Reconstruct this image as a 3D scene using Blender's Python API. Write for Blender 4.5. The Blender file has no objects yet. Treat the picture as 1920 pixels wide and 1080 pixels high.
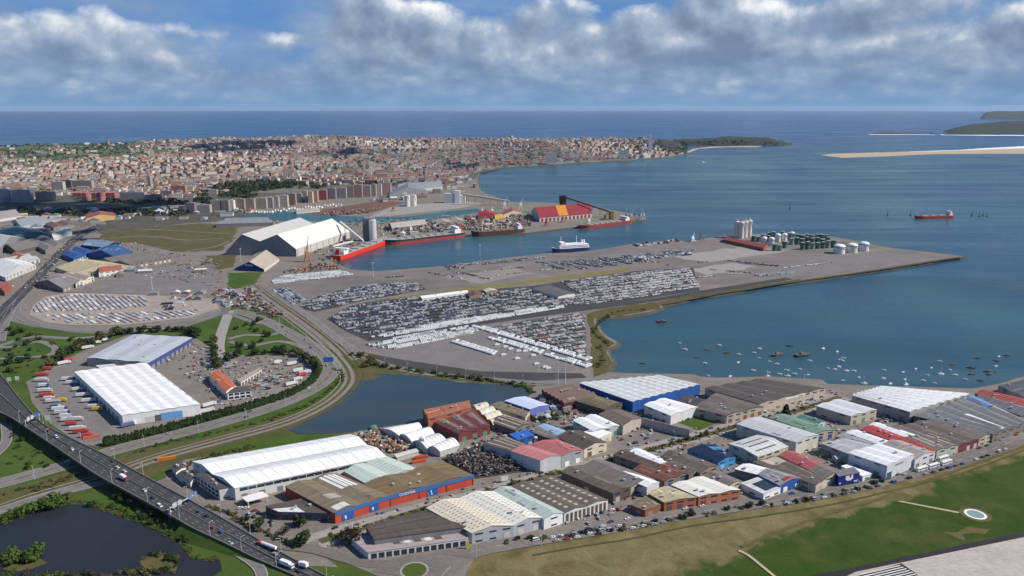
import bpy, bmesh, math, random
import numpy as np
from mathutils import Vector, Matrix
from mathutils.geometry import tessellate_polygon
R = math.radians
rnd = random.Random(7)
S = bpy.context.scene
C = S.collection

# ------------------------------------------------------------------ camera
F = 1408.0            # focal length in pixels of a 1920 px wide frame
HOR = 200.0           # pixel row of the infinite horizon
CAMH = 300.0
PITCH = math.atan((540 - HOR) / F)
cd = bpy.data.cameras.new('camera'); cam = bpy.data.objects.new('camera', cd); C.objects.link(cam)
cd.sensor_width = 36; cd.lens = F / 1920 * 36; cd.clip_start = 1; cd.clip_end = 200000
cam.location = (0, 0, CAMH); cam.rotation_euler = (math.pi / 2 - PITCH, 0, 0)
S.camera = cam

# ------------------------------------------------------------------ sun, sky, exposure
SUN_AZ, SUN_EL = 97.0, 40.0       # clockwise from the view direction; degrees above the horizon
sd = bpy.data.lights.new('sun', 'SUN'); sun = bpy.data.objects.new('sun', sd); C.objects.link(sun)
sd.energy = 5.0; sd.angle = R(0.6); sd.color = (1.0, 0.945, 0.865)
sv = Vector((math.sin(R(SUN_AZ)) * math.cos(R(SUN_EL)), math.cos(R(SUN_AZ)) * math.cos(R(SUN_EL)), math.sin(R(SUN_EL))))
sun.rotation_euler = sv.to_track_quat('Z', 'Y').to_euler()
sun.location = (0, 0, 900)
S.view_settings.view_transform = 'Standard'; S.view_settings.look = 'None'
S.view_settings.exposure = 0.25; S.view_settings.gamma = 1.0
S.cycles.use_denoising = True
S.cycles.max_bounces = 5; S.cycles.diffuse_bounces = 2; S.cycles.glossy_bounces = 2
S.cycles.volume_bounces = 0; S.cycles.transparent_max_bounces = 4

W = bpy.data.worlds.new('World'); S.world = W; W.use_nodes = True
W.cycles.sampling_method = 'MANUAL'; W.cycles.sample_map_resolution = 256
def world():
    nt = W.node_tree; N = nt.nodes; N.clear(); L = nt.links
    def n(t, **k):
        x = N.new(t)
        for a, b in k.items(): setattr(x, a, b)
        return x
    def m(op, a, b=None, c=None, clamp=False):
        x = n('ShaderNodeMath', operation=op); x.use_clamp = clamp
        for i, v in enumerate((a, b, c)):
            if v is None: continue
            if isinstance(v, (int, float)): x.inputs[i].default_value = v
            else: L.new(v, x.inputs[i])
        return x.outputs[0]
    def ramp(v, pts, interp='LINEAR'):
        x = n('ShaderNodeValToRGB'); L.new(v, x.inputs[0]); x.color_ramp.interpolation = interp
        e = x.color_ramp.elements
        while len(e) < len(pts): e.new(0.5)
        for el, (p, col) in zip(e, pts):
            el.position = p; el.color = (*col, 1) if len(col) == 3 else col
        return x.outputs[0]
    def mix(f, a, b):
        x = n('ShaderNodeMix', data_type='RGBA'); x.clamp_factor = True
        for i, v in ((0, f), (6, a), (7, b)):
            if isinstance(v, (int, float)): x.inputs[i].default_value = v
            elif isinstance(v, tuple): x.inputs[i].default_value = (*v, 1)
            else: L.new(v, x.inputs[i])
        return x.outputs[2]
    tc = n('ShaderNodeTexCoord'); nm = n('ShaderNodeVectorMath', operation='NORMALIZE'); L.new(tc.outputs['Generated'], nm.inputs[0])
    sp = n('ShaderNodeSeparateXYZ'); L.new(nm.outputs[0], sp.inputs[0])
    X, Y, Z = sp.outputs
    el = m('MAXIMUM', Z, 0.0)
    def vec(dx, dz, sx, sz):
        a = m('MULTIPLY', m('ADD', X, dx), sx); b = m('MULTIPLY', Y, sx); c = m('MULTIPLY', m('ADD', el, dz), sz)
        cb = n('ShaderNodeCombineXYZ'); L.new(a, cb.inputs[0]); L.new(b, cb.inputs[1]); L.new(c, cb.inputs[2]); return cb.outputs[0]
    def noise(v, scale, det=6, rough=.55, dist=.0):
        x = n('ShaderNodeTexNoise'); x.inputs['Scale'].default_value = scale; x.inputs['Detail'].default_value = det
        x.inputs['Roughness'].default_value = rough; x.inputs['Distortion'].default_value = dist
        L.new(v, x.inputs['Vector']); return x.outputs[0]
    sky = n('ShaderNodeTexSky', sky_type='NISHITA'); sky.sun_disc = False
    sky.sun_elevation = R(SUN_EL); sky.sun_rotation = R(SUN_AZ)
    sky.altitude = 300; sky.air_density = 1.0; sky.dust_density = 0.6; sky.ozone_density = 2.0
    ks = n('ShaderNodeVectorMath', operation='SCALE'); L.new(sky.outputs[0], ks.inputs[0]); ks.inputs['Scale'].default_value = 0.055
    zen = ramp(el, [(0.0, (.085, .235, .56)), (.15, (.070, .215, .54)), (.5, (.040, .125, .36)), (1, (.030, .095, .29))])
    clear = mix(0.75, ks.outputs[0], zen)
    # broken cumulus above, thinning to a layered bank towards the horizon
    OX, OZ = CLOUD_OFF
    def billow(v, scale):
        x = n('ShaderNodeTexVoronoi', feature='F1'); x.inputs['Scale'].default_value = scale
        L.new(v, x.inputs['Vector']); return m('SUBTRACT', 1.0, x.outputs['Distance'])
    def dens_at(dx, dz):
        big = noise(vec(OX + dx, OZ + dz, 1, 2.4), 3.8, 2, .5, .15)
        fine = noise(vec(OX + dx, OZ + dz, 1, 1.2), 9.0, 5, .58, .1)
        puff = billow(vec(OX + dx, OZ + dz, 1, 1.2), 17.0)
        return m('ADD', m('ADD', m('MULTIPLY', big, .56), m('MULTIPLY', fine, .36)), m('MULTIPLY_ADD', puff, .12, -.045))
    d0 = dens_at(0, 0); d1 = dens_at(.010, .012)
    cov = ramp(el, [(0.0, (.64,) * 3), (0.045, (.615,) * 3), (0.085, (.585,) * 3), (0.13, (.492,) * 3), (0.25, (.44,) * 3), (1.0, (.38,) * 3)])
    dens = m('SUBTRACT', m('ADD', d0, cov), 1.0)
    alpha = m('MULTIPLY_ADD', dens, 17.0, 0.16, True)
    lit = m('MULTIPLY_ADD', m('SUBTRACT', d0, d1), 6.2, 0.44, True)
    thick = m('MULTIPLY', dens, 2.6, None, True)
    litp = m('SUBTRACT', lit, m('MULTIPLY', thick, .55), None, True)
    ccol = ramp(litp, [(0.0, (.150, .210, .315)), (0.25, (.225, .300, .420)), (0.50, (.345, .415, .52)), (0.78, (.70, .73, .77)), (1.0, (.95, .95, .95))])
    lp = noise(vec(.2, 0, 1, 2.6), 14.0, 4, .6, .0); lb = billow(vec(.5, .1, 1, 2.0), 34.0)
    l0 = m('ADD', m('MULTIPLY', lp, .8), m('MULTIPLY', lb, .22))
    bank = ramp(l0, [(0.36, (.140, .220, .365)), (0.50, (.190, .285, .435)), (0.60, (.265, .36, .50)), (0.72, (.50, .56, .64))])
    fb = ramp(el, [(0.0, (1,) * 3), (0.024, (.80,) * 3), (0.048, (.40,) * 3), (0.075, (.08,) * 3), (0.12, (0,) * 3)])
    hz = ramp(el, [(0.0, (.92,) * 3), (0.012, (.60,) * 3), (0.030, (.18,) * 3), (0.06, (0,) * 3)])
    vn = noise(vec(OX + .9, .3, 1, 3.0), 5.0, 4, .55, .0)
    va = m('MULTIPLY', ramp(vn, [(.36, (0,) * 3), (.56, (1,) * 3)]), ramp(el, [(0.0, (.9,) * 3), (.085, (.85,) * 3), (.125, (.5,) * 3), (.2, (.2,) * 3), (1, (.1,) * 3)]))
    vcol = ramp(noise(vec(.7, .2, 1, 2.6), 9.0, 4, .55, .0), [(.36, (.185, .255, .375)), (.52, (.245, .325, .445)), (.66, (.36, .43, .53))])
    clear = mix(va, clear, vcol)
    col = mix(alpha, clear, ccol)
    col = mix(fb, col, bank)
    col = mix(hz, col, (.150, .275, .465))
    bg = n('ShaderNodeBackground'); L.new(col, bg.inputs[0]); bg.inputs[1].default_value = 1.0
    out = n('ShaderNodeOutputWorld'); L.new(bg.outputs[0], out.inputs[0])
CLOUD_OFF = (0.83, 0.5)
world()

# ------------------------------------------------------------------ pixel -> place
cp, sp_ = math.cos(PITCH), math.sin(PITCH)
LAND = 3.0
def G(px, py, z=LAND):
    """Point where the photograph's pixel meets the level z."""
    x = (px - 960) / F; v = (py - 540) / F
    dy = cp - v * sp_; dz = -sp_ - v * cp
    t = (z - CAMH) / dz
    return Vector((x * t, dy * t, z))
def GD(px, py, Y):
    """Point on the pixel's ray at distance Y ahead."""
    x = (px - 960) / F; v = (py - 540) / F
    dy = cp - v * sp_; dz = -sp_ - v * cp
    t = Y / dy
    return Vector((x * t, Y, CAMH + dz * t))

# ------------------------------------------------------------------ materials
MATS = {}
def nodes(name):
    mt = bpy.data.materials.new(name); mt.use_nodes = True
    nt = mt.node_tree; b = nt.nodes['Principled BSDF']
    return mt, nt, b
def lin(c):
    return tuple(((x / 255 + .055) / 1.055) ** 2.4 if x / 255 > .04045 else x / 255 / 12.92 for x in c)
def mix_rgb(nt, fac, a, b, mode='MIX'):
    x = nt.nodes.new('ShaderNodeMix'); x.data_type = 'RGBA'; x.blend_type = mode; x.clamp_factor = True
    for i, v in ((0, fac), (6, a), (7, b)):
        if isinstance(v, (int, float)): x.inputs[i].default_value = v
        elif isinstance(v, tuple): x.inputs[i].default_value = (*v[:3], 1)
        else: nt.links.new(v, x.inputs[i])
    return x.outputs[2]
def tex_noise(nt, vec, scale, det=4, rough=.55, dist=0):
    x = nt.nodes.new('ShaderNodeTexNoise'); x.inputs['Scale'].default_value = scale; x.inputs['Detail'].default_value = det
    x.inputs['Roughness'].default_value = rough; x.inputs['Distortion'].default_value = dist
    if vec is not None: nt.links.new(vec, x.inputs['Vector'])
    return x.outputs[0]
def maprange(nt, v, a, b, c=0., d=1.):
    x = nt.nodes.new('ShaderNodeMapRange'); nt.links.new(v, x.inputs[0])
    for i, k in enumerate((a, b, c, d)): x.inputs[i + 1].default_value = k
    return x.outputs[0]
def pos(nt):
    return nt.nodes.new('ShaderNodeNewGeometry').outputs['Position']
def scaled(nt, vec, s):
    x = nt.nodes.new('ShaderNodeVectorMath'); x.operation = 'MULTIPLY'; nt.links.new(vec, x.inputs[0]); x.inputs[1].default_value = s
    return x.outputs[0]
def solid(col, rough=.7, metal=0., spec=.3, var=.12, scale=.3):
    """Plain painted or raw surface: one colour with slight weathering."""
    k = ('s', tuple(round(c, 3) for c in col), rough, metal, var, scale)
    if k in MATS: return MATS[k]
    mt, nt, b = nodes('paint'); p = pos(nt)
    n1 = maprange(nt, tex_noise(nt, p, scale, 5, .65), .3, .75)
    c = mix_rgb(nt, n1, tuple(x * (1 - var) for x in col), tuple(min(1, x * (1 + var * .7)) for x in col))
    nt.links.new(c, b.inputs['Base Color']); b.inputs['Roughness'].default_value = rough
    b.inputs['Metallic'].default_value = metal; b.inputs['Specular IOR Level'].default_value = spec
    MATS[k] = mt; return mt
def patchy(name, cols, scales=(.006, .03, .15), rough=.95, streak=None, w=(1, .6, .4), lo=.33, hi=.67, bump=0):
    """Ground: three or four colours mixed by noises of several sizes."""
    k = ('p', name)
    if k in MATS: return MATS[k]
    mt, nt, b = nodes(name); p = pos(nt)
    if streak: p = scaled(nt, p, streak)
    c = cols[0]
    for i, cc in enumerate(cols[1:]):
        s = scales[min(i, len(scales) - 1)]
        o = nt.nodes.new('ShaderNodeVectorMath'); o.operation = 'ADD'; nt.links.new(p, o.inputs[0]); o.inputs[1].default_value = (i * 37.3, i * 11.1, 0)
        f = maprange(nt, tex_noise(nt, o.outputs[0], s, 6, .6, .4), lo, hi, 0, w[min(i, len(w) - 1)])
        c = mix_rgb(nt, f, c, cc)
    fine = maprange(nt, tex_noise(nt, p, .5, 3, .7), .25, .75, .78, 1.18)
    c = mix_rgb(nt, 1.0, c, None or fine, 'MULTIPLY')
    nt.links.new(c, b.inputs['Base Color']); b.inputs['Roughness'].default_value = rough
    b.inputs['Specular IOR Level'].default_value = .15
    MATS[k] = mt; return mt
def roofing(col, dirt=.35, rough=.6, spec=.25, period=6.0):
    """Profiled roof sheets: streaks run down the slope, lichen and dirt in patches, sheet joints."""
    k = ('r', tuple(round(c, 3) for c in col), dirt, period)
    if k in MATS: return MATS[k]
    mt, nt, b = nodes('roof_sheets')
    uv = nt.nodes.new('ShaderNodeUVMap').outputs[0]
    a = tex_noise(nt, scaled(nt, uv, (.55, .035, 1)), 1.0, 4, .7)
    f1 = maprange(nt, a, .35, .72, 0, 1)
    c = mix_rgb(nt, f1, tuple(x * (1 - dirt) for x in col), tuple(min(1, x * 1.06) for x in col))
    p = pos(nt)
    f2 = maprange(nt, tex_noise(nt, p, .035, 5, .65), .48, .72, 0, dirt)
    g = sum(col) / 3
    c = mix_rgb(nt, f2, c, (g * .55 + .02, g * .5 + .015, g * .42 + .01))
    wv = nt.nodes.new('ShaderNodeTexWave'); wv.wave_type = 'BANDS'; wv.bands_direction = 'X'; wv.inputs['Scale'].default_value = .314 / period * 1.0
    wv.inputs['Distortion'].default_value = 0.0; nt.links.new(uv, wv.inputs['Vector'])
    jn = maprange(nt, wv.outputs['Fac'], 0, .06, .80, 1.0)
    c = mix_rgb(nt, 1.0, c, jn, 'MULTIPLY')
    st = maprange(nt, tex_noise(nt, scaled(nt, p, (.16, .16, .5)), 1.0, 6, .72, .6), .56, .70, 0, min(.75, dirt * 1.5))
    c = mix_rgb(nt, st, c, (g * .42 + .018, g * .33 + .010, g * .22 + .006))
    nt.links.new(c, b.inputs['Base Color']); b.inputs['Roughness'].default_value = rough
    b.inputs['Specular IOR Level'].default_value = spec
    MATS[k] = mt; return mt
def walling(col, dirt=.2, lines=0):
    k = ('w', tuple(round(c, 3) for c in col), dirt)
    if k in MATS: return MATS[k]
    mt, nt, b = nodes('wall_finish'); p = pos(nt)
    f = maprange(nt, tex_noise(nt, scaled(nt, p, (.35, .35, .06)), 1, 5, .65), .35, .75)
    c = mix_rgb(nt, f, tuple(x * (1 - dirt) for x in col), tuple(min(1, x * 1.05) for x in col))
    nt.links.new(c, b.inputs['Base Color']); b.inputs['Roughness'].default_value = .8; b.inputs['Specular IOR Level'].default_value = .2
    MATS[k] = mt; return mt
def attr_mat(name, rough=.8, windows=False, spec=.25, metal=0):
    """Colour from the mesh's own 'tint' layer (each block's paint), with rows of windows on upright faces."""
    mt, nt, b = nodes(name)
    at = nt.nodes.new('ShaderNodeAttribute'); at.attribute_name = 'tint'
    c = at.outputs['Color']; p = pos(nt)
    f = maprange(nt, tex_noise(nt, p, .12, 3, .6), .3, .7, .82, 1.1)
    c = mix_rgb(nt, 1.0, c, f, 'MULTIPLY')
    if windows:
        uv = nt.nodes.new('ShaderNodeUVMap').outputs[0]
        br = nt.nodes.new('ShaderNodeTexBrick'); br.offset = 0; br.inputs['Scale'].default_value = 1
        br.inputs['Mortar Size'].default_value = .9; br.inputs['Brick Width'].default_value = 3.4; br.inputs['Row Height'].default_value = 3.1
        br.inputs['Mortar Smooth'].default_value = .1; br.inputs['Bias'].default_value = 0
        nt.links.new(uv, br.inputs['Vector'])
        inv = maprange(nt, br.outputs['Fac'], 0, 1, .50, 0)
        wv = nt.nodes.new('ShaderNodeTexWave'); wv.wave_type = 'BANDS'; wv.bands_direction = 'X'; wv.inputs['Scale'].default_value = .044; wv.inputs['Distortion'].default_value = 0; nt.links.new(uv, wv.inputs['Vector'])
        c = mix_rgb(nt, maprange(nt, wv.outputs['Fac'], .55, .75, 0, .32), c, (.14, .11, .10))
        c = mix_rgb(nt, inv, c, (.035, .045, .06))
    nt.links.new(c, b.inputs['Base Color']); b.inputs['Roughness'].default_value = rough
    b.inputs['Specular IOR Level'].default_value = spec; b.inputs['Metallic'].default_value = metal
    return mt

# ------------------------------------------------------------------ objects
def tag(o, label=None, cat=None, group=None, kind=None):
    if label: o['label'] = label
    if cat: o['category'] = cat
    if group: o['group'] = group
    if kind: o['kind'] = kind
    return o
def empty(name, loc, rz=0):
    o = bpy.data.objects.new(name, None); C.objects.link(o); o.location = loc; o.rotation_euler = (0, 0, rz)
    o.empty_display_size = 1; return o
class MB:
    """Collects faces; build() links them as one mesh object."""
    def __init__(s): s.v = []; s.f = []; s.m = []; s.uv = []
    def face(s, pts, m=0, uv=None):
        b = len(s.v); s.v += [tuple(p) for p in pts]; s.f.append(tuple(range(b, b + len(pts)))); s.m.append(m)
        s.uv += (uv if uv else [(0, 0)] * len(pts))
    def box(s, c, d, m=0, rz=0, taper=1.0, bottom=True):
        x, y, z = d[0] / 2, d[1] / 2, d[2]; ca, sa = math.cos(rz), math.sin(rz)
        def q(a, b_, e): return (c[0] + a * ca - b_ * sa, c[1] + a * sa + b_ * ca, c[2] + e)
        lo = [q(-x, -y, 0), q(x, -y, 0), q(x, y, 0), q(-x, y, 0)]; t = taper
        hi = [q(-x * t, -y * t, z), q(x * t, -y * t, z), q(x * t, y * t, z), q(-x * t, y * t, z)]
        ln = [d[0], d[1], d[0], d[1]]
        for i in range(4):
            j = (i + 1) % 4
            s.face([lo[i], lo[j], hi[j], hi[i]], m, [(0, 0), (ln[i], 0), (ln[i], z), (0, z)])
        s.face(hi, m)
        if bottom: s.face(lo[::-1], m)
    def hexa(s, p, m=0):
        """eight corners: 4 below, 4 above."""
        for q in ((0, 1, 5, 4), (1, 2, 6, 5), (2, 3, 7, 6), (3, 0, 4, 7), (4, 5, 6, 7), (3, 2, 1, 0)): s.face([p[i] for i in q], m)
    def bar(s, a, b, w, m=0, w2=None):
        a, b = Vector(a), Vector(b); d = (b - a).normalized(); w2 = w2 or w
        up = Vector((0, 0, 1)) if abs(d.z) < .9 else Vector((1, 0, 0))
        e = d.cross(up).normalized(); g = e.cross(d).normalized()
        A = [a + e * (w / 2) * i + g * (w / 2) * j for i, j in ((-1, -1), (1, -1), (1, 1), (-1, 1))]
        B = [b + e * (w2 / 2) * i + g * (w2 / 2) * j for i, j in ((-1, -1), (1, -1), (1, 1), (-1, 1))]
        s.hexa(A + B, m)
    def tube(s, c, r, h, n=16, m=0, r2=None, cap=True, m2=None):
        r2 = r if r2 is None else r2
        a = [(c[0] + r * math.cos(2 * math.pi * i / n), c[1] + r * math.sin(2 * math.pi * i / n), c[2]) for i in range(n)]
        b = [(c[0] + r2 * math.cos(2 * math.pi * i / n), c[1] + r2 * math.sin(2 * math.pi * i / n), c[2] + h) for i in range(n)]
        for i in range(n):
            j = (i + 1) % n; s.face([a[i], a[j], b[j], b[i]], m)
        if cap and r2 > .01: s.face(b, m if m2 is None else m2)
    def dome(s, c, r, h, n=16, k=4, m=0):
        for q in range(k):
            t0, t1 = q / k * math.pi / 2, (q + 1) / k * math.pi / 2
            s.tube((c[0], c[1], c[2] + h * math.sin(t0)), r * math.cos(t0), h * (math.sin(t1) - math.sin(t0)), n, m, max(r * math.cos(t1), .02), cap=(q == k - 1))
    def mesh(s, name, mats, smooth=False):
        me = bpy.data.meshes.new(name); me.from_pydata(s.v, [], s.f)
        for x in (mats if isinstance(mats, (list, tuple)) else [mats]): me.materials.append(x)
        if any(s.m): me.polygons.foreach_set('material_index', s.m)
        ul = me.uv_layers.new(name='UVMap'); ul.data.foreach_set('uv', [c for p in s.uv for c in p])
        if smooth: me.polygons.foreach_set('use_smooth', [True] * len(s.f))
        me.update(); return me
    def build(s, name, mats, parent=None, loc=None, smooth=False):
        o = bpy.data.objects.new(name, s.mesh(name, mats, smooth)); C.objects.link(o)
        if loc is not None: o.location = loc
        if parent is not None: o.parent = parent
        return o
def link(name, me, loc=(0, 0, 0), rz=0, parent=None, scale=None):
    o = bpy.data.objects.new(name, me); C.objects.link(o); o.location = loc; o.rotation_euler = (0, 0, rz)
    if scale: o.scale = scale
    if parent is not None: o.parent = parent
    return o
def kids(o): return [x for x in C.objects if x.parent == o]
def copy_tree(root, children, loc, rz, label=None, group=None, scale=None):
    r = root.copy(); C.objects.link(r); r.location = loc; r.rotation_euler = (0, 0, rz)
    if scale: r.scale = scale
    if label: r['label'] = label
    if group: r['group'] = group
    for ch in children:
        c = ch.copy(); C.objects.link(c); c.parent = r
    return r
ZL = [LAND]
def layer(step=.006):
    ZL[0] += step; return ZL[0]
def rough_edge(pts, seg, amp, seed=1):
    """Natural outline: cut the edges up and let them wander."""
    r = random.Random(seed); out = []
    n = len(pts)
    for i in range(n):
        a, b = pts[i], pts[(i + 1) % n]; k = max(1, min(40, int((b - a).length / seg)))
        for j in range(k):
            p = a.lerp(b, j / k)
            if amp: p = p + Vector((r.uniform(-amp, amp), r.uniform(-amp, amp), 0))
            out.append(p)
    return out
def sheet(name, px, mat, kind='structure', amp=0, seg=12, z=None, world=False, seed=1, parent=None):
    z = layer() if z is None else z
    pts = [Vector((p[0], p[1], z)) for p in px] if world else [G(p[0], p[1], z) for p in px]
    if amp: pts = rough_edge(pts, seg, amp, seed)
    tris = tessellate_polygon([pts])
    me = bpy.data.meshes.new(name); me.from_pydata([tuple(p) for p in pts], [], [tuple(t) for t in tris])
    me.materials.append(mat); me.update()
    # faces up
    if len(me.polygons) and sum(p.normal.z for p in me.polygons) < 0: me.flip_normals()
    o = bpy.data.objects.new(name, me); C.objects.link(o)
    if kind: o['kind'] = kind
    if parent is not None: o.parent = parent
    return o
def spline(P, step=8.0):
    """Catmull-Rom through world points."""
    out = []
    n = len(P)
    for i in range(n - 1):
        p0, p1, p2, p3 = P[max(i - 1, 0)], P[i], P[i + 1], P[min(i + 2, n - 1)]
        k = max(2, min(24, int((p2 - p1).length / step)))
        for j in range(k):
            t = j / k
            out.append(.5 * ((2 * p1) + (p2 - p0) * t + (2 * p0 - 5 * p1 + 4 * p2 - p3) * t * t + (3 * p1 - p0 - 3 * p2 + p3) * t ** 3))
    out.append(P[-1]); return out
def sides(P):
    out = []
    for i, p in enumerate(P):
        d = P[min(i + 1, len(P) - 1)] - P[max(i - 1, 0)]; d.z = 0; d.normalize(); out.append(Vector((d.y, -d.x, 0)))
    return out
def strip(mb, P, Nn, o0, o1, dz=0, m=0, dash=None):
    acc = 0
    for i in range(len(P) - 1):
        seg = (P[i + 1] - P[i]).length
        if dash:
            on = (acc % (dash[0] + dash[1])) < dash[0]; acc += seg
            if not on: continue
        z = Vector((0, 0, dz))
        mb.face([P[i] + Nn[i] * o0 + z, P[i] + Nn[i] * o1 + z, P[i + 1] + Nn[i + 1] * o1 + z, P[i + 1] + Nn[i + 1] * o0 + z][::-1], m)
ROADS = {}
def road(key, name, px, width, mat, lines='edge', step=8, z=None, zs=None):
    """A carriageway sheet following a centre line, with its painted lines as children."""
    zz = layer() if z is None else z
    P = [G(p[0], p[1], zz if zs is None else zs[i]) for i, p in enumerate(px)]
    P = spline(P, step); Nn = sides(P); mb = MB(); strip(mb, P, Nn, -width / 2, width / 2)
    o = mb.build(name, mat); o['kind'] = 'structure'
    ROADS[key] = (P, Nn, width)
    w = WHITE_LINE
    if lines:
        ml = MB()
        if 'edge' in lines:
            for s in (-1, 1): strip(ml, P, Nn, s * (width / 2 - .75), s * (width / 2 - .45), .05)
        if 'mid' in lines: strip(ml, P, Nn, -.15, .15, .05, dash=(9, 9))
        if ml.f: tag(ml.build('lane_marking', w, o), kind='stuff')
    return o
WHITE_LINE = solid((.42, .42, .41), .7)
# ------------------------------------------------------------------ water
def water_mat(name, deep, shallow, rough, scale, murk=None, spec=.5):
    mt, nt, b = nodes(name); p = pos(nt)
    f = maprange(nt, tex_noise(nt, scaled(nt, p, (1, .45, 1)), scale, 4, .5, .6), .36, .66)
    c = mix_rgb(nt, f, deep, shallow)
    if murk:
        f2 = maprange(nt, tex_noise(nt, scaled(nt, p, (.35, 1.0, 1)), scale * 1.9, 4, .55, .4), .50, .72, 0, .8)
        c = mix_rgb(nt, f2, c, murk)
    nt.links.new(c, b.inputs['Base Color']); b.inputs['IOR'].default_value = 1.33
    b.inputs['Specular IOR Level'].default_value = spec
    r = maprange(nt, tex_noise(nt, scaled(nt, p, (.25, 1, 1)), scale * 2.6, 4, .6, .5), .3, .7, rough * .82, rough * 1.25)
    nt.links.new(r, b.inputs['Roughness'])
    bp = nt.nodes.new('ShaderNodeBump'); bp.inputs['Strength'].default_value = .25; bp.inputs['Distance'].default_value = .6
    nt.links.new(tex_noise(nt, p, .12, 4, .6), bp.inputs['Height']); nt.links.new(bp.outputs[0], b.inputs['Normal'])
    return mt
def sea_mat():
    """Green-blue bay with wind streaks, deep blue ocean outside."""
    mt, nt, b = nodes('sea_water'); p = pos(nt)
    f = maprange(nt, tex_noise(nt, scaled(nt, p, (1, .4, 1)), .0017, 5, .55, .8), .36, .64)
    c = mix_rgb(nt, f, (.019, .054, .084), (.040, .098, .110))  # turbid tone patches; the dark ones also stand in for soft cloud shadow
    f = maprange(nt, tex_noise(nt, scaled(nt, p, (.3, 1, 1)), .0034, 5, .6, .6), .50, .70, 0, .85); c = mix_rgb(nt, f, c, (.058, .112, .112))
    f = maprange(nt, tex_noise(nt, scaled(nt, p, (.10, 1, 1)), .016, 5, .65, .5), .52, .70, 0, .5); c = mix_rgb(nt, f, c, (.020, .065, .100))
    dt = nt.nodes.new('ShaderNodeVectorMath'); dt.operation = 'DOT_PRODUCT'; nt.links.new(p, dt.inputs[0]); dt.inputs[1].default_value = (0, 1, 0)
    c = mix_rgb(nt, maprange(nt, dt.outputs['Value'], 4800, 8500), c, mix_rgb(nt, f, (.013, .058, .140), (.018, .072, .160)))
    nt.links.new(c, b.inputs['Base Color']); b.inputs['IOR'].default_value = 1.33; b.inputs['Specular IOR Level'].default_value = .5
    r = maprange(nt, tex_noise(nt, scaled(nt, p, (.14, 1, 1)), .009, 5, .6, .5), .32, .68, .20, .42); nt.links.new(r, b.inputs['Roughness'])
    bp = nt.nodes.new('ShaderNodeBump'); bp.inputs['Strength'].default_value = .3; bp.inputs['Distance'].default_value = .6
    nt.links.new(tex_noise(nt, scaled(nt, p, (.6, 1, 1)), .12, 5, .65), bp.inputs['Height']); nt.links.new(bp.outputs[0], b.inputs['Normal'])
    return mt
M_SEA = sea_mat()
M_POND = water_mat('pond_water', (.020, .023, .029), (.026, .029, .035), .10, .02, None, .15)
M_LAG = water_mat('lagoon_water', (.026, .046, .058), (.034, .055, .066), .2, .01, (.050, .058, .056), .4)
M_BASIN = water_mat('basin_water', (.02, .085, .095), (.03, .105, .11), .3, .006, None, .4)
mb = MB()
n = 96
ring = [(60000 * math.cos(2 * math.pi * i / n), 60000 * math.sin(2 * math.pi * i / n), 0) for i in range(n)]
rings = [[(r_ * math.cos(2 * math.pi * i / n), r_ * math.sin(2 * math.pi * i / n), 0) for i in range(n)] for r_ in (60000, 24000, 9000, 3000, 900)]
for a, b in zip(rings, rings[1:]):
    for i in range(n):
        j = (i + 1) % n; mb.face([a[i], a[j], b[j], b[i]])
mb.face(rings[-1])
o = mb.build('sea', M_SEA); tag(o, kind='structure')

# ------------------------------------------------------------------ ground materials
M_LAND = patchy('bare_ground', [(.20, .175, .15), (.15, .135, .12), (.26, .23, .20), (.14, .13, .09)], (.01, .05, .02), w=(.9, .6, .5))
M_GRASS = patchy('lush_grass', [(.036, .082, .010), (.060, .108, .014), (.026, .056, .009), (.100, .102, .030)], (.012, .04, .02), w=(.9, .7, .5))
M_FIELD = patchy('airfield_grass', [(.030, .062, .012), (.050, .088, .017), (.024, .046, .011), (.075, .088, .026)], (.007, .018, .03), w=(1, .8, .45))
M_ROUGH = patchy('rough_pasture', [(.105, .100, .040), (.065, .078, .024), (.15, .12, .06), (.05, .05, .025)], (.009, .025, .05), w=(1, .8, .7))
M_OLIVE = patchy('dry_grass', [(.120, .108, .040), (.085, .088, .026), (.155, .115, .055), (.075, .062, .025)], (.008, .02, .045), w=(1, .7, .6))
M_MARSH = patchy('reed_grass', [(.095, .085, .030), (.070, .080, .022), (.125, .100, .045), (.06, .055, .025)], (.02, .06, .1), w=(1, .7, .5))
M_ASPH = patchy('asphalt', [(.050, .049, .050), (.064, .062, .062), (.042, .041, .042), (.078, .076, .074)], (.02, .09, .03), w=(.8, .5, .4))
M_ASPH2 = patchy('worn_asphalt', [(.155, .145, .138), (.19, .178, .166), (.125, .118, .113), (.215, .20, .185)], (.012, .06, .03), w=(.8, .5, .5))
M_LOT = patchy('gravel_yard', [(.205, .178, .155), (.16, .140, .125), (.26, .228, .198), (.125, .112, .10)], (.012, .05, .03), w=(.9, .6, .5))
M_QUAY = patchy('quay_paving', [(.180, .162, .148), (.220, .196, .176), (.135, .122, .114), (.25, .222, .195), (.10, .092, .086)], (.006, .02, .035, .012), w=(.9, .8, .6, .6), streak=(.5, 1, 1))
M_PALE = patchy('pale_paving', [(.30, .28, .255), (.25, .235, .215), (.35, .33, .30), (.21, .20, .185)], (.01, .04, .1), w=(.8, .5, .5))
M_SAND = patchy('sand', [(.42, .34, .235), (.36, .285, .19), (.48, .39, .28)], (.004, .02), w=(.8, .5))
M_ROCK = patchy('riprap_rock', [(.052, .047, .038), (.080, .072, .058), (.036, .033, .028), (.11, .098, .075)], (.05, .15, .4), w=(.9, .7, .6))
M_RAIL = patchy('track_ballast', [(.20, .178, .155), (.16, .142, .125), (.24, .215, .185)], (.03, .2), w=(.8, .6))
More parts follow.
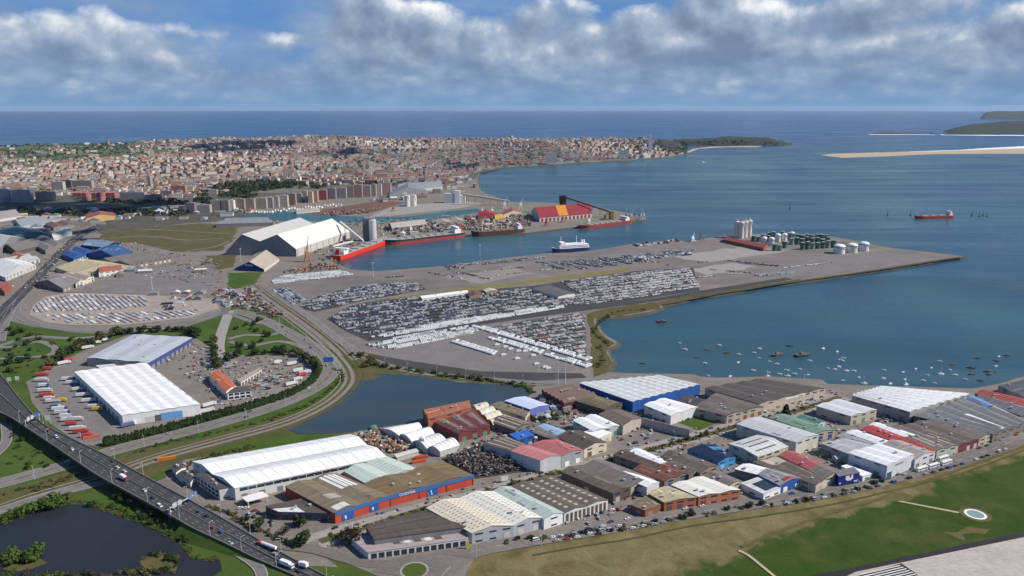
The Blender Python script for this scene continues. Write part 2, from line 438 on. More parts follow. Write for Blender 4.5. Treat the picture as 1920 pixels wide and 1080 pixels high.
M_RUN = patchy('runway_concrete', [(.43, .385, .34), (.37, .335, .30), (.49, .44, .39), (.31, .275, .25)], (.008, .03, .06), w=(.8, .6, .45), streak=(.6, 1, 1))
M_DARKYARD = patchy('rail_yard', [(.10, .088, .078), (.065, .062, .058), (.14, .12, .10), (.05, .055, .035)], (.01, .03, .02), w=(.9, .7, .7))
M_PALEQ = patchy('light_quay', [(.24, .215, .195), (.20, .18, .165), (.27, .24, .215)], (.01, .05), w=(.8, .6))
M_DARKRUN = patchy('dark_bitumen', [(.030, .029, .030), (.045, .043, .042), (.024, .023, .024)], (.02, .1), w=(.8, .5))
M_PINK = patchy('pale_gravel_storage', [(.33, .28, .245), (.27, .235, .21), (.38, .325, .28), (.22, .19, .165)], (.01, .04, .08), w=(.8, .6, .5))
M_TOWN = patchy('town_ground', [(.12, .105, .092), (.085, .085, .065), (.16, .135, .115), (.045, .06, .03)], (.004, .02, .008), w=(.8, .5, .75))

# ------------------------------------------------------------------ the land
shore = [(1985, 700), (1925, 706), (1872, 722), (1822, 731), (1700, 727), (1600, 724), (1552, 722), (1540, 714), (1440, 708), (1322, 711), (1300, 704), (1175, 702), (1140, 700),
  (1149, 679), (1143, 668), (1137, 656), (1155, 649), (1156, 642), (1132, 629), (1119, 610), (1117, 598), (1169, 594), (1215, 587), (1242, 578), (1240, 573), (1274, 566), (1306, 558), (1385, 547), (1420, 538), (1500, 529),
  (1583, 517), (1687, 501), (1760, 489), (1808, 482), (1760, 476), (1677, 467), (1642, 461), (1600, 452), (1560, 445), (1480, 438), (1400, 440), (1358, 443), (1293, 453), (1243, 453), (1189, 458), (1100, 474), (1029, 476), (946, 485), (837, 500),
  (760, 506), (702, 510), (660, 507), (625, 494), (632, 484), (720, 452), (800, 446), (880, 440), (985, 438), (1080, 426), (1200, 414), (1213, 412), (1195, 404), (1110, 388), (1020, 380), (955, 379),
  (905, 362), (898, 350), (895, 335), (900, 325), (912, 318), (932, 315), (980, 312), (1025, 310), (1075, 306), (1125, 303), (1175, 301), (1225, 297), (1257, 294), (1282, 289)]
Pts = [G(a, b, 1.5) for a, b in shore]
north = [(1250, 5900), (1000, 6500), (300, 6900), (-700, 7100), (-1800, 6900), (-2900, 6500), (-4000, 5900), (-9000, 5400), (-9000, -900), (3000, -900), (2600, 300), (1700, 700), (900, 800)]
land_w = [(p.x, p.y) for p in Pts] + north[:-3] + [(3000, -900), (3200, 500), (1500, 800)]
M_ROCKS = M_ROCK
o = sheet('land', land_w, M_LAND, z=LAND, world=True)
# sloping stone edge of the land, as far as the shore in view
V = [Vector((a, b, LAND)) for a, b in land_w[:len(Pts)]]
mb = MB()
prev = None
Nn = sides(V)
for i in range(len(V) - 1):
    ln = (V[i + 1] - V[i]).length; k = max(1, min(30, int(ln / 12)))
    for j in range(k):
        a = V[i].lerp(V[i + 1], j / k); b = V[i].lerp(V[i + 1], (j + 1) / k)
        na = Nn[i].lerp(Nn[i + 1], j / k); nb = Nn[i].lerp(Nn[i + 1], (j + 1) / k)
        oa = prev if prev is not None else a + na * 6 + Vector((0, 0, -3.6))
        ob = b + nb * rnd.uniform(4, 8) + Vector((0, 0, -3.6)); prev = ob
        mb.face([a, oa, ob, b]); 
o = mb.build('shore_slope', M_ROCK); tag(o, kind='structure')

# ------------------------------------------------------------------ flat grounds
def airfield_mat():
    """Dry verge along the road passing unevenly into mown green."""
    mt, nt, b = nodes('airfield_grass'); p = pos(nt)
    a, c_ = G(1235, 1085), G(1925, 852); d = (c_ - a).normalized(); nv = Vector((d.y, -d.x, 0))
    dt = nt.nodes.new('ShaderNodeVectorMath'); dt.operation = 'DOT_PRODUCT'; nt.links.new(p, dt.inputs[0]); dt.inputs[1].default_value = nv
    n1 = maprange(nt, tex_noise(nt, p, .022, 6, .62, .5), 0, 1, -26, 26)
    ad = nt.nodes.new('ShaderNodeMath'); ad.operation = 'ADD'; nt.links.new(dt.outputs['Value'], ad.inputs[0]); nt.links.new(n1, ad.inputs[1])
    k = a.dot(nv); f = maprange(nt, ad.outputs[0], k - 2.5, k + 2.5)
    st = scaled(nt, p, (1, 1, 1))
    def blend(cols, sc):
        c = cols[0]
        for i, (cc, s_) in enumerate(zip(cols[1:], sc)):
            o_ = nt.nodes.new('ShaderNodeVectorMath'); o_.operation = 'ADD'; nt.links.new(st, o_.inputs[0]); o_.inputs[1].default_value = (i * 51, i * 17, 0)
            c = mix_rgb(nt, maprange(nt, tex_noise(nt, o_.outputs[0], s_, 6, .62, .5), .36, .66, 0, .9), c, cc)
        return c
    dry = blend([(.150, .126, .048), (.100, .104, .028), (.175, .120, .062), (.070, .062, .024), (.20, .17, .09)], (.012, .02, .035, .05))
    grn = blend([(.025, .056, .007), (.044, .080, .010), (.017, .038, .006), (.085, .090, .026), (.03, .062, .008)], (.008, .014, .05, .02))
    c = mix_rgb(nt, f, dry, grn)
    fine = maprange(nt, tex_noise(nt, p, .6, 3, .7), .25, .75, .75, 1.2); c = mix_rgb(nt, 1.0, c, fine, 'MULTIPLY')
    nt.links.new(c, b.inputs['Base Color']); b.inputs['Roughness'].default_value = .95; b.inputs['Specular IOR Level'].default_value = .1
    return mt
sheet('airfield', [(880, 1300), (872, 1085), (884, 1048), (905, 1032), (1000, 1020), (1170, 996), (1280, 974), (1420, 955), (1560, 934), (1680, 906), (1800, 876), (1925, 832), (2100, 775), (2500, 900), (2500, 1300)], airfield_mat(), amp=1.5)
sheet('dry_patch', [(1660, 935), (1675, 926), (1700, 922), (1712, 932), (1690, 941), (1668, 942)], M_OLIVE, amp=2, seg=6)
sheet('dry_patch', [(1775, 1000), (1830, 985), (1850, 992), (1800, 1010)], M_OLIVE, amp=3, seg=6)
sheet('runway_shoulder', [(1430, 1092), (1500, 1083), (1605, 1062), (1700, 1043), (1925, 995), (2200, 935), (2500, 1050), (2300, 1300), (1300, 1300)], M_DARKRUN, amp=.4)
run = sheet('runway', [(1545, 1100), (1605, 1072), (1688, 1055), (1925, 1006), (2250, 940), (2500, 1100), (2200, 1250), (1500, 1250)], M_RUN)
# piano-key stripes at the runway threshold
sheet('threshold_pad', [(1608, 1080), (1690, 1056), (1722, 1078), (1640, 1100)], M_DARKRUN, parent=None)
z = layer(.02)
qa, qb, qc, qd = (G(*p, z) for p in ((1612, 1076), (1686, 1059), (1722, 1078), (1640, 1098)))
for k in range(6):
    mb = MB(); t0, t1 = (k + .1) / 6, (k + .52) / 6
    mb.face([qa.lerp(qd, t0), qb.lerp(qc, t0), qb.lerp(qc, t1), qa.lerp(qd, t1)][::-1])
    mb.build('threshold_stripe', solid((.62, .60, .57), .8), run)
sheet('path', [(1683, 940), (1690, 939), (1800, 960), (1796, 962)], M_SAND)
for i, (r0, r1, m_) in enumerate(((0, 10.5, M_OLIVE), (5.7, 7.5, solid((.72, .72, .70), .7)), (0, 5.7, solid((.19, .27, .26), .7)))):
    c = G(1829, 964, layer()); mb = MB()
    nn = 40
    for k in range(nn):
        a0, a1 = 2 * math.pi * k / nn, 2 * math.pi * (k + 1) / nn
        p = lambda r_, a: (c.x + r_ * math.cos(a), c.y + r_ * math.sin(a), c.z)
        if r0: mb.face([p(r0, a0), p(r1, a0), p(r1, a1), p(r0, a1)])
        else: mb.face([p(0, 0), p(r1, a0), p(r1, a1)])
    o = mb.build(('helipad_verge', 'helipad_ring', 'helipad')[i], m_); tag(o, kind='structure')

# grass and fields
sheet('interchange_green', [(-60, 1300), (-60, 590), (10, 600), (60, 612), (140, 624), (230, 628), (330, 612), (420, 588), (430, 570), (500, 575), (560, 610), (620, 655), (690, 690), (640, 760), (540, 830), (330, 880), (300, 905), (420, 985), (560, 1060), (725, 1068), (715, 1090), (640, 1300)], M_GRASS, amp=1)
sheet('verge', [(-40, 930), (60, 905), (140, 882), (240, 850), (420, 812), (560, 772), (650, 725), (640, 690), (690, 690), (700, 740), (660, 812), (360, 868), (240, 905), (120, 925), (-40, 975)], M_MARSH, amp=2)
sheet('meadow', [(360, 862), (420, 835), (520, 810), (560, 812), (640, 815), (500, 850), (400, 868)], M_GRASS, amp=2)
sheet('verge', [(596, 1032), (640, 1040), (722, 1066), (700, 1082), (650, 1075)], M_GRASS)
sheet('field', [(188, 437), (280, 425), (385, 418), (448, 428), (432, 452), (410, 470), (330, 472), (250, 462), (200, 452)], M_ROUGH, amp=9, seg=14)
for q in ([(215, 452), (300, 445), (345, 452), (260, 462)], [(330, 430), (400, 424), (430, 432), (370, 440)], [(330, 460), (420, 452), (410, 466), (350, 470)]): sheet('rough_grass', q, M_MARSH, amp=8, seg=14)
for q in ([(200, 447), (280, 443), (350, 450), (420, 446)], [(350, 470), (400, 463), (430, 452)], [(240, 428), (320, 432), (430, 438)]): road('track', 'path', q, 3, M_PALE, None)
sheet('field', [(388, 480), (442, 476), (440, 500), (400, 508)], M_MARSH, amp=3)
sheet('meadow', [(428, 512), (492, 510), (478, 534), (425, 545)], M_GRASS, amp=2)
sheet('ditch_bank', [(690, 655), (760, 680), (860, 700), (960, 712), (1005, 722), (985, 735), (930, 722), (850, 714), (760, 702), (680, 705), (665, 680)], M_MARSH, amp=2)
# yards
sheet('truck_yard', [(52, 722), (75, 700), (150, 660), (240, 628), (365, 632), (400, 655), (470, 668), (560, 660), (592, 690), (585, 722), (480, 765), (300, 810), (190, 838), (150, 832), (95, 795), (60, 755)], M_LOT)
sheet('warehouse_apron', [(48, 716), (140, 676), (160, 690), (235, 790), (215, 822), (150, 832), (95, 795)], M_ASPH2)
sheet('port_terminal', [(498, 545), (520, 520), (618, 495), (660, 509), (705, 512), (840, 502), (1030, 478), (1190, 460), (1293, 455), (1360, 445), (1480, 441), (1560, 447), (1642, 464), (1760, 478), (1800, 482), (1680, 497), (1500, 522), (1306, 551), (1240, 563), (1120, 580), (1100, 588), (1108, 700), (1095, 712), (1000, 714), (820, 702), (700, 676), (640, 640), (560, 580)], M_QUAY)
sheet('terminal_verge', [(1102, 596), (1100, 588), (1135, 578), (1245, 564), (1306, 551), (1500, 523), (1500, 527), (1385, 545), (1240, 572), (1238, 578), (1165, 592), (1114, 596), (1117, 610), (1130, 629), (1154, 644), (1135, 656), (1142, 668), (1147, 680), (1136, 700), (1112, 706), (1108, 640)], M_MARSH, amp=2)
for q in ([(1250, 480), (1400, 462), (1480, 470), (1330, 492)], [(1290, 505), (1370, 492), (1420, 500), (1330, 515)], [(1480, 478), (1640, 470), (1700, 478), (1560, 495)]):
    sheet('paving_patch', q, M_PALE if q[0][0] < 1400 else M_ASPH2, amp=6, seg=20)
sheet('paving_patch', [(1470, 497), (1560, 478), (1640, 470), (1750, 479), (1700, 492), (1560, 512), (1480, 520), (1420, 512)], M_ASPH2, amp=7, seg=18)
sheet('railway_yard', [(180, 438), (200, 408), (330, 398), (470, 394), (500, 404), (420, 414), (330, 420), (230, 432)], M_DARKYARD, amp=6, seg=25)
sheet('paving_patch', [(1150, 470), (1260, 462), (1330, 470), (1240, 485), (1160, 492)], M_ASPH2, amp=7, seg=18)
sheet('paving_patch', [(830, 520), (960, 500), (1000, 512), (900, 532)], M_PALEQ, amp=6, seg=18)
sheet('parking_asphalt', [(612, 598), (660, 572), (770, 554), (1000, 536), (1190, 508), (1300, 502), (1312, 545), (1120, 574), (900, 604), (760, 632), (690, 640), (650, 622)], M_ASPH)
sheet('parking_asphalt', [(690, 652), (860, 606), (1095, 582), (1104, 690), (1000, 706), (830, 695), (740, 672)], M_ASPH2)
sheet('parking_asphalt', [(556, 576), (600, 554), (660, 538), (782, 528), (800, 542), (720, 558), (640, 575), (590, 585)], M_ASPH)
sheet('parking_asphalt', [(925, 612), (1040, 592), (1096, 586), (1100, 668), (1010, 642), (900, 618)], M_ASPH)
sheet('paving_strip', [(680, 660), (740, 672), (900, 696), (1090, 700), (1100, 708), (1000, 714), (820, 702), (720, 682)], M_ASPH)
sheet('hedge_strip', [(728, 556), (880, 539), (1060, 517), (1180, 502), (1182, 507), (1060, 524), (880, 547), (735, 563)], patchy('yellow_scrub', [(.22, .185, .045), (.16, .15, .035), (.26, .19, .07), (.12, .11, .03)], (.02, .06, .1), w=(.9, .7, .6)), amp=2)
sheet('storage_yard', [(55, 590), (62, 572), (85, 556), (130, 549), (275, 553), (400, 560), (412, 578), (360, 595), (240, 609), (140, 610), (85, 604)], M_PINK)
sheet('grey_lot', [(165, 548), (190, 530), (270, 505), (330, 498), (408, 506), (395, 545), (300, 552)], M_ASPH2, amp=1)
sheet('industrial_ground', [(-60, 590), (30, 545), (90, 490), (150, 440), (200, 420), (190, 408), (0, 405), (-200, 420), (-300, 520)], M_LOT)
sheet('industrial_ground', [(70, 545), (110, 500), (150, 455), (250, 455), (340, 475), (410, 500), (300, 500), (190, 530), (160, 548)], M_LOT)
sheet('estate_ground', [(300, 905), (345, 862), (440, 850), (660, 812), (720, 798), (800, 778), (880, 755), (990, 738), (1010, 726), (1090, 712), (1135, 704), (1300, 705), (1550, 722), (1830, 732), (1930, 708), (2100, 720), (2000, 790), (1925, 822), (1800, 866), (1560, 922), (1280, 962), (1170, 985), (900, 1024), (860, 1048), (820, 1085), (720, 1085), (590, 1030), (420, 970)], M_LOT)
sheet('concrete_yard', [(1150, 812), (1205, 786), (1290, 808), (1220, 832), (1165, 842)], M_QUAY)
sheet('scrap_yard', [(828, 862), (918, 832), (992, 872), (985, 884), (892, 898)], M_ASPH, amp=1)
sheet('vacant_plot', [(1258, 788), (1300, 778), (1352, 790), (1310, 806)], M_GRASS, amp=1)
sheet('red_yard', [(560, 400), (720, 375), (760, 380), (690, 400), (600, 405)], patchy('rust_ground', [(.15, .075, .06), (.11, .06, .05), (.19, .11, .085)], (.01, .04)))
sheet('pier_ground', [(690, 408), (740, 385), (880, 378), (905, 382), (865, 390), (760, 402)], M_PALE)
# inland water
lag = sheet('lagoon', [(540, 806), (600, 776), (640, 748), (668, 722), (684, 704), (720, 700), (780, 704), (860, 716), (925, 721), (970, 722), (1000, 736), (985, 747), (945, 755), (890, 764), (830, 774), (800, 782), (790, 792), (720, 800), (660, 811), (560, 814)], M_LAG, amp=1.2)
sheet('mud_bank', [(672, 706), (690, 702), (716, 705), (700, 712), (680, 714)], M_MARSH, amp=1)
sheet('pond', [(-80, 1010), (0, 985), (22, 976), (60, 962), (100, 950), (132, 944), (165, 946), (186, 957), (215, 964), (242, 974), (275, 984), (305, 997), (322, 1006), (338, 1018), (348, 1028), (352, 1037), (358, 1044), (370, 1049), (390, 1051), (408, 1053), (418, 1060), (414, 1070), (398, 1080), (370, 1092), (300, 1120), (120, 1120), (40, 1100), (-80, 1110)], M_POND, amp=1.2)
sheet('reed_island', [(-10, 1062), (30, 1045), (75, 1047), (88, 1056), (60, 1066), (20, 1072)], M_MARSH, amp=1)
sheet('reed_island', [(268, 1046), (290, 1038), (318, 1036), (330, 1052), (330, 1068), (290, 1076), (262, 1070)], M_MARSH, amp=2, seg=5)
sheet('marina_basin', [(415, 412), (470, 403), (530, 394), (548, 398), (600, 403), (690, 407), (760, 406), (860, 394), (895, 391), (905, 396), (860, 404), (790, 410), (735, 414), (700, 418), (560, 414), (480, 414)], M_BASIN)

# ------------------------------------------------------------------ roads
road('coastal', 'road', [(-60, 922), (0, 906), (60, 890), (130, 870), (230, 840), (400, 796), (510, 763), (585, 730), (618, 702), (620, 680), (596, 655), (555, 632), (515, 610), (470, 590), (434, 582)], 20, M_ASPH2, 'edge mid')
P_, N_, w_ = ROADS['coastal']; mb = MB(); z_ = layer(); strip(mb, [Vector((p.x, p.y, z_)) for p in P_], N_, -.9, .9); tag(mb.build('median_strip', M_OLIVE), kind='structure')
RAILPX = [(-60, 985), (60, 940), (180, 905), (300, 862), (430, 826), (540, 795), (615, 760), (655, 725), (660, 700), (640, 670), (600, 632), (555, 598), (500, 560), (470, 535)]
road('rail', 'railway_track', RAILPX, 4.2, M_RAIL, None)
rp, rn, _ = ROADS['rail']
for dx, w_, m_ in ((7.5, 3.6, M_RAIL), (13.5, 1.2, M_PALE)):
    mb = MB(); z_ = layer(); Q = [Vector((p.x, p.y, z_)) + q * dx * (-1) for p, q in zip(rp, rn)]; strip(mb, Q, rn, -w_ / 2, w_ / 2); tag(mb.build('railway_track', m_), kind='structure')
    mb = MB(); z_ = layer(); Q = [Vector((p.x, p.y, z_)) + q * dx * .9 for p, q in zip(rp, rn)]; strip(mb, Q, rn, -w_ / 3, w_ / 3); tag(mb.build('track_path', M_MARSH), kind='structure')
road('service', 'road', [(-60, 968), (0, 955), (60, 937), (120, 922), (185, 906), (240, 890)], 10, M_ASPH2, 'edge')
road('riprap', 'riprap_bank', [(1300, 556), (1385, 544.5), (1440, 535), (1500, 526.5), (1583, 515), (1687, 499.5), (1760, 488), (1803, 482)], 9, M_ROCK, None)
road('perimeter', 'road', [(500, 540), (540, 566), (590, 602), (640, 640), (700, 676), (770, 695), (850, 705), (930, 712), (1010, 718), (1100, 716), (1160, 706)], 12, M_ASPH2, 'edge')
road('terminal', 'road', [(590, 604), (620, 584), (680, 566), (760, 554), (880, 545), (1000, 532), (1180, 509)], 11, M_QUAY, None)
road('crossing', 'road', [(690, 648), (760, 632), (900, 606), (1000, 592), (1120, 576), (1240, 560), (1330, 545), (1480, 522)], 16, M_ASPH, None)
road('flyover', 'road', [(430, 582), (424, 600), (415, 625), (410, 650), (414, 672), (428, 688)], 14, M_PALE, None)
road('loop', 'road', [(430, 588), (480, 605), (520, 608), (528, 618), (508, 628), (460, 628), (428, 636)], 8, M_ASPH2, 'edge')
road('loop', 'road', [(-40, 655), (0, 648), (60, 632), (150, 634), (250, 622), (340, 612), (410, 590)], 9, M_ASPH2, 'edge')
road('loop', 'road', [(-40, 650), (30, 650), (70, 640), (100, 650), (102, 660), (80, 668), (30, 670), (-40, 676)], 8, M_ASPH2, 'edge')
road('loop', 'road', [(430, 640), (470, 648), (520, 640), (560, 648), (590, 668)], 8, M_ASPH2, 'edge')
road('ring', 'road', [(0, 640), (12, 600), (38, 560), (80, 545), (140, 546), (200, 540), (280, 512)], 12, M_ASPH2, 'edge')
road('ring', 'road', [(38, 560), (30, 580), (48, 600), (100, 614), (170, 620), (260, 612), (340, 602), (420, 582)], 12, M_ASPH2, 'edge')
road('portroad', 'road', [(418, 590), (440, 560), (490, 545), (520, 520), (560, 495), (590, 486)], 13, M_QUAY, None)
road('estate_front', 'road', [(820, 1090), (845, 1062), (880, 1036), (960, 1018), (1060, 1002), (1170, 984), (1280, 964), (1400, 946), (1500, 932), (1580, 918), (1680, 894), (1780, 868), (1860, 842), (1925, 818), (2020, 785)], 15, M_QUAY, 'mid')
road('estate_in', 'road', [(560, 1018), (620, 996), (700, 974), (800, 946), (900, 922), (1000, 894), (1100, 868), (1200, 842), (1300, 815), (1400, 788), (1480, 765), (1560, 740)], 9, M_PALE, None)
road('estate_in2', 'road', [(600, 1024), (680, 995), (800, 958), (900, 931), (1000, 905), (1100, 880), (1200, 854), (1300, 828), (1390, 802), (1500, 775), (1590, 747)], 8, M_PALE, None)
road('estate_rail', 'hedge_bank', [(600, 1015), (700, 984), (800, 953), (900, 927), (1000, 900), (1100, 874), (1200, 848), (1300, 822), (1400, 794), (1500, 769), (1575, 744)], 7, M_MARSH, None)
road('estate_side', 'road', [(300, 900), (370, 950), (440, 990), (520, 1020), (590, 1030), (660, 1050), (720, 1058), (778, 1046)], 9, M_QUAY, None)
road('cross1', 'road', [(1400, 860), (1450, 885), (1500, 870), (1560, 845), (1600, 815), (1560, 800)], 9, M_LOT, None)
road('cross2', 'road', [(1660, 790), (1620, 800), (1560, 838), (1590, 880), (1640, 905)], 9, M_LOT, None)
sheet('forecourt', [(820, 1092), (700, 1072), (720, 1052), (800, 1040), (880, 1020), (900, 1030), (868, 1050), (842, 1075)], M_QUAY)
c = G(777, 1069, layer()); mb = MB()
mb.face([(c.x + 9.5 * math.cos(a), c.y + 9.5 * math.sin(a), c.z) for a in [2 * math.pi * k / 32 for k in range(32)]]); o = mb.build('roundabout_kerb', M_PALE); tag(o, kind='structure')
c = G(777, 1069, layer()); mb = MB()
mb.face([(c.x + 8 * math.cos(a), c.y + 8 * math.sin(a), c.z) for a in [2 * math.pi * k / 32 for k in range(32)]]); o = mb.build('roundabout_grass', M_GRASS); tag(o, kind='structure')
ZT = layer()      # level of the uppermost ground sheet: vehicles stand here

# ------------------------------------------------------------------ the motorway, part of it on a viaduct
def motorway(L_, R_, zs, key, name, lines, parapet, piers=None, deck=1.4, label=None):
    A = spline([G(*p, z_) for p, z_ in zip(L_, zs)], 10); 
    B0 = [G(*p, z_) for p, z_ in zip(R_, zs)]
    # sample the right edge at the same parameters
    nA = []; nB = []
    for i in range(len(zs) - 1):
        k = 12
        for j in range(k):
            nA.append(G(*L_[i], zs[i]).lerp(G(*L_[i + 1], zs[i + 1]), j / k)); nB.append(B0[i].lerp(B0[i + 1], j / k))
    nA.append(G(*L_[-1], zs[-1])); nB.append(B0[-1])
    def smooth(P):
        for _ in range(10):
            P = [P[0]] + [(P[i - 1] + P[i] * 2 + P[i + 1]) / 4 for i in range(1, len(P) - 1)] + [P[-1]]
        return P
    nA, nB = smooth(nA), smooth(nB)
    mb = MB(); D = Vector((0, 0, -deck))
    for i in range(len(nA) - 1):
        a, b, c_, d = nA[i], nB[i], nB[i + 1], nA[i + 1]
        mb.face([a, b, c_, d]); mb.face([a, d, d + D, a + D], 1); mb.face([b, b + D, c_ + D, c_], 1); mb.face([a + D, d + D, c_ + D, b + D], 1)
    o = mb.build(name, [M_ASPH, M_DECK]); 
    if label: tag(o, label, 'viaduct')
    else: tag(o, kind='structure')
    ml = MB(); up = Vector((0, 0, .03))
    for fr, dash in lines:
        for i in range(len(nA) - 1):
            if dash and i % 3: continue
            w = .10 if dash else .13
            ln = (nB[i] - nA[i]).length
            f0, f1 = fr - w / ln, fr + w / ln
            g0, g1 = fr - w / (nB[i + 1] - nA[i + 1]).length, fr + w / (nB[i + 1] - nA[i + 1]).length
            ml.face([nA[i].lerp(nB[i], f0) + up, nA[i].lerp(nB[i], f1) + up, nA[i + 1].lerp(nB[i + 1], g1) + up, nA[i + 1].lerp(nB[i + 1], g0) + up])
    tag(ml.build('lane_marking', WHITE_LINE, o), kind='stuff')
    for fr in parapet:
        mp = MB()
        for i in range(len(nA) - 1):
            p, q = nA[i].lerp(nB[i], fr), nA[i + 1].lerp(nB[i + 1], fr)
            mp.bar(p + Vector((0, 0, .45)), q + Vector((0, 0, .45)), .8 if fr in (0, 1) else .6)
        mp.build('parapet' if fr in (0, 1) else 'crash_barrier', solid((.13, .125, .12), .8), o)
    ROADS[key] = (nA, nB)
    return o
M_DECK = solid((.13, .12, .115), .9)
ga = LAND + .4; vz = LAND + 8.5
motorway([(-70, 752), (-20, 765), (20, 782), (55, 805), (125, 852), (180, 890), (242, 924), (314, 963), (361, 991), (428, 1022), (478, 1047), (560, 1083), (680, 1140)],
         [(-60, 655), (0, 700), (40, 752), (80, 797), (155, 833), (217, 863), (267, 891), (355, 938), (417, 972), (470, 1004), (526, 1036), (612, 1082), (720, 1130)],
         [ga + 5, ga + 6, vz, vz, vz, vz, vz, vz, vz - 1, vz - 4, ga + 1.5, ga, ga], 'motorway', 'viaduct',
         [(.035, 0), (.20, 1), (.34, 1), (.47, 0), (.53, 0), (.66, 1), (.80, 1), (.965, 0)], (0, .5, 1), label='long dark motorway viaduct with lane lines curving past the pond')
vo = C.objects[-1]
va = [x for x in C.objects if x.name == 'viaduct'][0]
nA, nB = ROADS['motorway']
for i in range(14, len(nA) - 60, 7):
    for fr in (.12, .5, .88):
        p = nA[i].lerp(nB[i], fr); mb = MB(); mb.box((p.x, p.y, LAND - .2), (1.6, 1.6, p.z - LAND - 1.1), rz=.6); mb.build('pier', M_DECK, va)
# embankment under the ramps at either end
mb = MB()
for rng in (range(0, 22), range(len(nA) - 54, len(nA) - 1)):
    for i in rng:
        for P, s in ((nA, 1), (nB, -1)):
            a, b = P[i], P[i + 1]
            oa = (nA[i] - nB[i]).normalized() * s; oa.z = 0
            a2 = Vector((a.x, a.y, LAND)) + oa * max(0.2, (a.z - LAND)) * 1.1; b2 = Vector((b.x, b.y, LAND)) + oa * max(.2, (b.z - LAND)) * 1.1
            aa, bb = a - Vector((0, 0, .3)), b - Vector((0, 0, .3))
            mb.face([aa, bb, b2, a2] if s > 0 else [aa, a2, b2, bb])
o = mb.build('embankment', M_GRASS); tag(o, kind='structure')
road('track', 'path', [(1385, 1032), (1402, 1040), (1425, 1058), (1470, 1095)], 2.2, M_SAND, None)
road('track', 'ditch', [(1000, 1040), (1100, 1022), (1180, 1010), (1300, 985), (1420, 968), (1560, 945), (1690, 915), (1800, 888), (1930, 840)], 1.6, M_MARSH, None)
road('track', 'path', [(1390, 1025), (1450, 1000), (1560, 960), (1650, 935), (1690, 915), (1740, 900), (1925, 835)], 3.0, M_OLIVE, None)
road('slip', 'road', [(405, 1012), (440, 1032), (470, 1050), (488, 1068), (490, 1090), (470, 1120)], 8, M_ASPH2, 'edge')
road('ramp_left', 'road', [(-60, 760), (0, 775), (12, 805), (8, 835), (-30, 870)], 9, M_ASPH2, 'edge')
motorway([(-60, 640), (0, 575), (60, 520), (95, 482), (130, 448), (160, 430), (182, 420)], [(-20, 640), (20, 585), (72, 530), (108, 490), (145, 452), (174, 433), (196, 421)], [LAND + .5] * 7, 'north_motorway', 'motorway',
         [(.05, 0), (.2, 1), (.35, 1), (.47, 0), (.53, 0), (.65, 1), (.8, 1), (.95, 0)], (.5,), deck=.4)
# ------------------------------------------------------------------ sheds and workshops
PAL = dict(white=(.78, .78, .76), offwhite=(.66, .66, .63), cream=(.62, .56, .44), pale=(.50, .50, .49), grey=(.33, .33, .33), slate=(.20, .20, .205), dark=(.095, .09, .088),
  brown=(.155, .128, .105), tan=(.26, .205, .135), ochre=(.245, .175, .085), umber=(.115, .092, .075), taupe=(.21, .185, .165), rust=(.20, .085, .06), red=(.36, .055, .05), pink=(.52, .20, .20), maroon=(.20, .045, .05),
  brick=(.30, .10, .06), orange=(.50, .15, .05), blue=(.030, .095, .30), sky=(.25, .42, .68), navy=(.018, .030, .075), lav=(.46, .53, .70), violet=(.16, .20, .52), cyan=(.06, .26, .52), green=(.10, .22, .17), mint=(.46, .57, .48), yellow=(.55, .42, .12), teal=(.10, .22, .22),
  beige=(.42, .37, .30), concrete=(.36, .35, .33), sand=(.50, .44, .34), steel=(.42, .44, .46))
def pal(c): return PAL[c] if isinstance(c, str) else c
GLASS = solid((.03, .04, .055), .15, 0, .6, .3, .8)
def prof(kind, n, rise):
    """Roof height across the ridges, as break points (t, z)."""
    out = []
    if kind == 'flat': return [(0, 0), (1, 0)]
    if kind == 'mono': return [(0, 0), (1, rise)]
    for i in range(n):
        a, b = i / n, (i + 1) / n
        if kind == 'gable': out += [(a, 0), ((a + b) / 2, rise)]
        elif kind == 'saw': out += [(a, 0), (a + (b - a) * .82, rise)]
        elif kind == 'vault':
            for j in range(6): out.append((a + (b - a) * j / 6, rise * math.sin(math.pi * j / 6)))
    return out + [(1, 0)]
def pz(pf, t):
    for (a, za), (b, zb) in zip(pf, pf[1:]):
        if a - 1e-6 <= t <= b + 1e-6: return za + (zb - za) * (0 if b == a else (t - a) / (b - a))
    return 0
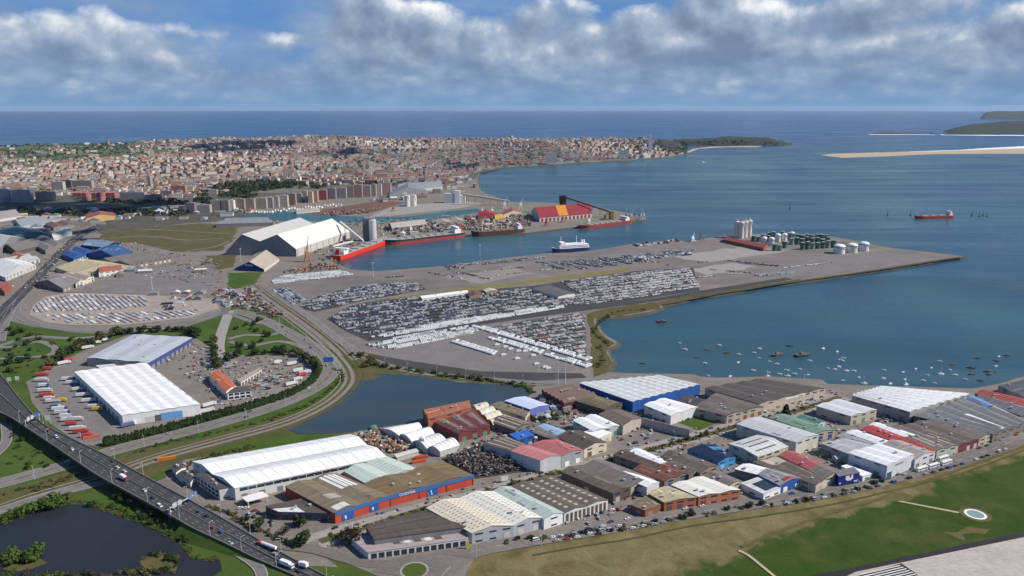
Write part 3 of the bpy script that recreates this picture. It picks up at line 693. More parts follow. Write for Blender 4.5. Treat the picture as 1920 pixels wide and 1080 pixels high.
class Shed:
    """One building: corners A (nearest), B (right), C (far), D (left) are eave pixels."""
    def __init__(s, name, label, q, h, roof='brown', wall='beige', kind='gable', n=1, d='v', rise=None, cat='warehouse', group=None, base=LAND - .05, dirt=.35, facade=True, over=.35, pf=None, doors=None, left=None, period=6.0):
        s.h = h; zt = LAND + h
        s.Q = [G(x, y, zt) for x, y in q]
        A, B, Cc, D = s.Q
        s.c = (A + B + Cc + D) / 4; s.c.z = base
        s.root = empty(name, s.c); tag(s.root, label, cat, group)
        s.d = d; w = (D - A).length if d == 'u' else (B - A).length
        if rise is None: rise = max(.8, w / n * .11)
        s.pf = pf or prof(kind, n, rise); s.kind = kind; s.base = base; s.roofc = pal(roof); s.wallc = pal(wall)
        s.walls(); s.roof_mesh(over, dirt, period)
        s.rise = rise
        if facade: s.facade(doors, left); s.wear()
    def P(s, u, v, z=0):
        A, B, Cc, D = s.Q
        p = (A * (1 - u) + B * u) * (1 - v) + (D * (1 - u) + Cc * u) * v
        t = v if s.d == 'u' else u
        return Vector((p.x - s.c.x, p.y - s.c.y, LAND + s.h + pz(s.pf, min(max(t, 0), 1)) + z - s.base))
    def walls(s):
        mb = MB()
        for side in range(4):
            f = [lambda t: (t, 0), lambda t: (1, t), lambda t: (1 - t, 1), lambda t: (0, 1 - t)][side]
            cross = (s.d == 'v' and side in (0, 2)) or (s.d == 'u' and side in (1, 3))
            ts = [0, 1]
            if cross: ts = sorted({round(t if side in (0, 1) else 1 - t, 5) for t, _ in s.pf})
            top = [s.P(*f(t)) for t in ts]
            a, b = top[0].copy(), top[-1].copy(); a.z = 0; b.z = 0
            ln = (b - a).length
            mb.face([a, b] + top[::-1], 0, [(0, 0), (ln, 0)] + [(ln * t, p.z) for t, p in list(zip(ts, top))[::-1]])
        s.wall = mb.build('wall', walling(s.wallc), s.root)
    def roof_mesh(s, over, dirt, period):
        mb = MB(); A, B, Cc, D = s.Q
        eu, ev = over / max(1, (B - A).length), over / max(1, (D - A).length)
        pf = s.pf; ts = [t for t, _ in pf]
        lo, hi = (-eu, 1 + eu) if s.d == 'u' else (-ev, 1 + ev)      # along the ridge
        xe = ev if s.d == 'u' else eu
        tt = [-xe] + ts[1:-1] + [1 + xe]
        acc = 0; T = .22
        for i in range(len(tt) - 1):
            a, b = tt[i], tt[i + 1]
            def q(al, t, z): return s.P(al, t, z) if s.d == 'u' else s.P(t, al, z)
            p = [q(lo, a, .06), q(hi, a, .06), q(hi, b, .06), q(lo, b, .06)]
            if s.kind == 'gable' or s.kind == 'vault' or s.kind == 'saw' or s.kind == 'mono':
                if i == 0: 
                    for k_ in (0, 1): p[k_].z -= .12
                if i == len(tt) - 2:
                    for k_ in (2, 3): p[k_].z -= .12
            L = (p[1] - p[0]).length; Wd = (p[2] - p[1]).length
            up = (p[1] - p[0]).cross(p[3] - p[0]).z > 0
            uv = [(0, acc), (L, acc), (L, acc + Wd), (0, acc + Wd)]
            f = list(zip(p, uv)); f = f if up else f[::-1]
            mb.face([x for x, _ in f], 0, [x for _, x in f])
            dn = [x - Vector((0, 0, T)) for x in p]
            for j in range(4):
                k_ = (j + 1) % 4; mb.face([p[j], p[k_], dn[k_], dn[j]], 0)
            acc += Wd + 3.7
        s.roof = mb.build('roof', roofing(s.roofc, dirt, period=period), s.root)
    def patch(s, u0, u1, v0, v1, col, name='roof_light', z=.14, mat=None):
        """A sheet of another kind lying on the roof."""
        mb = MB(); ts = [t for t, _ in s.pf]
        a, b = (v0, v1) if s.d == 'u' else (u0, u1)
        cuts = [a] + [t for t in ts if a + .004 < t < b - .004] + [b]
        for i in range(len(cuts) - 1):
            c0, c1 = cuts[i], cuts[i + 1]
            if s.d == 'u': p = [s.P(u0, c0, z), s.P(u1, c0, z), s.P(u1, c1, z), s.P(u0, c1, z)]
            else: p = [s.P(c0, v0, z), s.P(c1, v0, z), s.P(c1, v1, z), s.P(c0, v1, z)]
            if (p[1] - p[0]).cross(p[3] - p[0]).z < 0: p = p[::-1]
            L, Wd = (p[1] - p[0]).length, (p[2] - p[1]).length
            mb.face(p, 0, [(0, 0), (L, 0), (L, Wd), (0, Wd)])
        return mb.build(name, mat or roofing(pal(col), .2), s.roof)
    def dots(s, nu, nv, col, fu=.3, fv=.45, u=(.04, .96), v=(.05, .95)):
        for i in range(nu):
            for j in range(nv):
                uc = u[0] + (u[1] - u[0]) * (i + .5) / nu; vc = v[0] + (v[1] - v[0]) * (j + .5) / nv
                du, dv = (u[1] - u[0]) / nu * fu / 2, (v[1] - v[0]) / nv * fv / 2
                s.patch(uc - du, uc + du, vc - dv, vc + dv, col, 'skylight')
    def strips(s, n, col, along, w=.3, a=.06, b=.94):
        for i in range(n):
            t = (i + .5) / n; h_ = w / n / 2
            if along == 'v': s.patch(t - h_, t + h_, a, b, col, 'skylight')
            else: s.patch(a, b, t - h_, t + h_, col, 'skylight')
    def on_wall(s, side, t0, t1, z0, z1, col, name, out=.12, mat=None):
        """A door, window or sign panel on a wall; side 0 = AB, 3 = AD."""
        f = (lambda t: (t, 0)) if side == 0 else ((lambda t: (0, t)) if side == 3 else (lambda t: (1, t)))
        a, b = s.P(*f(t0)), s.P(*f(t1)); a.z = b.z = 0
        d = (b - a).normalized(); nn = Vector((d.y, -d.x, 0))
        if side == 3: nn = -nn
        mb = MB(); z0 += .05; z1 += .05
        lo = [a - nn * .05, b - nn * .05, b + nn * out, a + nn * out]
        mb.hexa([p + Vector((0, 0, z0)) for p in lo] + [p + Vector((0, 0, z1)) for p in lo])
        return mb.build(name, mat or solid(pal(col), .6), s.wall)
    def facade(s, doors, left):
        r = random.Random(int(s.c.x * 7 + s.c.y * 3))
        for side in (0, 3):
            ln = ((s.Q[1] if side == 0 else s.Q[3]) - s.Q[0]).length
            if side == 3 and left is False: continue
            if side == 0 and doors is False: continue
            k = max(1, min(9, int(ln / (9 if side == 0 else 14))))
            dc = doors or r.choice(['steel', 'blue', 'green', 'grey', 'slate', 'rust'])
            for i in range(k):
                t = (i + .5) / k; w = 2.2 / ln
                if (side == 0 and r.random() < .62) or (side == 3 and r.random() < .3):
                    s.on_wall(side, t - w, t + w, 0, min(4.6, s.h * .6), dc, 'door')
                else:
                    s.on_wall(side, t - w * 1.1, t + w * 1.1, 1.2, 2.4, None, 'window', mat=GLASS)
                if s.h > 6.5 and r.random() < .75:
                    s.on_wall(side, t - w * 1.25, t + w * 1.25, s.h - 2.3, s.h - 1.1, None, 'window', mat=GLASS)
    def wear(s):
        """Replaced sheets, roof lights and vents as old roofs gather them."""
        r = random.Random(int(s.c.x * 5 + s.c.y * 11)); g = sum(s.roofc) / 3
        if g > .55: s.vents(r.randint(0, 2), int(s.c.x)); return
        for i in range(r.randint(2, 6)):
            u, v = r.uniform(.03, .85), r.uniform(.03, .85); k = r.choice((.6, .75, 1.35, 1.7)); c_ = tuple(min(.7, max(.02, x * k + r.uniform(-.01, .03))) for x in s.roofc)
            if s.d == 'v': s.patch(u, min(.98, u + r.uniform(.04, .10)), v, min(.98, v + r.uniform(.1, .4)), c_, 'roof_repair', .12 + i * .01)
            else: s.patch(u, min(.98, u + r.uniform(.1, .4)), v, min(.98, v + r.uniform(.04, .10)), c_, 'roof_repair', .12 + i * .01)
        s.vents(r.randint(1, 3), int(s.c.y))
    def vents(s, n, seed=1):
        r = random.Random(seed)
        for i in range(n):
            p = s.P(r.uniform(.12, .88), r.uniform(.12, .88)); mb = MB(); mb.box((p.x, p.y, p.z - .2), (1.4, 1.4, 1.5)); mb.box((p.x, p.y, p.z + 1.3), (1.8, 1.8, .25))
            mb.build('roof_vent', solid((.45, .45, .45), .5), s.roof)
B = {}
def bd(key, label, q, h, **k):
    nm = k.pop('name', 'warehouse'); B[key] = Shed(nm, label, q, h, **k); return B[key]

# the estate's south row, along the road beside the airfield
x = bd('B1', 'very long white twin-vaulted warehouse beside the motorway and green bank', [(440, 915), (724, 856), (655, 814), (361, 865)], 11, roof='white', wall='offwhite', kind='gable', n=2, d='u', rise=3.0, dirt=.16, doors='slate', period=9)
x.patch(.02, .98, .485, .515, 'pale', 'valley_gutter'); x.patch(.03, .97, .40, .45, 'offwhite', 'skylight'); 
for i in range(18): x.on_wall(0, .03 + i * .053, .078 + i * .053, 7.4, 9.8, None, 'window', mat=GLASS)
x = bd('B2', 'dark-roofed office block with white end wall against the long white warehouse', [(411, 917), (436, 913), (392, 884), (367, 888)], 10, roof='dark', wall='offwhite', kind='flat', cat='office', name='office_block', left=False)
for i in range(2):
    for r_ in range(6): x.on_wall(3, .06 + r_ * .155, .17 + r_ * .155, 2 + i * 3.6, 4 + i * 3.6, None, 'window', mat=GLASS)
bd('B3', 'small dark flat-roofed annex with white gable at the motorway end', [(357, 904), (369, 894), (352, 880), (333, 888)], 6, roof='dark', wall='offwhite', kind='gable', d='v', name='annex_building', cat='building')
bd('B4', 'little brown shed with white wall beside the orange machinery', [(330, 885), (353, 875), (345, 866), (322, 873)], 6, roof='umber', wall='white', name='workshop', cat='workshop')
# the blue and red trade hall
x = bd('C1', 'ochre-roofed trade hall with red walls under a blue fascia', [(731, 930), (888, 891), (833, 866), (682, 907)], 9, roof='ochre', wall=(.50, .075, .05), n=2, d='v', rise=2.2, facade=False, dirt=.45)
x.on_wall(0, 0, 1, 6.6, 9.8, (.05, .15, .34), 'fascia', .45)
for a, b in ((.43, .56), ): x.on_wall(0, a, b, 0, 6.5, 'blue', 'entrance', .3)
for a in (.0, .335, .66, .985): x.on_wall(0, a, a + .006, 0, 6.5, 'maroon', 'pilaster', .3)
for a, z0, z1 in ((.47, 3.6, 5.2), (.478, 1.5, 3.0)): x.on_wall(0, a, a + .012, z0, z1, 'white', 'emblem', .36)
x.patch(.55, .585, .66, .74, 'cream', 'skylight'); x.vents(3, 4)
SIGN_SHED = x
x = bd('C1g', 'pale mint green corrugated hall behind the ochre roof', [(684, 905), (785, 880), (722, 854), (645, 883)], 9, roof='mint', wall='pale', n=2, d='v', rise=2.2, facade=False, dirt=.15, period=4)
x.strips(9, 'offwhite', 'u', .3)
x = bd('C2', 'brown trade hall with white skylight bays, blue and red front', [(628, 962), (731, 930), (631, 887), (535, 912)], 9, roof='tan', wall=(.46, .075, .05), n=2, d='v', rise=2, facade=False, dirt=.45)
x.on_wall(0, 0, 1, 6.6, 9.8, (.05, .14, .32), 'fascia', .45)
for a, b in ((.12, .33), (.62, .78)): x.on_wall(0, a, b, 0, 6.5, 'blue', 'entrance', .3)
for a in (.17, .66): x.on_wall(0, a, a + .025, 2, 4.5, 'white', 'emblem', .36)
for i in range(4): x.patch(.60 + i * .085, .66 + i * .085, .50, .96, 'white', 'skylight')
x.patch(.20, .42, .30, .46, 'beige', 'roof_repair'); x.patch(.06, .30, .03, .15, 'offwhite', 'roof_repair')
x = bd('C3', 'low dark violet-fronted showroom with a white canopy roof on the corner', [(523, 960), (634, 962), (590, 930), (498, 949)], 7, roof='umber', wall=(.13, .10, .13), kind='flat', doors='slate', cat='showroom', name='showroom')
x.patch(.0, .45, .02, .5, 'offwhite', 'roof_repair'); x.on_wall(0, .05, .95, 5, 6.6, (.09, .08, .22), 'fascia', .3)
for i in range(7): x.on_wall(0, .06 + i * .13, .15 + i * .13, .6, 3.8, None, 'window', mat=GLASS)
x = bd('D1', 'dark brown flat-roofed factory hall beside the roundabout', [(702, 1011), (872, 987), (795, 958), (686, 986)], 10, roof='umber', wall='slate', kind='gable', n=3, d='u', rise=.7, facade=False, dirt=.4)
x.strips(5, 'brown', 'u', .1)
x = bd('D2', 'low colonnaded showroom wing with pinkish roof facing the roundabout', [(690, 1036), (878, 1010), (868, 996), (655, 1006)], 5.5, roof=(.40, .34, .33), wall='offwhite', kind='flat', facade=False, name='showroom', cat='showroom')
for i in range(13): x.on_wall(0, .03 + i * .074, .085 + i * .074, .3, 4.2, None, 'window', mat=GLASS)
for i in range(5): x.patch(.30 + i * .1, .37 + i * .1, .3, .8, 'offwhite' if i % 2 else 'umber', 'roof_light')
x = bd('E1', 'cream vaulted warehouse dotted with small skylights on the airfield road', [(885, 999), (963, 985), (861, 934), (800, 952)], 9, roof=(.66, .60, .47), wall='steel', n=1, d='v', rise=3, dirt=.12, doors='pale'); x.dots(7, 14, 'tan', .35, .3)
x = bd('E2', 'white vaulted warehouse dotted with skylights adjoining the cream one', [(963, 985), (1018, 970), (925, 921), (861, 934)], 9, roof=(.70, .68, .60), wall='steel', n=1, d='v', rise=3, dirt=.1, doors='pale'); x.dots(5, 14, 'beige', .35, .3)
bd('E3', 'pale sea-green roofed warehouse with tall white front', [(1020, 973), (1058, 961), (957, 912), (925, 920)], 9, roof=(.42, .50, .44), wall='white', n=1, d='v', rise=2, dirt=.15, doors='dark')
x = bd('E4', 'brown hall with rows of pale skylights and white pillared front', [(1058, 962), (1140, 937), (1035, 892), (958, 912)], 9, roof='brown', wall='offwhite', n=2, d='v', rise=1.6, facade=False); x.dots(4, 9, 'sand', .3, .5)
for i in range(10): x.on_wall(0, .04 + i * .095, .10 + i * .095, .5, 7.6, None, 'window', mat=solid((.12, .08, .08), .3))
x = bd('F1', 'long brown gabled workshop with pale parapet and blank dark flank', [(1150, 925), (1183, 913), (1092, 872), (1053, 884)], 9, roof='brown', wall='umber', n=1, doors='grey')
bd('F2', 'grey-brown gabled workshop beside the white-capped unit', [(1183, 913), (1228, 898), (1132, 862), (1092, 873)], 8.4, roof='taupe', wall='beige', n=1)
bd('F2w', 'short white-roofed unit with panelled joints among brown roofs', [(1213, 913), (1236, 904), (1180, 884), (1158, 890)], 9.6, roof='white', wall='offwhite', n=1, dirt=.12, period=5)
bd('F3', 'rusty red-brown roofed workshop behind the brick row', [(1246, 902), (1292, 886), (1227, 861), (1187, 880)], 8, roof='rust', wall='taupe', n=2, dirt=.4)
bd('F4', 'narrow white-roofed unit with panel joints next to the inner road', [(1233, 873), (1254, 866), (1199, 841), (1179, 847)], 8.6, roof='white', wall='pale', n=1, dirt=.1, period=5)
bd('F5', 'dark brown workshop between the narrow white unit and pitched brown shed', [(1292, 890), (1318, 880), (1256, 861), (1232, 870)], 7.6, roof='brown', wall='taupe', n=1)
bd('F6', 'brown gabled workshop on the inner road beside the narrow white unit', [(1228, 879), (1250, 870), (1176, 842), (1150, 852)], 8, roof='umber', wall='taupe', n=1)
bd('F7', 'brown pitched shed with orange-brown front beside the navy roof', [(1313, 887), (1347, 873), (1266, 843), (1240, 855)], 8, roof='brown', wall=(.30, .20, .14), n=1)
bd('G1', 'low red-brick building with mossy brown roof at the street corner', [(1210, 957), (1247, 943), (1215, 928), (1183, 946)], 6, roof='tan', wall='brick', kind='flat', dirt=.55, doors='slate')
x = bd('G2', 'brick-fronted unit with stained yellowish flat roof', [(1246, 942), (1306, 932), (1253, 911), (1216, 925)], 8, roof=(.56, .48, .31), wall=(.38, .13, .07), kind='gable', n=1, rise=1.2, dirt=.5, doors='dark')
x = bd('G3', 'large white-roofed unit with an orange brick street front', [(1310, 931), (1388, 918), (1319, 893), (1259, 909)], 8.5, roof=(.72, .70, .63), wall=(.42, .16, .09), n=2, d='v', rise=1.2, dirt=.15, doors='maroon', period=3)
bd('G4', 'brown striped shed with pale gable behind the orange brick unit', [(1362, 916), (1389, 901), (1346, 883), (1319, 893)], 8, roof='taupe', wall='beige', n=1, period=4)
bd('H1', 'small white-roofed unit between brown workshops near the blue garage', [(1419, 889), (1448, 880), (1406, 869), (1378, 879)], 7.5, roof='white', wall='taupe', n=1, dirt=.15)
x = bd('H2', 'grey-roofed garage with blue wall and red roof strip on the street', [(1462, 910), (1506, 896), (1451, 880), (1421, 889)], 7.5, roof='grey', wall='blue', n=1, doors='white')
x.patch(.25, .95, .05, .2, 'red', 'roof_band'); x.on_wall(0, 0, 1, 5.4, 7.4, 'blue', 'fascia', .3)
x = bd('H3', 'white-framed showroom with dark glass roof beside the blue garage', [(1432, 926), (1464, 913), (1426, 893), (1390, 906)], 6, roof='offwhite', wall='white', kind='flat', doors='blue', name='showroom', cat='showroom'); x.patch(.25, .9, .1, .75, 'dark', 'roof_glazing', mat=GLASS)
x = bd('I1', 'navy blue roofed unit with bright blue glazed front', [(1347, 867), (1379, 856), (1341, 833), (1289, 842)], 8, roof='navy', wall='cyan', n=1, doors='sky', dirt=.2); x.patch(.55, .98, .55, .8, 'cyan', 'roof_light')
x = bd('I2', 'pale grey shed with dark roof slots and windowed cream front', [(1421, 856), (1478, 837), (1424, 814), (1367, 832)], 10, roof=(.55, .55, .53), wall='sand', n=1, d='u', rise=1.8, dirt=.15)
for a in (.2, .45, .7): x.patch(.15, .8, a, a + .05, 'umber', 'skylight')
bd('I3', 'tall long plain grey warehouse with cream gable on the inner road', [(1493, 829), (1535, 815), (1425, 781), (1382, 795)], 13, roof=(.47, .48, .49), wall=(.56, .54, .47), n=1, d='v', rise=2, dirt=.12, doors='cream')
bd('I4', 'long green-roofed shed beside the tall grey warehouse', [(1531, 813), (1566, 806), (1472, 776), (1442, 782)], 8, roof=(.20, .30, .23), wall='sand', n=1, d='v', rise=1.6, dirt=.3)
bd('I4b', 'small dark green roofed shed by the conical dark tree', [(1531, 798), (1548, 790), (1512, 778), (1492, 783)], 7, roof='green', wall='pale', n=1)
x = bd('J1', 'brown workshop whose rear roof half is bright red', [(1548, 897), (1579, 885), (1488, 846), (1460, 854)], 8, roof='taupe', wall='sand', n=1); x.patch(.0, 1, .35, .99, (.40, .10, .10), 'red_roof_sheets')
x = bd('J2', 'long brown gabled workshop with a cream patch at its far end', [(1530, 909), (1550, 898), (1456, 855), (1413, 866)], 7.6, roof='brown', wall='sand', n=2); x.patch(.2, .9, .75, .97, 'sand', 'roof_repair')
x = bd('J3', 'deep blue fronted store with white emblem on the airfield road', [(1573, 893), (1612, 886), (1600, 876), (1563, 883)], 9.5, roof='slate', wall=(.014, .024, .19), kind='flat', facade=False, cat='store', name='store')
x.on_wall(0, .1, .9, 0, 1.2, 'dark', 'window', mat=GLASS); x.on_wall(0, .34, .70, 5.2, 6.6, 'white', 'emblem', .2); x.on_wall(0, .40, .62, 4.2, 5.0, 'white', 'emblem', .2); x.on_wall(0, .33, .52, 7.0, 8.4, 'white', 'emblem', .2); x.on_wall(0, .60, .69, 6.9, 8.7, 'white', 'emblem', .2); x.on_wall(0, .75, .92, 2.0, 3.4, 'lav', 'emblem', .2); x.on_wall(0, .04, .12, 2.4, 3.6, 'lav', 'emblem', .2)
bd('J4', 'white low canopy building next to the deep blue store', [(1618, 893), (1634, 888), (1592, 870), (1578, 874)], 5, roof='white', wall='white', kind='flat', dirt=.1, cat='building')
# the bay side
x = bd('K1', 'huge bright white many-ridged warehouse on the bay shore', [(1707, 772), (1823, 738), (1655, 725), (1598, 741)], 12, roof='white', wall='concrete', n=8, d='v', rise=1.6, dirt=.16, doors='slate', period=12)
bd('K2', 'pale grey roofed block with windowed cream front before the huge white warehouse', [(1596, 780), (1644, 768), (1575, 748), (1531, 761)], 10, roof=(.58, .60, .61), wall='sand', n=2, d='v', rise=1.2, dirt=.15)
x = bd('K3', 'broad dark grey gabled halls with a white roof strip by the airfield road', [(1862, 814), (1890, 804), (1772, 759), (1714, 779)], 9, roof='slate', wall='taupe', n=3, d='v', rise=1.4, dirt=.3); x.patch(.72, .97, .02, .6, 'white', 'roof_repair')
x = bd('K3b', 'dark grey gabled halls with a bright blue roof strip near the shore', [(1890, 804), (1930, 791), (1826, 742), (1772, 759)], 9, roof=(.22, .215, .215), wall='taupe', n=3, d='v', rise=1.4); x.patch(.62, .97, .60, .99, (.13, .28, .58), 'blue_roof_sheets')
bd('K4', 'narrow red-roofed shed running towards the shore', [(1928, 766), (1952, 755), (1852, 732), (1828, 738)], 8, roof=(.38, .09, .075), wall='sand', n=1, dirt=.25)
bd('K4b', 'narrow grey shed between the red-roofed shed and dark halls', [(1914, 779), (1942, 768), (1846, 742), (1826, 748)], 8, roof='slate', wall='taupe', n=1)
bd('K5', 'dark flat-roofed building at the water beyond the red-roofed shed', [(1925, 748), (1985, 727), (1940, 708), (1872, 723)], 8, roof=(.11, .11, .12), wall='beige', n=2, d='u', rise=1)
bd('L1', 'narrow white-roofed shed left of the broad dark halls', [(1706, 822), (1718, 815), (1646, 792), (1630, 797)], 8, roof='white', wall='pale', n=1, dirt=.12)
x = bd('L2', 'long narrow bright red roofed shed between white-roofed sheds', [(1738, 851), (1757, 844), (1640, 797), (1616, 805)], 8, roof=(.40, .06, .055), wall='beige', n=1, dirt=.2)
bd('L3', 'narrow white-roofed shed left of the long red roof', [(1662, 837), (1677, 830), (1607, 806), (1586, 811)], 7.6, roof=(.72, .73, .73), wall='grey', n=1, dirt=.12)
bd('L3b', 'slim grey roofed shed left of the narrow white sheds', [(1636, 842), (1655, 836), (1588, 813), (1568, 818)], 7, roof='grey', wall='slate', n=1)
x = bd('L4', 'brown hall with pale roof-light strips and green-framed glass front', [(1757, 845), (1797, 835), (1692, 799), (1652, 800)], 8, roof='taupe', wall=(.45, .48, .38), n=2, d='v', rise=1.2); x.strips(3, 'sand', 'v', .22, .1, .5)
x = bd('L5', 'brown hall with maroon shop front on the airfield road', [(1797, 835), (1836, 823), (1732, 788), (1692, 799)], 8, roof='brown', wall='maroon', n=2, d='v', rise=1.2)
bd('L6', 'brown hall with tan front between the maroon front and dark halls', [(1836, 823), (1862, 815), (1772, 784), (1732, 790)], 7.5, roof='taupe', wall='sand', n=1)
x = bd('M1', 'tall white industrial hall with silver-ridged roof beside parked buses', [(1664, 873), (1714, 852), (1650, 832), (1592, 849)], 13, roof=(.70, .71, .72), wall=(.60, .61, .64), n=3, d='v', rise=1.2, dirt=.1, doors=False, left=None)
x.on_wall(0, .02, .2, .3, 6, None, 'window', mat=solid((.04, .09, .09), .15)); x.on_wall(0, .3, .6, 9.5, 11, 'slate', 'sign_lettering')
bd('M2', 'grey roofed hall behind the tall white industrial hall', [(1592, 851), (1640, 835), (1586, 822), (1540, 831)], 10, roof=(.45, .46, .47), wall='grey', n=2, d='v', rise=1)
bd('M3', 'white-fronted hall with beige roof between white hall and red roof', [(1716, 862), (1753, 848), (1690, 826), (1652, 834)], 9, roof=(.42, .38, .34), wall=(.62, .62, .63), n=1, doors='slate')
x = bd('N1', 'big white-roofed warehouse with deep blue walls on the bay shore', [(1187, 753), (1313, 721), (1240, 704), (1087, 718)], 12, roof=(.64, .66, .65), wall=(.028, .10, .34), n=9, d='v', rise=1.2, dirt=.18, facade=False, period=10)
x.dots(9, 6, 'cream', .2, .4)
bd('N2', 'bright white box warehouse in front of the blue-walled warehouse', [(1258, 779), (1308, 763), (1247, 746), (1208, 759)], 10, roof='white', wall='offwhite', n=2, d='v', rise=1.2, dirt=.16, doors=False)
x = bd('N3', 'brown hall with cream shop front beside a patch of grass', [(1363, 779), (1432, 762), (1345, 736), (1302, 765)], 9, roof=(.17, .145, .125), wall='beige', n=2, d='v', rise=1.4)
x = bd('N4', 'very large dark brown hall with long cream front by the bay', [(1424, 757), (1548, 728), (1432, 710), (1322, 728)], 10, roof=(.125, .108, .095), wall=(.50, .42, .34), n=4, d='v', rise=1.4, dirt=.4, doors='sand'); x.on_wall(0, .38, .68, 7.6, 9.6, 'offwhite', 'sign_board')
bd('N5', 'dark slatted shed squeezed between white box and big brown hall', [(1306, 764), (1334, 753), (1292, 741), (1264, 751)], 7, roof='dark', wall='taupe', n=4, d='v', rise=.8)
x = bd('O1', 'pale lavender roofed block with violet-blue end wall near the lagoon', [(994, 767), (1029, 759), (985, 743), (947, 751)], 10, roof=(.52, .58, .72), wall=(.17, .20, .52), n=1, d='v', rise=1.2, dirt=.08, facade=False)
bd('O1b', 'tan shed in front of the lavender block', [(985, 782), (995, 771), (947, 753), (918, 760)], 7, roof='tan', wall='sand', n=1)
x = bd('O2a', 'tall orange-brick factory tier at the lagoon edge', [(803, 785), (883, 764), (878, 751), (793, 768)], 14, roof=(.33, .13, .08), wall=(.34, .11, .07), kind='gable', n=2, d='u', rise=2, name='factory', cat='factory', dirt=.4)
x = bd('O2b', 'maroon factory hall with grey-streaked roof below the brick tier', [(860, 813), (919, 798), (885, 766), (797, 783)], 9, roof=(.20, .07, .065), wall=(.19, .05, .05), n=3, d='v', rise=1.4, name='factory', cat='factory', dirt=.5); x.strips(3, 'taupe', 'v', .45, .1, .75)
bd('O3', 'row of cream tent-like vaults beside the maroon factory', [(925, 796), (954, 786), (907, 754), (885, 760)], 6, roof='cream', wall='sand', kind='vault', n=4, d='u', rise=2, dirt=.15)
x = bd('O4', 'brown shed with pale striped roof lights beside the cream vaults', [(967, 807), (998, 794), (951, 778), (918, 790)], 7, roof='brown', wall='taupe', n=1); x.strips(4, 'sand', 'v', .25)
bd('O5', 'red-brown sawtooth-roofed factory near the tall white masts', [(1058, 756), (1118, 741), (1072, 723), (1016, 733)], 8, roof=(.165, .11, .09), wall='maroon', kind='saw', n=6, d='u', rise=2.4, dirt=.3)
bd('O6', 'brown vaulted hall beside the blue-walled warehouse', [(1135, 768), (1167, 756), (1116, 741), (1082, 752)], 9, roof=(.20, .165, .10), wall='umber', kind='vault', n=1, d='v', rise=3)
bd('O7', 'snow-white pitched warehouse with grey flank in mid-estate', [(1112, 808), (1164, 798), (1117, 777), (1075, 788)], 9, roof='white', wall='pale', n=2, d='v', rise=1.6, dirt=.16)
bd('O8', 'grey-brown shed with tall beige wall by the concrete yard', [(1168, 798), (1202, 784), (1166, 768), (1123, 776)], 10, roof=(.19, .15, .12), wall=(.46, .41, .35), n=1, facade=False, rise=2.5)
bd('P1', 'pink-roofed hall with white front wall on the inner road', [(1013, 863), (1052, 854), (991, 835), (958, 845)], 12, roof=(.50, .20, .20), wall=(.58, .59, .60), n=1, rise=2, dirt=.15, facade=False)
bd('P2', 'rose-red roofed hall with grey end and white door', [(1053, 855), (1094, 843), (1046, 824), (991, 834)], 11, roof=(.42, .14, .14), wall=(.34, .36, .38), n=1, rise=2, dirt=.2, doors='white')
x = bd('P3', 'brown hall with pale roof stripes adjoining the pink roof', [(957, 845), (991, 835), (950, 818), (907, 831)], 10, roof='brown', wall='pale', n=1, rise=1.6, facade=False); x.strips(4, 'sand', 'v', .2)
bd('P4', 'bright royal blue roofed unit behind the pink-roofed hall', [(972, 825), (1002, 815), (986, 806), (955, 814)], 10, roof=(.03, .12, .42), wall='blue', kind='flat', dirt=.1)
bd('P5', 'pale sky-blue roofed strip unit in mid-estate', [(1055, 819), (1071, 812), (1026, 795), (1009, 799)], 8, roof=(.30, .44, .62), wall='sky', n=1, dirt=.12)
bd('P5b', 'brown shed left of the pale sky-blue strip', [(1045, 827), (1057, 819), (1009, 800), (990, 807)], 7.6, roof='taupe', wall='umber', n=1)
bd('P6', 'brown pitched hall with cream windowed offices on the inner road', [(1095, 842), (1138, 829), (1086, 806), (1044, 818)], 9, roof='umber', wall='cream', n=1)
bd('P7', 'small white flat-roofed unit before the snow-white warehouse', [(1115, 825), (1147, 811), (1121, 803), (1090, 811)], 8, roof='white', wall='cream', kind='flat', dirt=.1)
for key, q, lb in (('Q1', [(748, 816), (791, 802), (780, 793), (714, 804)], 'white barrel-vaulted store nearest the lagoon bank'), ('Q2', [(772, 827), (814, 812), (800, 801), (750, 814)], 'white barrel-vaulted store in the middle of the lagoon row'),
                   ('Q3', [(800, 840), (838, 827), (816, 813), (778, 826)], 'white ribbed vaulted store beside the silver silo'), ('Q4', [(825, 846), (861, 834), (843, 821), (804, 838)], 'white ribbed vaulted store nearest the scrap yard')):
    x = bd(key, lb, q, 6, roof='white', wall='pale', kind='vault', n=1, d='u', rise=2.6, dirt=.12, facade=False, period=2.5)
    if key in ('Q3', 'Q4'): x.strips(5, 'steel', 'v', .1, 0.02, .98)
bd('S1', 'plain white container-like shed on the timber yard edge', [(745, 858), (785, 846), (780, 841), (740, 852)], 4, roof='offwhite', wall='sand', kind='flat', facade=False)
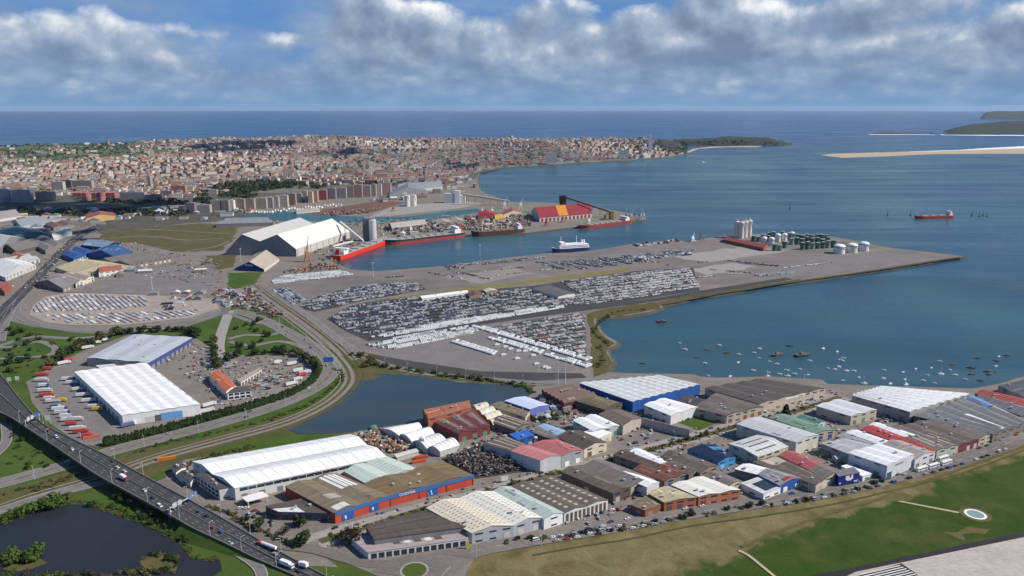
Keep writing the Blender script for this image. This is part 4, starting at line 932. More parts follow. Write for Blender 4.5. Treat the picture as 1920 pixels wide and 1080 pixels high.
# the truck park
x = bd('R1', 'huge white-roofed logistics warehouse with blue dock door', [(229, 779), (375, 758), (273, 680), (140, 697)], 11, roof='white', wall=(.72, .72, .72), n=6, d='v', rise=.7, dirt=.16, facade=False, period=14)
x.on_wall(0, .28, .40, 0, 6, 'pale', 'door'); x.on_wall(0, .40, .48, 0, 6.4, 'dark', 'door'); x.on_wall(0, .48, .76, 0, 7.6, (.13, .30, .56), 'door', .3)
for i in range(11): x.on_wall(3, .08 + i * .082, .125 + i * .082, 0, 5, 'slate', 'dock_door')
for i in range(8): x.patch(.985, 1.0, .08 + i * .11, .12 + i * .11, 'pale', 'roof_kerb')
x = bd('R2', 'large pale grey-roofed warehouse with dark blue flank behind the white one', [(278, 680), (360, 633), (250, 627), (163, 671)], 10, roof=(.44, .46, .49), wall=(.05, .07, .20), n=3, d='u', rise=.9, dirt=.15, facade=False)
x.on_wall(3, 0, 1, .3, 9.8, 'concrete', 'cladding', .25); x.vents(5, 2)
for i in range(9): x.on_wall(0, .06 + i * .105, .125 + i * .105, 0, 4.8, 'slate', 'dock_door', .2)
bd('R2b', 'small cream lean-to between the two logistics warehouses', [(190, 692), (222, 689), (214, 682), (180, 685)], 6, roof='offwhite', wall='pale', kind='flat', facade=False, cat='building')
x = bd('R3', 'orange-red roofed canteen beside the truck car park', [(424, 734), (443, 723), (410, 693), (392, 704)], 8, roof=(.46, .13, .06), wall='offwhite', n=1, rise=1.4, dirt=.2, doors='slate', cat='building', name='canteen')
x = bd('R3b', 'low white office front with dark windows below the orange-red roof', [(426, 737), (471, 732), (462, 724), (440, 726)], 8, roof='umber', wall='white', kind='flat', facade=False, cat='office', name='office_block')
for i in range(4): x.on_wall(0, .06 + i * .24, .24 + i * .24, 1, 3.4, None, 'window', mat=GLASS); x.on_wall(0, .06 + i * .24, .24 + i * .24, 4.8, 7, None, 'window', mat=GLASS)
x = bd('R3c', 'slender white arcade with dark arches beside the canteen', [(452, 716), (491, 693), (486, 689), (445, 712)], 5, roof='beige', wall='offwhite', kind='flat', facade=False, cat='arcade', name='arcade')
for i in range(7): x.on_wall(0, .03 + i * .14, .13 + i * .14, 0, 3.6, 'umber', 'arch')
# the port
x = bd('T1', 'large pale pitched bulk storage shed with dark gable on the quay', [(555, 467), (655, 434), (592, 432), (489, 465)], 16, roof=(.60, .59, .54), wall=(.22, .225, .25), d='u', pf=[(0, 0), (.5, 29), (1, 14)], dirt=.08, facade=False, over=.6)
for i in range(9): x.on_wall(0, i * .111 + .02, i * .111 + .025, 0, 16, 'slate', 'buttress', .8)
x.on_wall(0, 0, 1, 0, 15.6, (.44, .42, .39), 'cladding', .3)
x = bd('T2', 'second large pitched bulk storage shed, left of its twin', [(489, 465), (592, 432), (535, 428), (423, 464)], 16, roof=(.47, .46, .44), wall=(.22, .225, .25), d='u', pf=[(0, 13.6), (.5, 28), (1, -9)], dirt=.12, facade=False, over=.6)
x = bd('T3', 'small blue-gabled pitched shed with tan roof beside the port road', [(495, 505), (523, 485), (478, 476), (442, 502)], 5, roof=(.42, .36, .29), wall=(.015, .05, .20), d='u', rise=13, dirt=.2, facade=False)
BLUE_SHED = x
x.on_wall(0, 0, 1, 0, 4.8, 'pale', 'cladding', .4)
x = bd('T4', 'long crimson-roofed bulk shed with an orange band on the pier', [(1012, 408), (1110, 400), (1100, 386), (996, 396)], 12, roof=(.27, .035, .045), wall=(.55, .50, .48), d='u', rise=19, dirt=.15, facade=False, over=1)
x.patch(.36, .54, 0, 1, (.62, .25, .03), 'orange_roof_sheets', .4)
for i in range(13): x.on_wall(0, .03 + i * .075, .065 + i * .075, 0, 9, 'maroon', 'bay_door', .6)
x = bd('T5', 'long low brick-red shed in front of the tank farm', [(1432, 465), (1440, 459), (1362, 444), (1357, 449)], 7, roof=(.24, .06, .05), wall='brick', d='v', rise=3, dirt=.2, facade=False)
bd('T6', 'white flat terminal office between the parked new cars', [(792, 560), (878, 548), (876, 544), (788, 555)], 5, roof='white', wall='offwhite', kind='flat', dirt=.08, cat='office', name='terminal_office')
bd('T7', 'dark roofed inspection shed among the parked new cars', [(1046, 556), (1078, 550), (1030, 534), (1000, 541)], 5, roof=(.14, .135, .12), wall='offwhite', kind='gable', rise=1.2, facade=False)
bd('T8', 'little cream workshop on the terminal road', [(912, 548), (934, 545), (926, 541), (906, 543)], 4, roof='cream', wall='tan', kind='gable', facade=False, cat='workshop', name='workshop')
bd('T9', 'small brown workshop on the terminal road', [(880, 556), (905, 552), (900, 546), (876, 549)], 5, roof='rust', wall='taupe', kind='gable', facade=False, cat='workshop', name='workshop')
# industry either side of the northern motorway
for i, (q, h, rf, wl, lb) in enumerate([
  ([(137, 484), (176, 470), (148, 462), (118, 477)], 9, 'blue', 'blue', 'deep blue pitched hall right of the northern motorway'),
  ([(220, 484), (250, 472), (190, 463), (163, 475)], 9, (.045, .11, .24), 'blue', 'second blue pitched hall with white corner'),
  ([(198, 464), (227, 455), (178, 449), (152, 459)], 8, (.22, .30, .40), 'navy', 'pale blue-grey hall beyond the blue halls'),
  ([(243, 496), (321, 482), (262, 473), (180, 487)], 9, (.19, .17, .155), 'taupe', 'wide taupe roofed hall beside the grey lot'),
  ([(136, 512), (247, 499), (201, 490), (103, 501)], 8, (.56, .48, .29), 'sand', 'wide cream-yellow roofed hall with bright end wall'),
  ([(185, 511), (229, 505), (226, 499), (190, 501)], 9, (.40, .13, .08), 'offwhite', 'terracotta-roofed block against the cream-yellow hall'),
  ([(142, 532), (176, 519), (140, 510), (97, 517)], 8, (.38, .31, .25), 'cream', 'tan-roofed hall with bright cream flank at the storage yard'),
  ([(118, 541), (140, 532), (98, 519), (66, 529)], 7, (.24, .235, .225), 'taupe', 'dull grey roofed shed at the storage yard corner'),
  ([(10, 520), (67, 497), (42, 487), (-30, 505)], 8, 'white', 'pale', 'white-roofed hall beside the northern motorway'),
  ([(0, 499), (74, 485), (48, 477), (-25, 490)], 8, (.48, .48, .48), 'pale', 'grey-white roofed hall behind the white hall on the motorway'),
  ([(-5, 470), (48, 447), (0, 438), (-60, 455)], 9, (.52, .52, .51), 'slate', 'large pale flat hall left of the northern motorway'),
  ([(30, 471), (86, 458), (48, 450), (0, 462)], 8, (.20, .185, .17), 'umber', 'dark taupe hall next to the large pale flat hall'),
  ([(85, 470), (119, 456), (86, 443), (50, 451)], 8, (.24, .215, .20), 'taupe', 'taupe hall whose corner nears the northern motorway'),
  ([(100, 446), (135, 435), (128, 431), (95, 440)], 8, (.62, .62, .58), 'pale', 'slim white hall close to the northern motorway'),
  ([(20, 445), (86, 436), (60, 427), (-10, 434)], 8, (.13, .24, .25), 'teal', 'teal roofed hall far left of the northern motorway'),
  ([(8, 547), (23, 536), (10, 528), (-12, 536)], 7, (.30, .08, .07), 'brick', 'dark red roofed shed left of the motorway bend'),
  ([(28, 491), (56, 480), (40, 474), (15, 482)], 7, (.38, .16, .10), 'sand', 'terracotta-roofed shed among white halls'),
  ([(40, 425), (95, 417), (75, 410), (20, 416)], 8, (.30, .32, .34), 'pale', 'grey hall in the northern industrial belt with pale walls'),
  ([(100, 427), (140, 421), (125, 414), (85, 419)], 8, (.20, .10, .09), 'taupe', 'red-brown hall in the northern industrial belt'),
  ([(-10, 412), (40, 404), (20, 398), (-30, 404)], 8, (.34, .30, .28), 'pale', 'light taupe hall at the edge of the town'),
  ([(160, 410), (218, 405), (214, 399), (160, 402)], 10, (.34, .10, .08), (.55, .36, .16), 'long red and ochre fronted hall beyond the olive field'),
  ([(405, 420), (512, 417), (500, 409), (430, 410)], 9, (.26, .27, .29), 'slate', 'grey-roofed long quay shed on the basin'),
  ([(730, 365), (800, 358), (795, 351), (735, 354)], 10, (.24, .25, .28), 'slate', 'long slate-grey warehouse by the inner basin'),
  ([(745, 357), (830, 350), (825, 345), (750, 349)], 10, (.28, .29, .31), 'pale', 'second slate-grey warehouse behind the first by the inner basin'),
  ([(820, 420), (872, 414), (866, 409), (815, 413)], 8, (.42, .36, .30), 'taupe', 'tan quay shed behind the black and red ship'),
  ([(735, 428), (800, 420), (792, 414), (728, 420)], 8, (.46, .44, .41), 'taupe', 'pale quay shed behind the silver silo tower'),
  ([(896, 404), (928, 401), (926, 396), (896, 398)], 10, (.45, .03, .03), 'maroon', 'small crimson shed on the pier'),
  ([(928, 411), (945, 409), (943, 402), (927, 403)], 9, (.62, .34, .05), 'ochre', 'small orange shed on the pier'),
  ([(945, 402), (978, 398), (975, 392), (943, 395)], 10, (.33, .12, .10), 'sand', 'cream-banded shed with dull red roof on the pier'),
  ([(556, 398), (600, 394), (596, 391), (556, 394)], 5, (.42, .38, .34), 'pale', 'pale shed on the marina mole'),
  ([(290, 398), (322, 394), (320, 390), (290, 392)], 8, 'white', 'steel', 'small bright white hall before the apartment row')]):
    bd('U%d' % i, lb, q, h, roof=rf, wall=wl, n=1 + (i % 3 == 0), d='u' if i % 2 else 'v', kind='gable', facade=(i < 10))
# low sheds and workshops too many to list one by one
rq = random.Random(77)
def sprinkle(poly, n_, where, group, cols, wmin, wmax, hmin, hmax, rz):
    pw = [(p.x, p.y) for p in (G(*q) for q in poly)]; got = []; t = 0
    while len(got) < n_ and t < n_ * 80:
        t += 1; px = rq.uniform(min(q[0] for q in poly), max(q[0] for q in poly)); py = rq.uniform(min(q[1] for q in poly), max(q[1] for q in poly)); p = G(px, py)
        ins = False
        for i in range(len(pw)):
            (x1, y1), (x2, y2) = pw[i], pw[(i + 1) % len(pw)]
            if (y1 > p.y) != (y2 > p.y) and p.x < (x2 - x1) * (p.y - y1) / (y2 - y1) + x1: ins = not ins
        w, d = rq.uniform(wmin, wmax), rq.uniform(wmin, wmax) * .6
        if not ins or any((p.x - a) ** 2 + (p.y - b) ** 2 < (w * .5 + c_) ** 2 for a, b, c_ in got): continue
        got.append((p.x, p.y, w * .5)); nm, col = rq.choice(cols); h = rq.uniform(hmin, hmax); a = rz + rq.choice((0, 1.57)) + rq.uniform(-.1, .1)
        ca, sa = math.cos(a), math.sin(a); q = lambda x, y: Vector((p.x + x * ca - y * sa, p.y + x * sa + y * ca, LAND + h))
        e = empty('shed', p); tag(e, '%s low shed %s' % (nm, where), 'shed', group)
        mb = MB(); mb.box((0, 0, -.1), (w, d, h), rz=a); mb.build('wall', walling(rq.choice([(.45, .42, .38), (.30, .28, .26), (.55, .53, .50), (.22, .19, .17)])), e)
        mb = MB(); k = d * rq.uniform(.1, .22); X, Y = w / 2 + .3, d / 2 + .3
        r = lambda x, y, z: (x * ca - y * sa, x * sa + y * ca, h + z)
        f1 = [r(-X, -Y, -.1), r(X, -Y, -.1), r(X, 0, k), r(-X, 0, k)]; f2 = [r(-X, 0, k), r(X, 0, k), r(X, Y, -.1), r(-X, Y, -.1)]
        for f in (f1, f2): mb.face(f, 0, [(0, 0), (w, 0), (w, d / 2), (0, d / 2)])
        mb.face([r(-X, -Y, -.1), r(-X, 0, k), r(-X, Y, -.1)]); mb.face([r(X, -Y, -.1), r(X, Y, -.1), r(X, 0, k)]); mb.build('roof', roofing(col, .3), e)
MIXR = [('pale grey', (.46, .46, .45)), ('white', (.66, .66, .64)), ('brown', (.17, .14, .12)), ('slate', (.22, .22, .23)), ('rust red', (.28, .10, .07)), ('teal', (.14, .22, .23)), ('taupe', (.26, .22, .19)), ('blue-grey', (.22, .28, .36))]
sprinkle([(-30, 392), (120, 386), (210, 398), (150, 432), (90, 452), (-30, 470)], 60, 'in the industrial belt left of the northern motorway', 'sheds of the northern industrial belt', MIXR, 16, 42, 5, 9, .5)
sprinkle([(195, 398), (330, 385), (460, 383), (490, 396), (400, 412), (200, 416)], 34, 'between the apartment row and the olive field', 'sheds behind the olive field', MIXR, 12, 34, 4, 8, .2)
sprinkle([(660, 372), (700, 350), (840, 336), (890, 330), (895, 350), (850, 366), (740, 380)], 55, 'in the harbour quarter behind the inner basin', 'sheds of the harbour quarter', MIXR, 12, 34, 6, 13, .3)
sprinkle([(720, 432), (800, 412), (890, 403), (990, 402), (1000, 420), (880, 432), (740, 444)], 40, 'on the long quay behind the moored ships', 'sheds on the long quay', MIXR, 10, 26, 4, 8, .15)
sprinkle([(140, 520), (260, 500), (330, 490), (410, 495), (400, 512), (300, 506), (180, 535)], 8, 'around the empty grey lot', 'sheds round the grey lot', MIXR, 12, 26, 4, 6, .3)
sprinkle([(280, 552), (390, 548), (440, 556), (430, 575), (330, 562)], 14, 'at the yard end beside the storage rows', 'sheds beside the storage rows', MIXR, 8, 20, 3, 5, .1)
sprinkle([(660, 812), (720, 800), (790, 788), (800, 830), (700, 835)], 10, 'in the crate yard near the white vaulted stores', 'sheds of the crate yard', MIXR, 5, 9, 2.5, 3.5, .4)
sprinkle([(1000, 772), (1080, 758), (1100, 775), (1060, 790), (1010, 790)], 9, 'in the waste plot below the sawtooth factory', 'sheds in the waste plot', MIXR, 6, 12, 3, 4.5, .4)
sprinkle([(985, 738), (1030, 752), (1070, 772), (1040, 775), (1000, 750)], 5, 'beside the lavender block', 'sheds beside the lavender block', MIXR, 6, 12, 3, 4.5, .4)
sprinkle([(1530, 845), (1580, 838), (1600, 860), (1570, 872)], 5, 'behind the tall white industrial hall', 'sheds behind the white hall', MIXR, 7, 13, 3, 5, .4)
# crane-yard wall by the concrete yard
mb = MB(); a, b = G(1203, 800), G(1292, 822)
for t in range(10):
    p, q = a.lerp(b, t / 10), a.lerp(b, (t + 1) / 10)
    mb.hexa([p, q, q + Vector((.4, .4, 0)), p + Vector((.4, .4, 0))] + [v + Vector((0, 0, 9)) for v in (p, q, q + Vector((.4, .4, 0)), p + Vector((.4, .4, 0)))])
o = mb.build('boundary_wall', walling((.46, .42, .37))); tag(o, 'tall pale concrete wall along the empty concrete yard', 'wall')
# ------------------------------------------------------------------ lettering on two fronts
def lettering(shed, text, t0, t1, z, size, col):
    cu = bpy.data.curves.new('lettering', 'FONT'); cu.body = text; cu.size = size; cu.extrude = .05; cu.align_x = 'LEFT'
    a, b = shed.P(t0, 0), shed.P(t1, 0); d = (b - a); d.z = 0; d.normalize(); nn = Vector((d.y, -d.x, 0))
    o = bpy.data.objects.new('lettering', cu); C.objects.link(o); o.parent = shed.root
    MW = Matrix(((d.x, 0, nn.x, a.x + nn.x * .7), (d.y, 0, nn.y, a.y + nn.y * .7), (0, 1, 0, z), (0, 0, 0, 1)))
    cu.materials.append(solid(col, .6)); me_ = bpy.data.meshes.new_from_object(o); bpy.data.objects.remove(o)
    o = bpy.data.objects.new('lettering', me_); C.objects.link(o); o.parent = shed.root; o.matrix_local = MW; return o
lettering(SIGN_SHED, 'CODIMSA', .10, .32, 7.1, 3.0, (.85, .85, .85))
a_, d_ = BLUE_SHED.Q[0], BLUE_SHED.Q[3]
for i in range(6):
    BLUE_SHED.on_wall(3, .40 + i * .045, .425 + i * .045, 9.6, 12.6, 'white', 'letter', .25)

# ------------------------------------------------------------------ town hill
def lerp_tab(x, tab):
    return np.interp(x, [t[0] for t in tab], [t[1] for t in tab])
_rs = np.random.RandomState(5)
_g = _rs.rand(64, 64)
def vnoise(x, y):
    x = np.asarray(x, float); y = np.asarray(y, float)
    xi = np.floor(x).astype(int); yi = np.floor(y).astype(int); fx, fy = x - xi, y - yi
    fx = fx * fx * (3 - 2 * fx); fy = fy * fy * (3 - 2 * fy)
    g = lambda i, j: _g[(xi + i) % 64, (yi + j) % 64]
    return (g(0, 0) * (1 - fx) + g(1, 0) * fx) * (1 - fy) + (g(0, 1) * (1 - fx) + g(1, 1) * fx) * fy
def hill(X, Y):
    """Height of the town's ground above the water."""
    start = lerp_tab(X, [(-6000, 2600), (-700, 2560), (-420, 2900), (-100, 3550), (300, 3950), (700, 4400), (1130, 5000), (1400, 5300)])
    ridge = lerp_tab(X, [(-9000, 5000), (-1500, 5300), (300, 5400), (1200, 5650)])
    top = lerp_tab(X, [(-6000, 14), (-3900, 16), (-3300, 26), (-2600, 52), (-2000, 66), (-1500, 84), (-900, 78), (-300, 68), (400, 62), (900, 50), (1150, 34), (1400, 8)])
    t = np.clip((Y - start) / np.maximum(ridge - start, 1), 0, 1); up = t * t * (3 - 2 * t)
    dn = np.clip((Y - ridge) / 1100, 0, 1); dn = dn * dn * (3 - 2 * dn)
    nz = (vnoise(X / 420, Y / 420) - .5) * 26 + (vnoise(X / 160 + 9, Y / 160) - .5) * 8
    base = lerp_tab(t, [(0, 0), (.15, 9), (.4, 18), (1, 0)])
    return LAND - .6 + (up * top + (base * .6 + nz * np.clip(t * 3, 0, 1)) * (t > 0)) * (1 - dn * .92)
NX, NY = 150, 90
xs = np.linspace(-6200, 1420, NX); ys = np.linspace(2500, 6750, NY)
gx, gy = np.meshgrid(xs, ys)
gz = hill(gx, gy)
# keep the ground below the bay where the shore cuts in
def inside(poly, x, y):
    x = np.asarray(x, float); y = np.asarray(y, float); c_ = np.zeros(x.shape, bool); n_ = len(poly)
    for i in range(n_):
        x1, y1 = poly[i]; x2, y2 = poly[(i + 1) % n_]
        cond = ((y1 > y) != (y2 > y)); 
        with np.errstate(divide='ignore', invalid='ignore'):
            xi = (x2 - x1) * (y - y1) / (y2 - y1 + 1e-12) + x1
        c_ ^= cond & (x < xi)
    return c_
LANDW = [(p[0], p[1]) for p in land_w]
ins = inside(LANDW, gx, gy)
gz = np.where(ins, gz, -6)
verts = np.stack([gx.ravel(), gy.ravel(), gz.ravel()], 1)
idx = np.arange(NX * NY).reshape(NY, NX)
quads = np.stack([idx[:-1, :-1], idx[:-1, 1:], idx[1:, 1:], idx[1:, :-1]], -1).reshape(-1, 4)
me = bpy.data.meshes.new('hill'); me.from_pydata(verts.tolist(), [], quads.tolist()); me.polygons.foreach_set('use_smooth', [True] * len(quads))
def hill_mat():
    """Built-up ground, turning to pasture towards the open coast."""
    mt, nt, b = nodes('town_hill'); p = pos(nt)
    c = mix_rgb(nt, maprange(nt, tex_noise(nt, p, .004, 5, .6), .4, .6), (.13, .115, .10), (.06, .07, .035)); c = mix_rgb(nt, maprange(nt, tex_noise(nt, p, .012, 5, .6), .45, .65), c, (.20, .17, .145))
    gr = mix_rgb(nt, maprange(nt, tex_noise(nt, scaled(nt, p, (1, .5, 1)), .006, 4, .6), .42, .6), (.055, .085, .028), (.085, .105, .040)); gr = mix_rgb(nt, maprange(nt, tex_noise(nt, scaled(nt, p, (.5, 1.5, 1)), .008, 5, .6), .52, .66), gr, (.028, .045, .020))
    dt = nt.nodes.new('ShaderNodeVectorMath'); dt.operation = 'DOT_PRODUCT'; nt.links.new(p, dt.inputs[0]); dt.inputs[1].default_value = (-1, -.42, 0)
    n1 = maprange(nt, tex_noise(nt, p, .003, 4, .6), 0, 1, -500, 500); ad = nt.nodes.new('ShaderNodeMath'); nt.links.new(dt.outputs['Value'], ad.inputs[0]); nt.links.new(n1, ad.inputs[1])
    c = mix_rgb(nt, maprange(nt, ad.outputs[0], -60, 200), c, gr)
    nt.links.new(c, b.inputs['Base Color']); b.inputs['Roughness'].default_value = .95; return mt
me.materials.append(hill_mat()); me.update()
o = bpy.data.objects.new('hill', me); C.objects.link(o); tag(o, kind='structure')
sheet('town_ground', [(p.x, p.y) for p in [G(*q) for q in ((-400, 408), (0, 402), (230, 392), (420, 376), (560, 362), (700, 352), (845, 344), (893, 334), (897, 326))]] + [(-60, 3700), (-3000, 3700), (-6500, 3700)], M_TOWN, z=LAND + .4, world=True)

# ------------------------------------------------------------------ town blocks
M_WALLS = attr_mat('town_walls', .85, True); M_ROOFS = attr_mat('town_roofs', .85)
WALLC = [((.60, .53, .46), 6, 'cream'), ((.70, .66, .61), 8, 'white'), ((.48, .34, .27), 4, 'salmon'), ((.36, .23, .19), 2, 'brick'), ((.44, .39, .34), 4, 'tan'), ((.36, .35, .35), 4, 'grey'), ((.54, .44, .39), 3, 'pink')]
ROOFC = [((.28, .13, .085), 6, 'terracotta'), ((.21, .105, .078), 4, 'dark red'), ((.22, .195, .18), 5, 'grey'), ((.33, .20, .145), 2, 'orange')]
def pick(tab, r):
    t = r.uniform(0, sum(a[1] for a in tab))
    for a in tab:
        t -= a[1]
        if t <= 0: return a
    return tab[-1]
class Tinted:
    """Faces with a colour of their own."""
    def __init__(s): s.v = []; s.f = []; s.c = []; s.u = []; s.m = []
    def quad(s, p, col, uv=None, m=0):
        b = len(s.v); s.v += p; s.f.append(tuple(range(b, b + len(p)))); s.c += [(*col, 1)] * len(p); s.u += uv or [(0, 0)] * len(p); s.m.append(m)
    def block(s, x, y, z, w, d, h, rz, wall, roof, hip, rise):
        ca, sa = math.cos(rz), math.sin(rz)
        q = lambda a, b, e: (x + a * ca - b * sa, y + a * sa + b * ca, z + e)
        X, Y = w / 2, d / 2
        lo = [q(-X, -Y, 0), q(X, -Y, 0), q(X, Y, 0), q(-X, Y, 0)]; hi = [q(-X, -Y, h), q(X, -Y, h), q(X, Y, h), q(-X, Y, h)]
        for i in range(4):
            j = (i + 1) % 4; L = w if i % 2 == 0 else d
            s.quad([lo[i], lo[j], hi[j], hi[i]], wall, [(0.4, .6), (L + .4, .6), (L + .4, h + .6), (.4, h + .6)], 0)
        if hip:
            e = .5; he = [q(-X - e, -Y - e, h), q(X + e, -Y - e, h), q(X + e, Y + e, h), q(-X - e, Y + e, h)]
            if w >= d: r0, r1 = q(-X + Y * .8, 0, h + rise), q(X - Y * .8, 0, h + rise); f = [[he[0], he[1], r1, r0], [he[2], he[3], r0, r1], [he[1], he[2], r1], [he[3], he[0], r0]]
            else: r0, r1 = q(0, -Y + X * .8, h + rise), q(0, Y - X * .8, h + rise); f = [[he[1], he[2], r1, r0], [he[3], he[0], r0, r1], [he[0], he[1], r0], [he[2], he[3], r1]]
            for k in f: s.quad(k, roof, None, 1)
        else:
            s.quad(hi, roof, None, 1)
            k = [q(-X * .3, -Y * .3, h), q(X * .2, -Y * .3, h), q(X * .2, Y * .3, h), q(-X * .3, Y * .3, h)]; k2 = [(a, b, c_ + 2.5) for a, b, c_ in k]
            for i in range(4): s.quad([k[i], k[(i + 1) % 4], k2[(i + 1) % 4], k2[i]], wall, None, 1)
            s.quad(k2, roof, None, 1)
    def mesh(s, name):
        me = bpy.data.meshes.new(name); me.from_pydata(s.v, [], s.f)
        me.materials.append(M_WALLS); me.materials.append(M_ROOFS); me.polygons.foreach_set('material_index', s.m)
        at = me.color_attributes.new('tint', 'FLOAT_COLOR', 'CORNER'); at.data.foreach_set('color', [c_ for t in s.c for c_ in t])
        ul = me.uv_layers.new(name='UVMap'); ul.data.foreach_set('uv', [c_ for t in s.u for c_ in t]); me.update(); return me
    def split(s, m):
        t = Tinted()
        k = 0
        for f, mm in zip(s.f, s.m):
            if mm == m: t.quad([s.v[i] for i in f], s.c[f[0]][:3], [s.u[i] for i in f], m)
        return t
def block_thing(name, x, y, z, w, d, h, rz, wall, roof, hip, rise, label, group=None, cat='building'):
    t = Tinted(); t.block(0, 0, 0, w, d, h, rz, wall, roof, hip, rise)
    e = empty(name, (x, y, z)); tag(e, label, cat, group)
    for m_, nm in ((0, 'wall'), (1, 'roof')):
        o = bpy.data.objects.new(nm, t.split(m_).mesh(nm)); C.objects.link(o); o.parent = e
    return e
def px_block(x0, x1, ytop, ybase, depth, wall, roof, label, hip=False, rz=None, name='apartment_block', cat='apartment block', group=None, z=LAND):
    a, b = G(x0, ybase, z), G(x1, ybase, z); w = (b - a).length
    h = GD((x0 + x1) / 2, ytop, a.y + depth * .3).z - z
    m_ = (a + b) / 2
    return block_thing(name, m_.x, m_.y + depth / 2, z - .3, w, depth, max(4, h), 0 if rz is None else rz, wall, roof, hip, 3.0, label, group, cat)
rr = random.Random(11)
ROWG = 'apartment blocks along the marina'
taken = []
row = [(55, 118, 540, 628), (120, 155, 540, 622), (160, 235, 530, 616), (245, 308, 530, 612), (312, 400, 525, 606), (402, 448, 520, 602), (450, 492, 510, 598), (495, 558, 505, 594), (565, 618, 490, 580), (622, 664, 490, 562), (666, 706, 470, 556), (712, 746, 475, 563), (748, 784, 470, 558), (786, 850, 465, 540), (860, 918, 450, 533), (922, 996, 450, 528), (1005, 1054, 430, 523), (1057, 1116, 425, 522), (1120, 1180, 430, 518), (1182, 1220, 420, 512), (1226, 1262, 420, 508), (1268, 1332, 410, 502)]
cols = [('taupe', (.30, .25, .21)), ('bright white', (.72, .71, .70)), ('brown-banded', (.34, .25, .20)), ('tan', (.38, .30, .25)), ('pale tan', (.42, .36, .30)), ('grey', (.32, .30, .30)), ('light grey', (.42, .40, .39)), ('beige', (.46, .40, .34)), ('russet', (.34, .22, .18)), ('dim grey', (.27, .25, .25)), ('cream', (.50, .42, .36)), ('pale cream', (.54, .46, .36)), ('pinkish', (.44, .28, .25)), ('strong red', (.42, .10, .09)), ('slate grey', (.24, .24, .27)), ('smoky grey', (.29, .28, .30)), ('dusty brown', (.33, .27, .24)), ('brick brown', (.36, .23, .19)), ('warm grey', (.34, .30, .29)), ('dull tan', (.36, .30, .26)), ('off-white', (.55, .50, .48)), ('rose', (.50, .32, .29))]
for (a, b, t, bs), (cn, cc) in zip(row, cols):
    px_block(400 + a / 4, 400 + b / 4, 240 + t / 4, 240 + bs / 4, 16, cc, (.20, .12, .10) if rr.random() < .5 else (.22, .21, .20), '%s apartment block in the row along the marina' % cn, group=ROWG)
for (a, b, t, bs, cc, nm) in [(1400, 1462, 560, 642, (.20, .18, .19), 'dark brown apartment block left of the marina row'), (1466, 1575, 575, 636, (.36, .33, .31), 'long pale grey apartment block left of the marina row'), (1580, 1662, 540, 628, (.40, .36, .30), 'khaki apartment block at the left end of the marina row'),
    (0, 78, 455, 562, (.10, .17, .26), 'blue glass office block at the edge of town'), (84, 232, 460, 562, (.30, .31, .35), 'broad blue-grey apartment slab beside the glass office block'), (270, 400, 478, 545, (.42, .36, .33), 'pinkish grey apartment slab beyond the northern halls'),
    (392, 478, 402, 486, (.44, .43, .40), 'pale grey tower block left of the straight avenue'), (482, 538, 390, 470, (.10, .10, .12), 'dark glass tower at the head of the straight avenue'), (548, 692, 392, 468, (.36, .33, .28), 'broad khaki slab block right of the dark glass tower'),
    (702, 800, 448, 488, (.60, .59, .58), 'low white colonnaded building below the khaki slab'), (822, 892, 462, 492, (.70, .69, .68), 'small white domed hall beside the red terraces'), (905, 1088, 480, 556, (.33, .31, .30), 'long grey terrace of flats above the wooded belt'), (1092, 1200, 498, 556, (.27, .24, .23), 'brown flats right of the long grey terrace'),
    (1112, 1134, 362, 462, (.32, .31, .29), 'slender grey church-like tower in the town'), (1290, 1392, 432, 492, (.46, .20, .13), 'orange brick block with white corner in the town'), (1210, 1290, 470, 520, (.34, .28, .25), 'tan flats beside the orange brick block')]:
    px_block(a / 4, b / 4, 240 + t / 4, 240 + bs / 4, 18, cc, (.24, .14, .11) if 'red' in nm or 'orange' in nm else (.22, .21, .20), nm, name='tower_block' if 'tower' in nm else 'apartment_block')
for i in range(9):
    px_block((545 + i * 36) / 4, (578 + i * 36) / 4, 240 + 486 / 4, 240 + (500 + i % 3 * 16 + 20) / 4, 30, (.34, .15, .13), (.28, .10, .09), 'low red terrace houses beside the straight avenue', hip=True, name='terrace_house', group='red terraces', cat='house')
# scattered town
S_ = Tinted(); singles = []
rs = np.random.RandomState(3)
cand = []
Yv = 2480
while Yv < 6100:
    sp = 26 + (Yv - 2400) * .0036
    n_ = int(5400 / sp); xs_ = -4600 + np.arange(n_) * sp * 1.11 + rs.uniform(-sp * .35, sp * .35, n_); ysx = Yv + rs.uniform(-sp * .35, sp * .35, n_)
    cand.append(np.stack([xs_, ysx], 1)); Yv += sp * 1.3
cand = np.concatenate(cand)
px_ = 960 + F * cand[:, 0] / cand[:, 1]
cand = cand[(px_ > -40) & (px_ < 1330)]
SHW = [(p.x, p.y) for p in Pts]
ok = inside(LANDW, cand[:, 0], cand[:, 1])
for ox, oy in ((16, 0), (-16, 0), (0, -14), (12, -12)): ok &= inside(LANDW, cand[:, 0] + ox, cand[:, 1] + oy)
cand = cand[ok]
hz_ = hill(cand[:, 0], cand[:, 1])
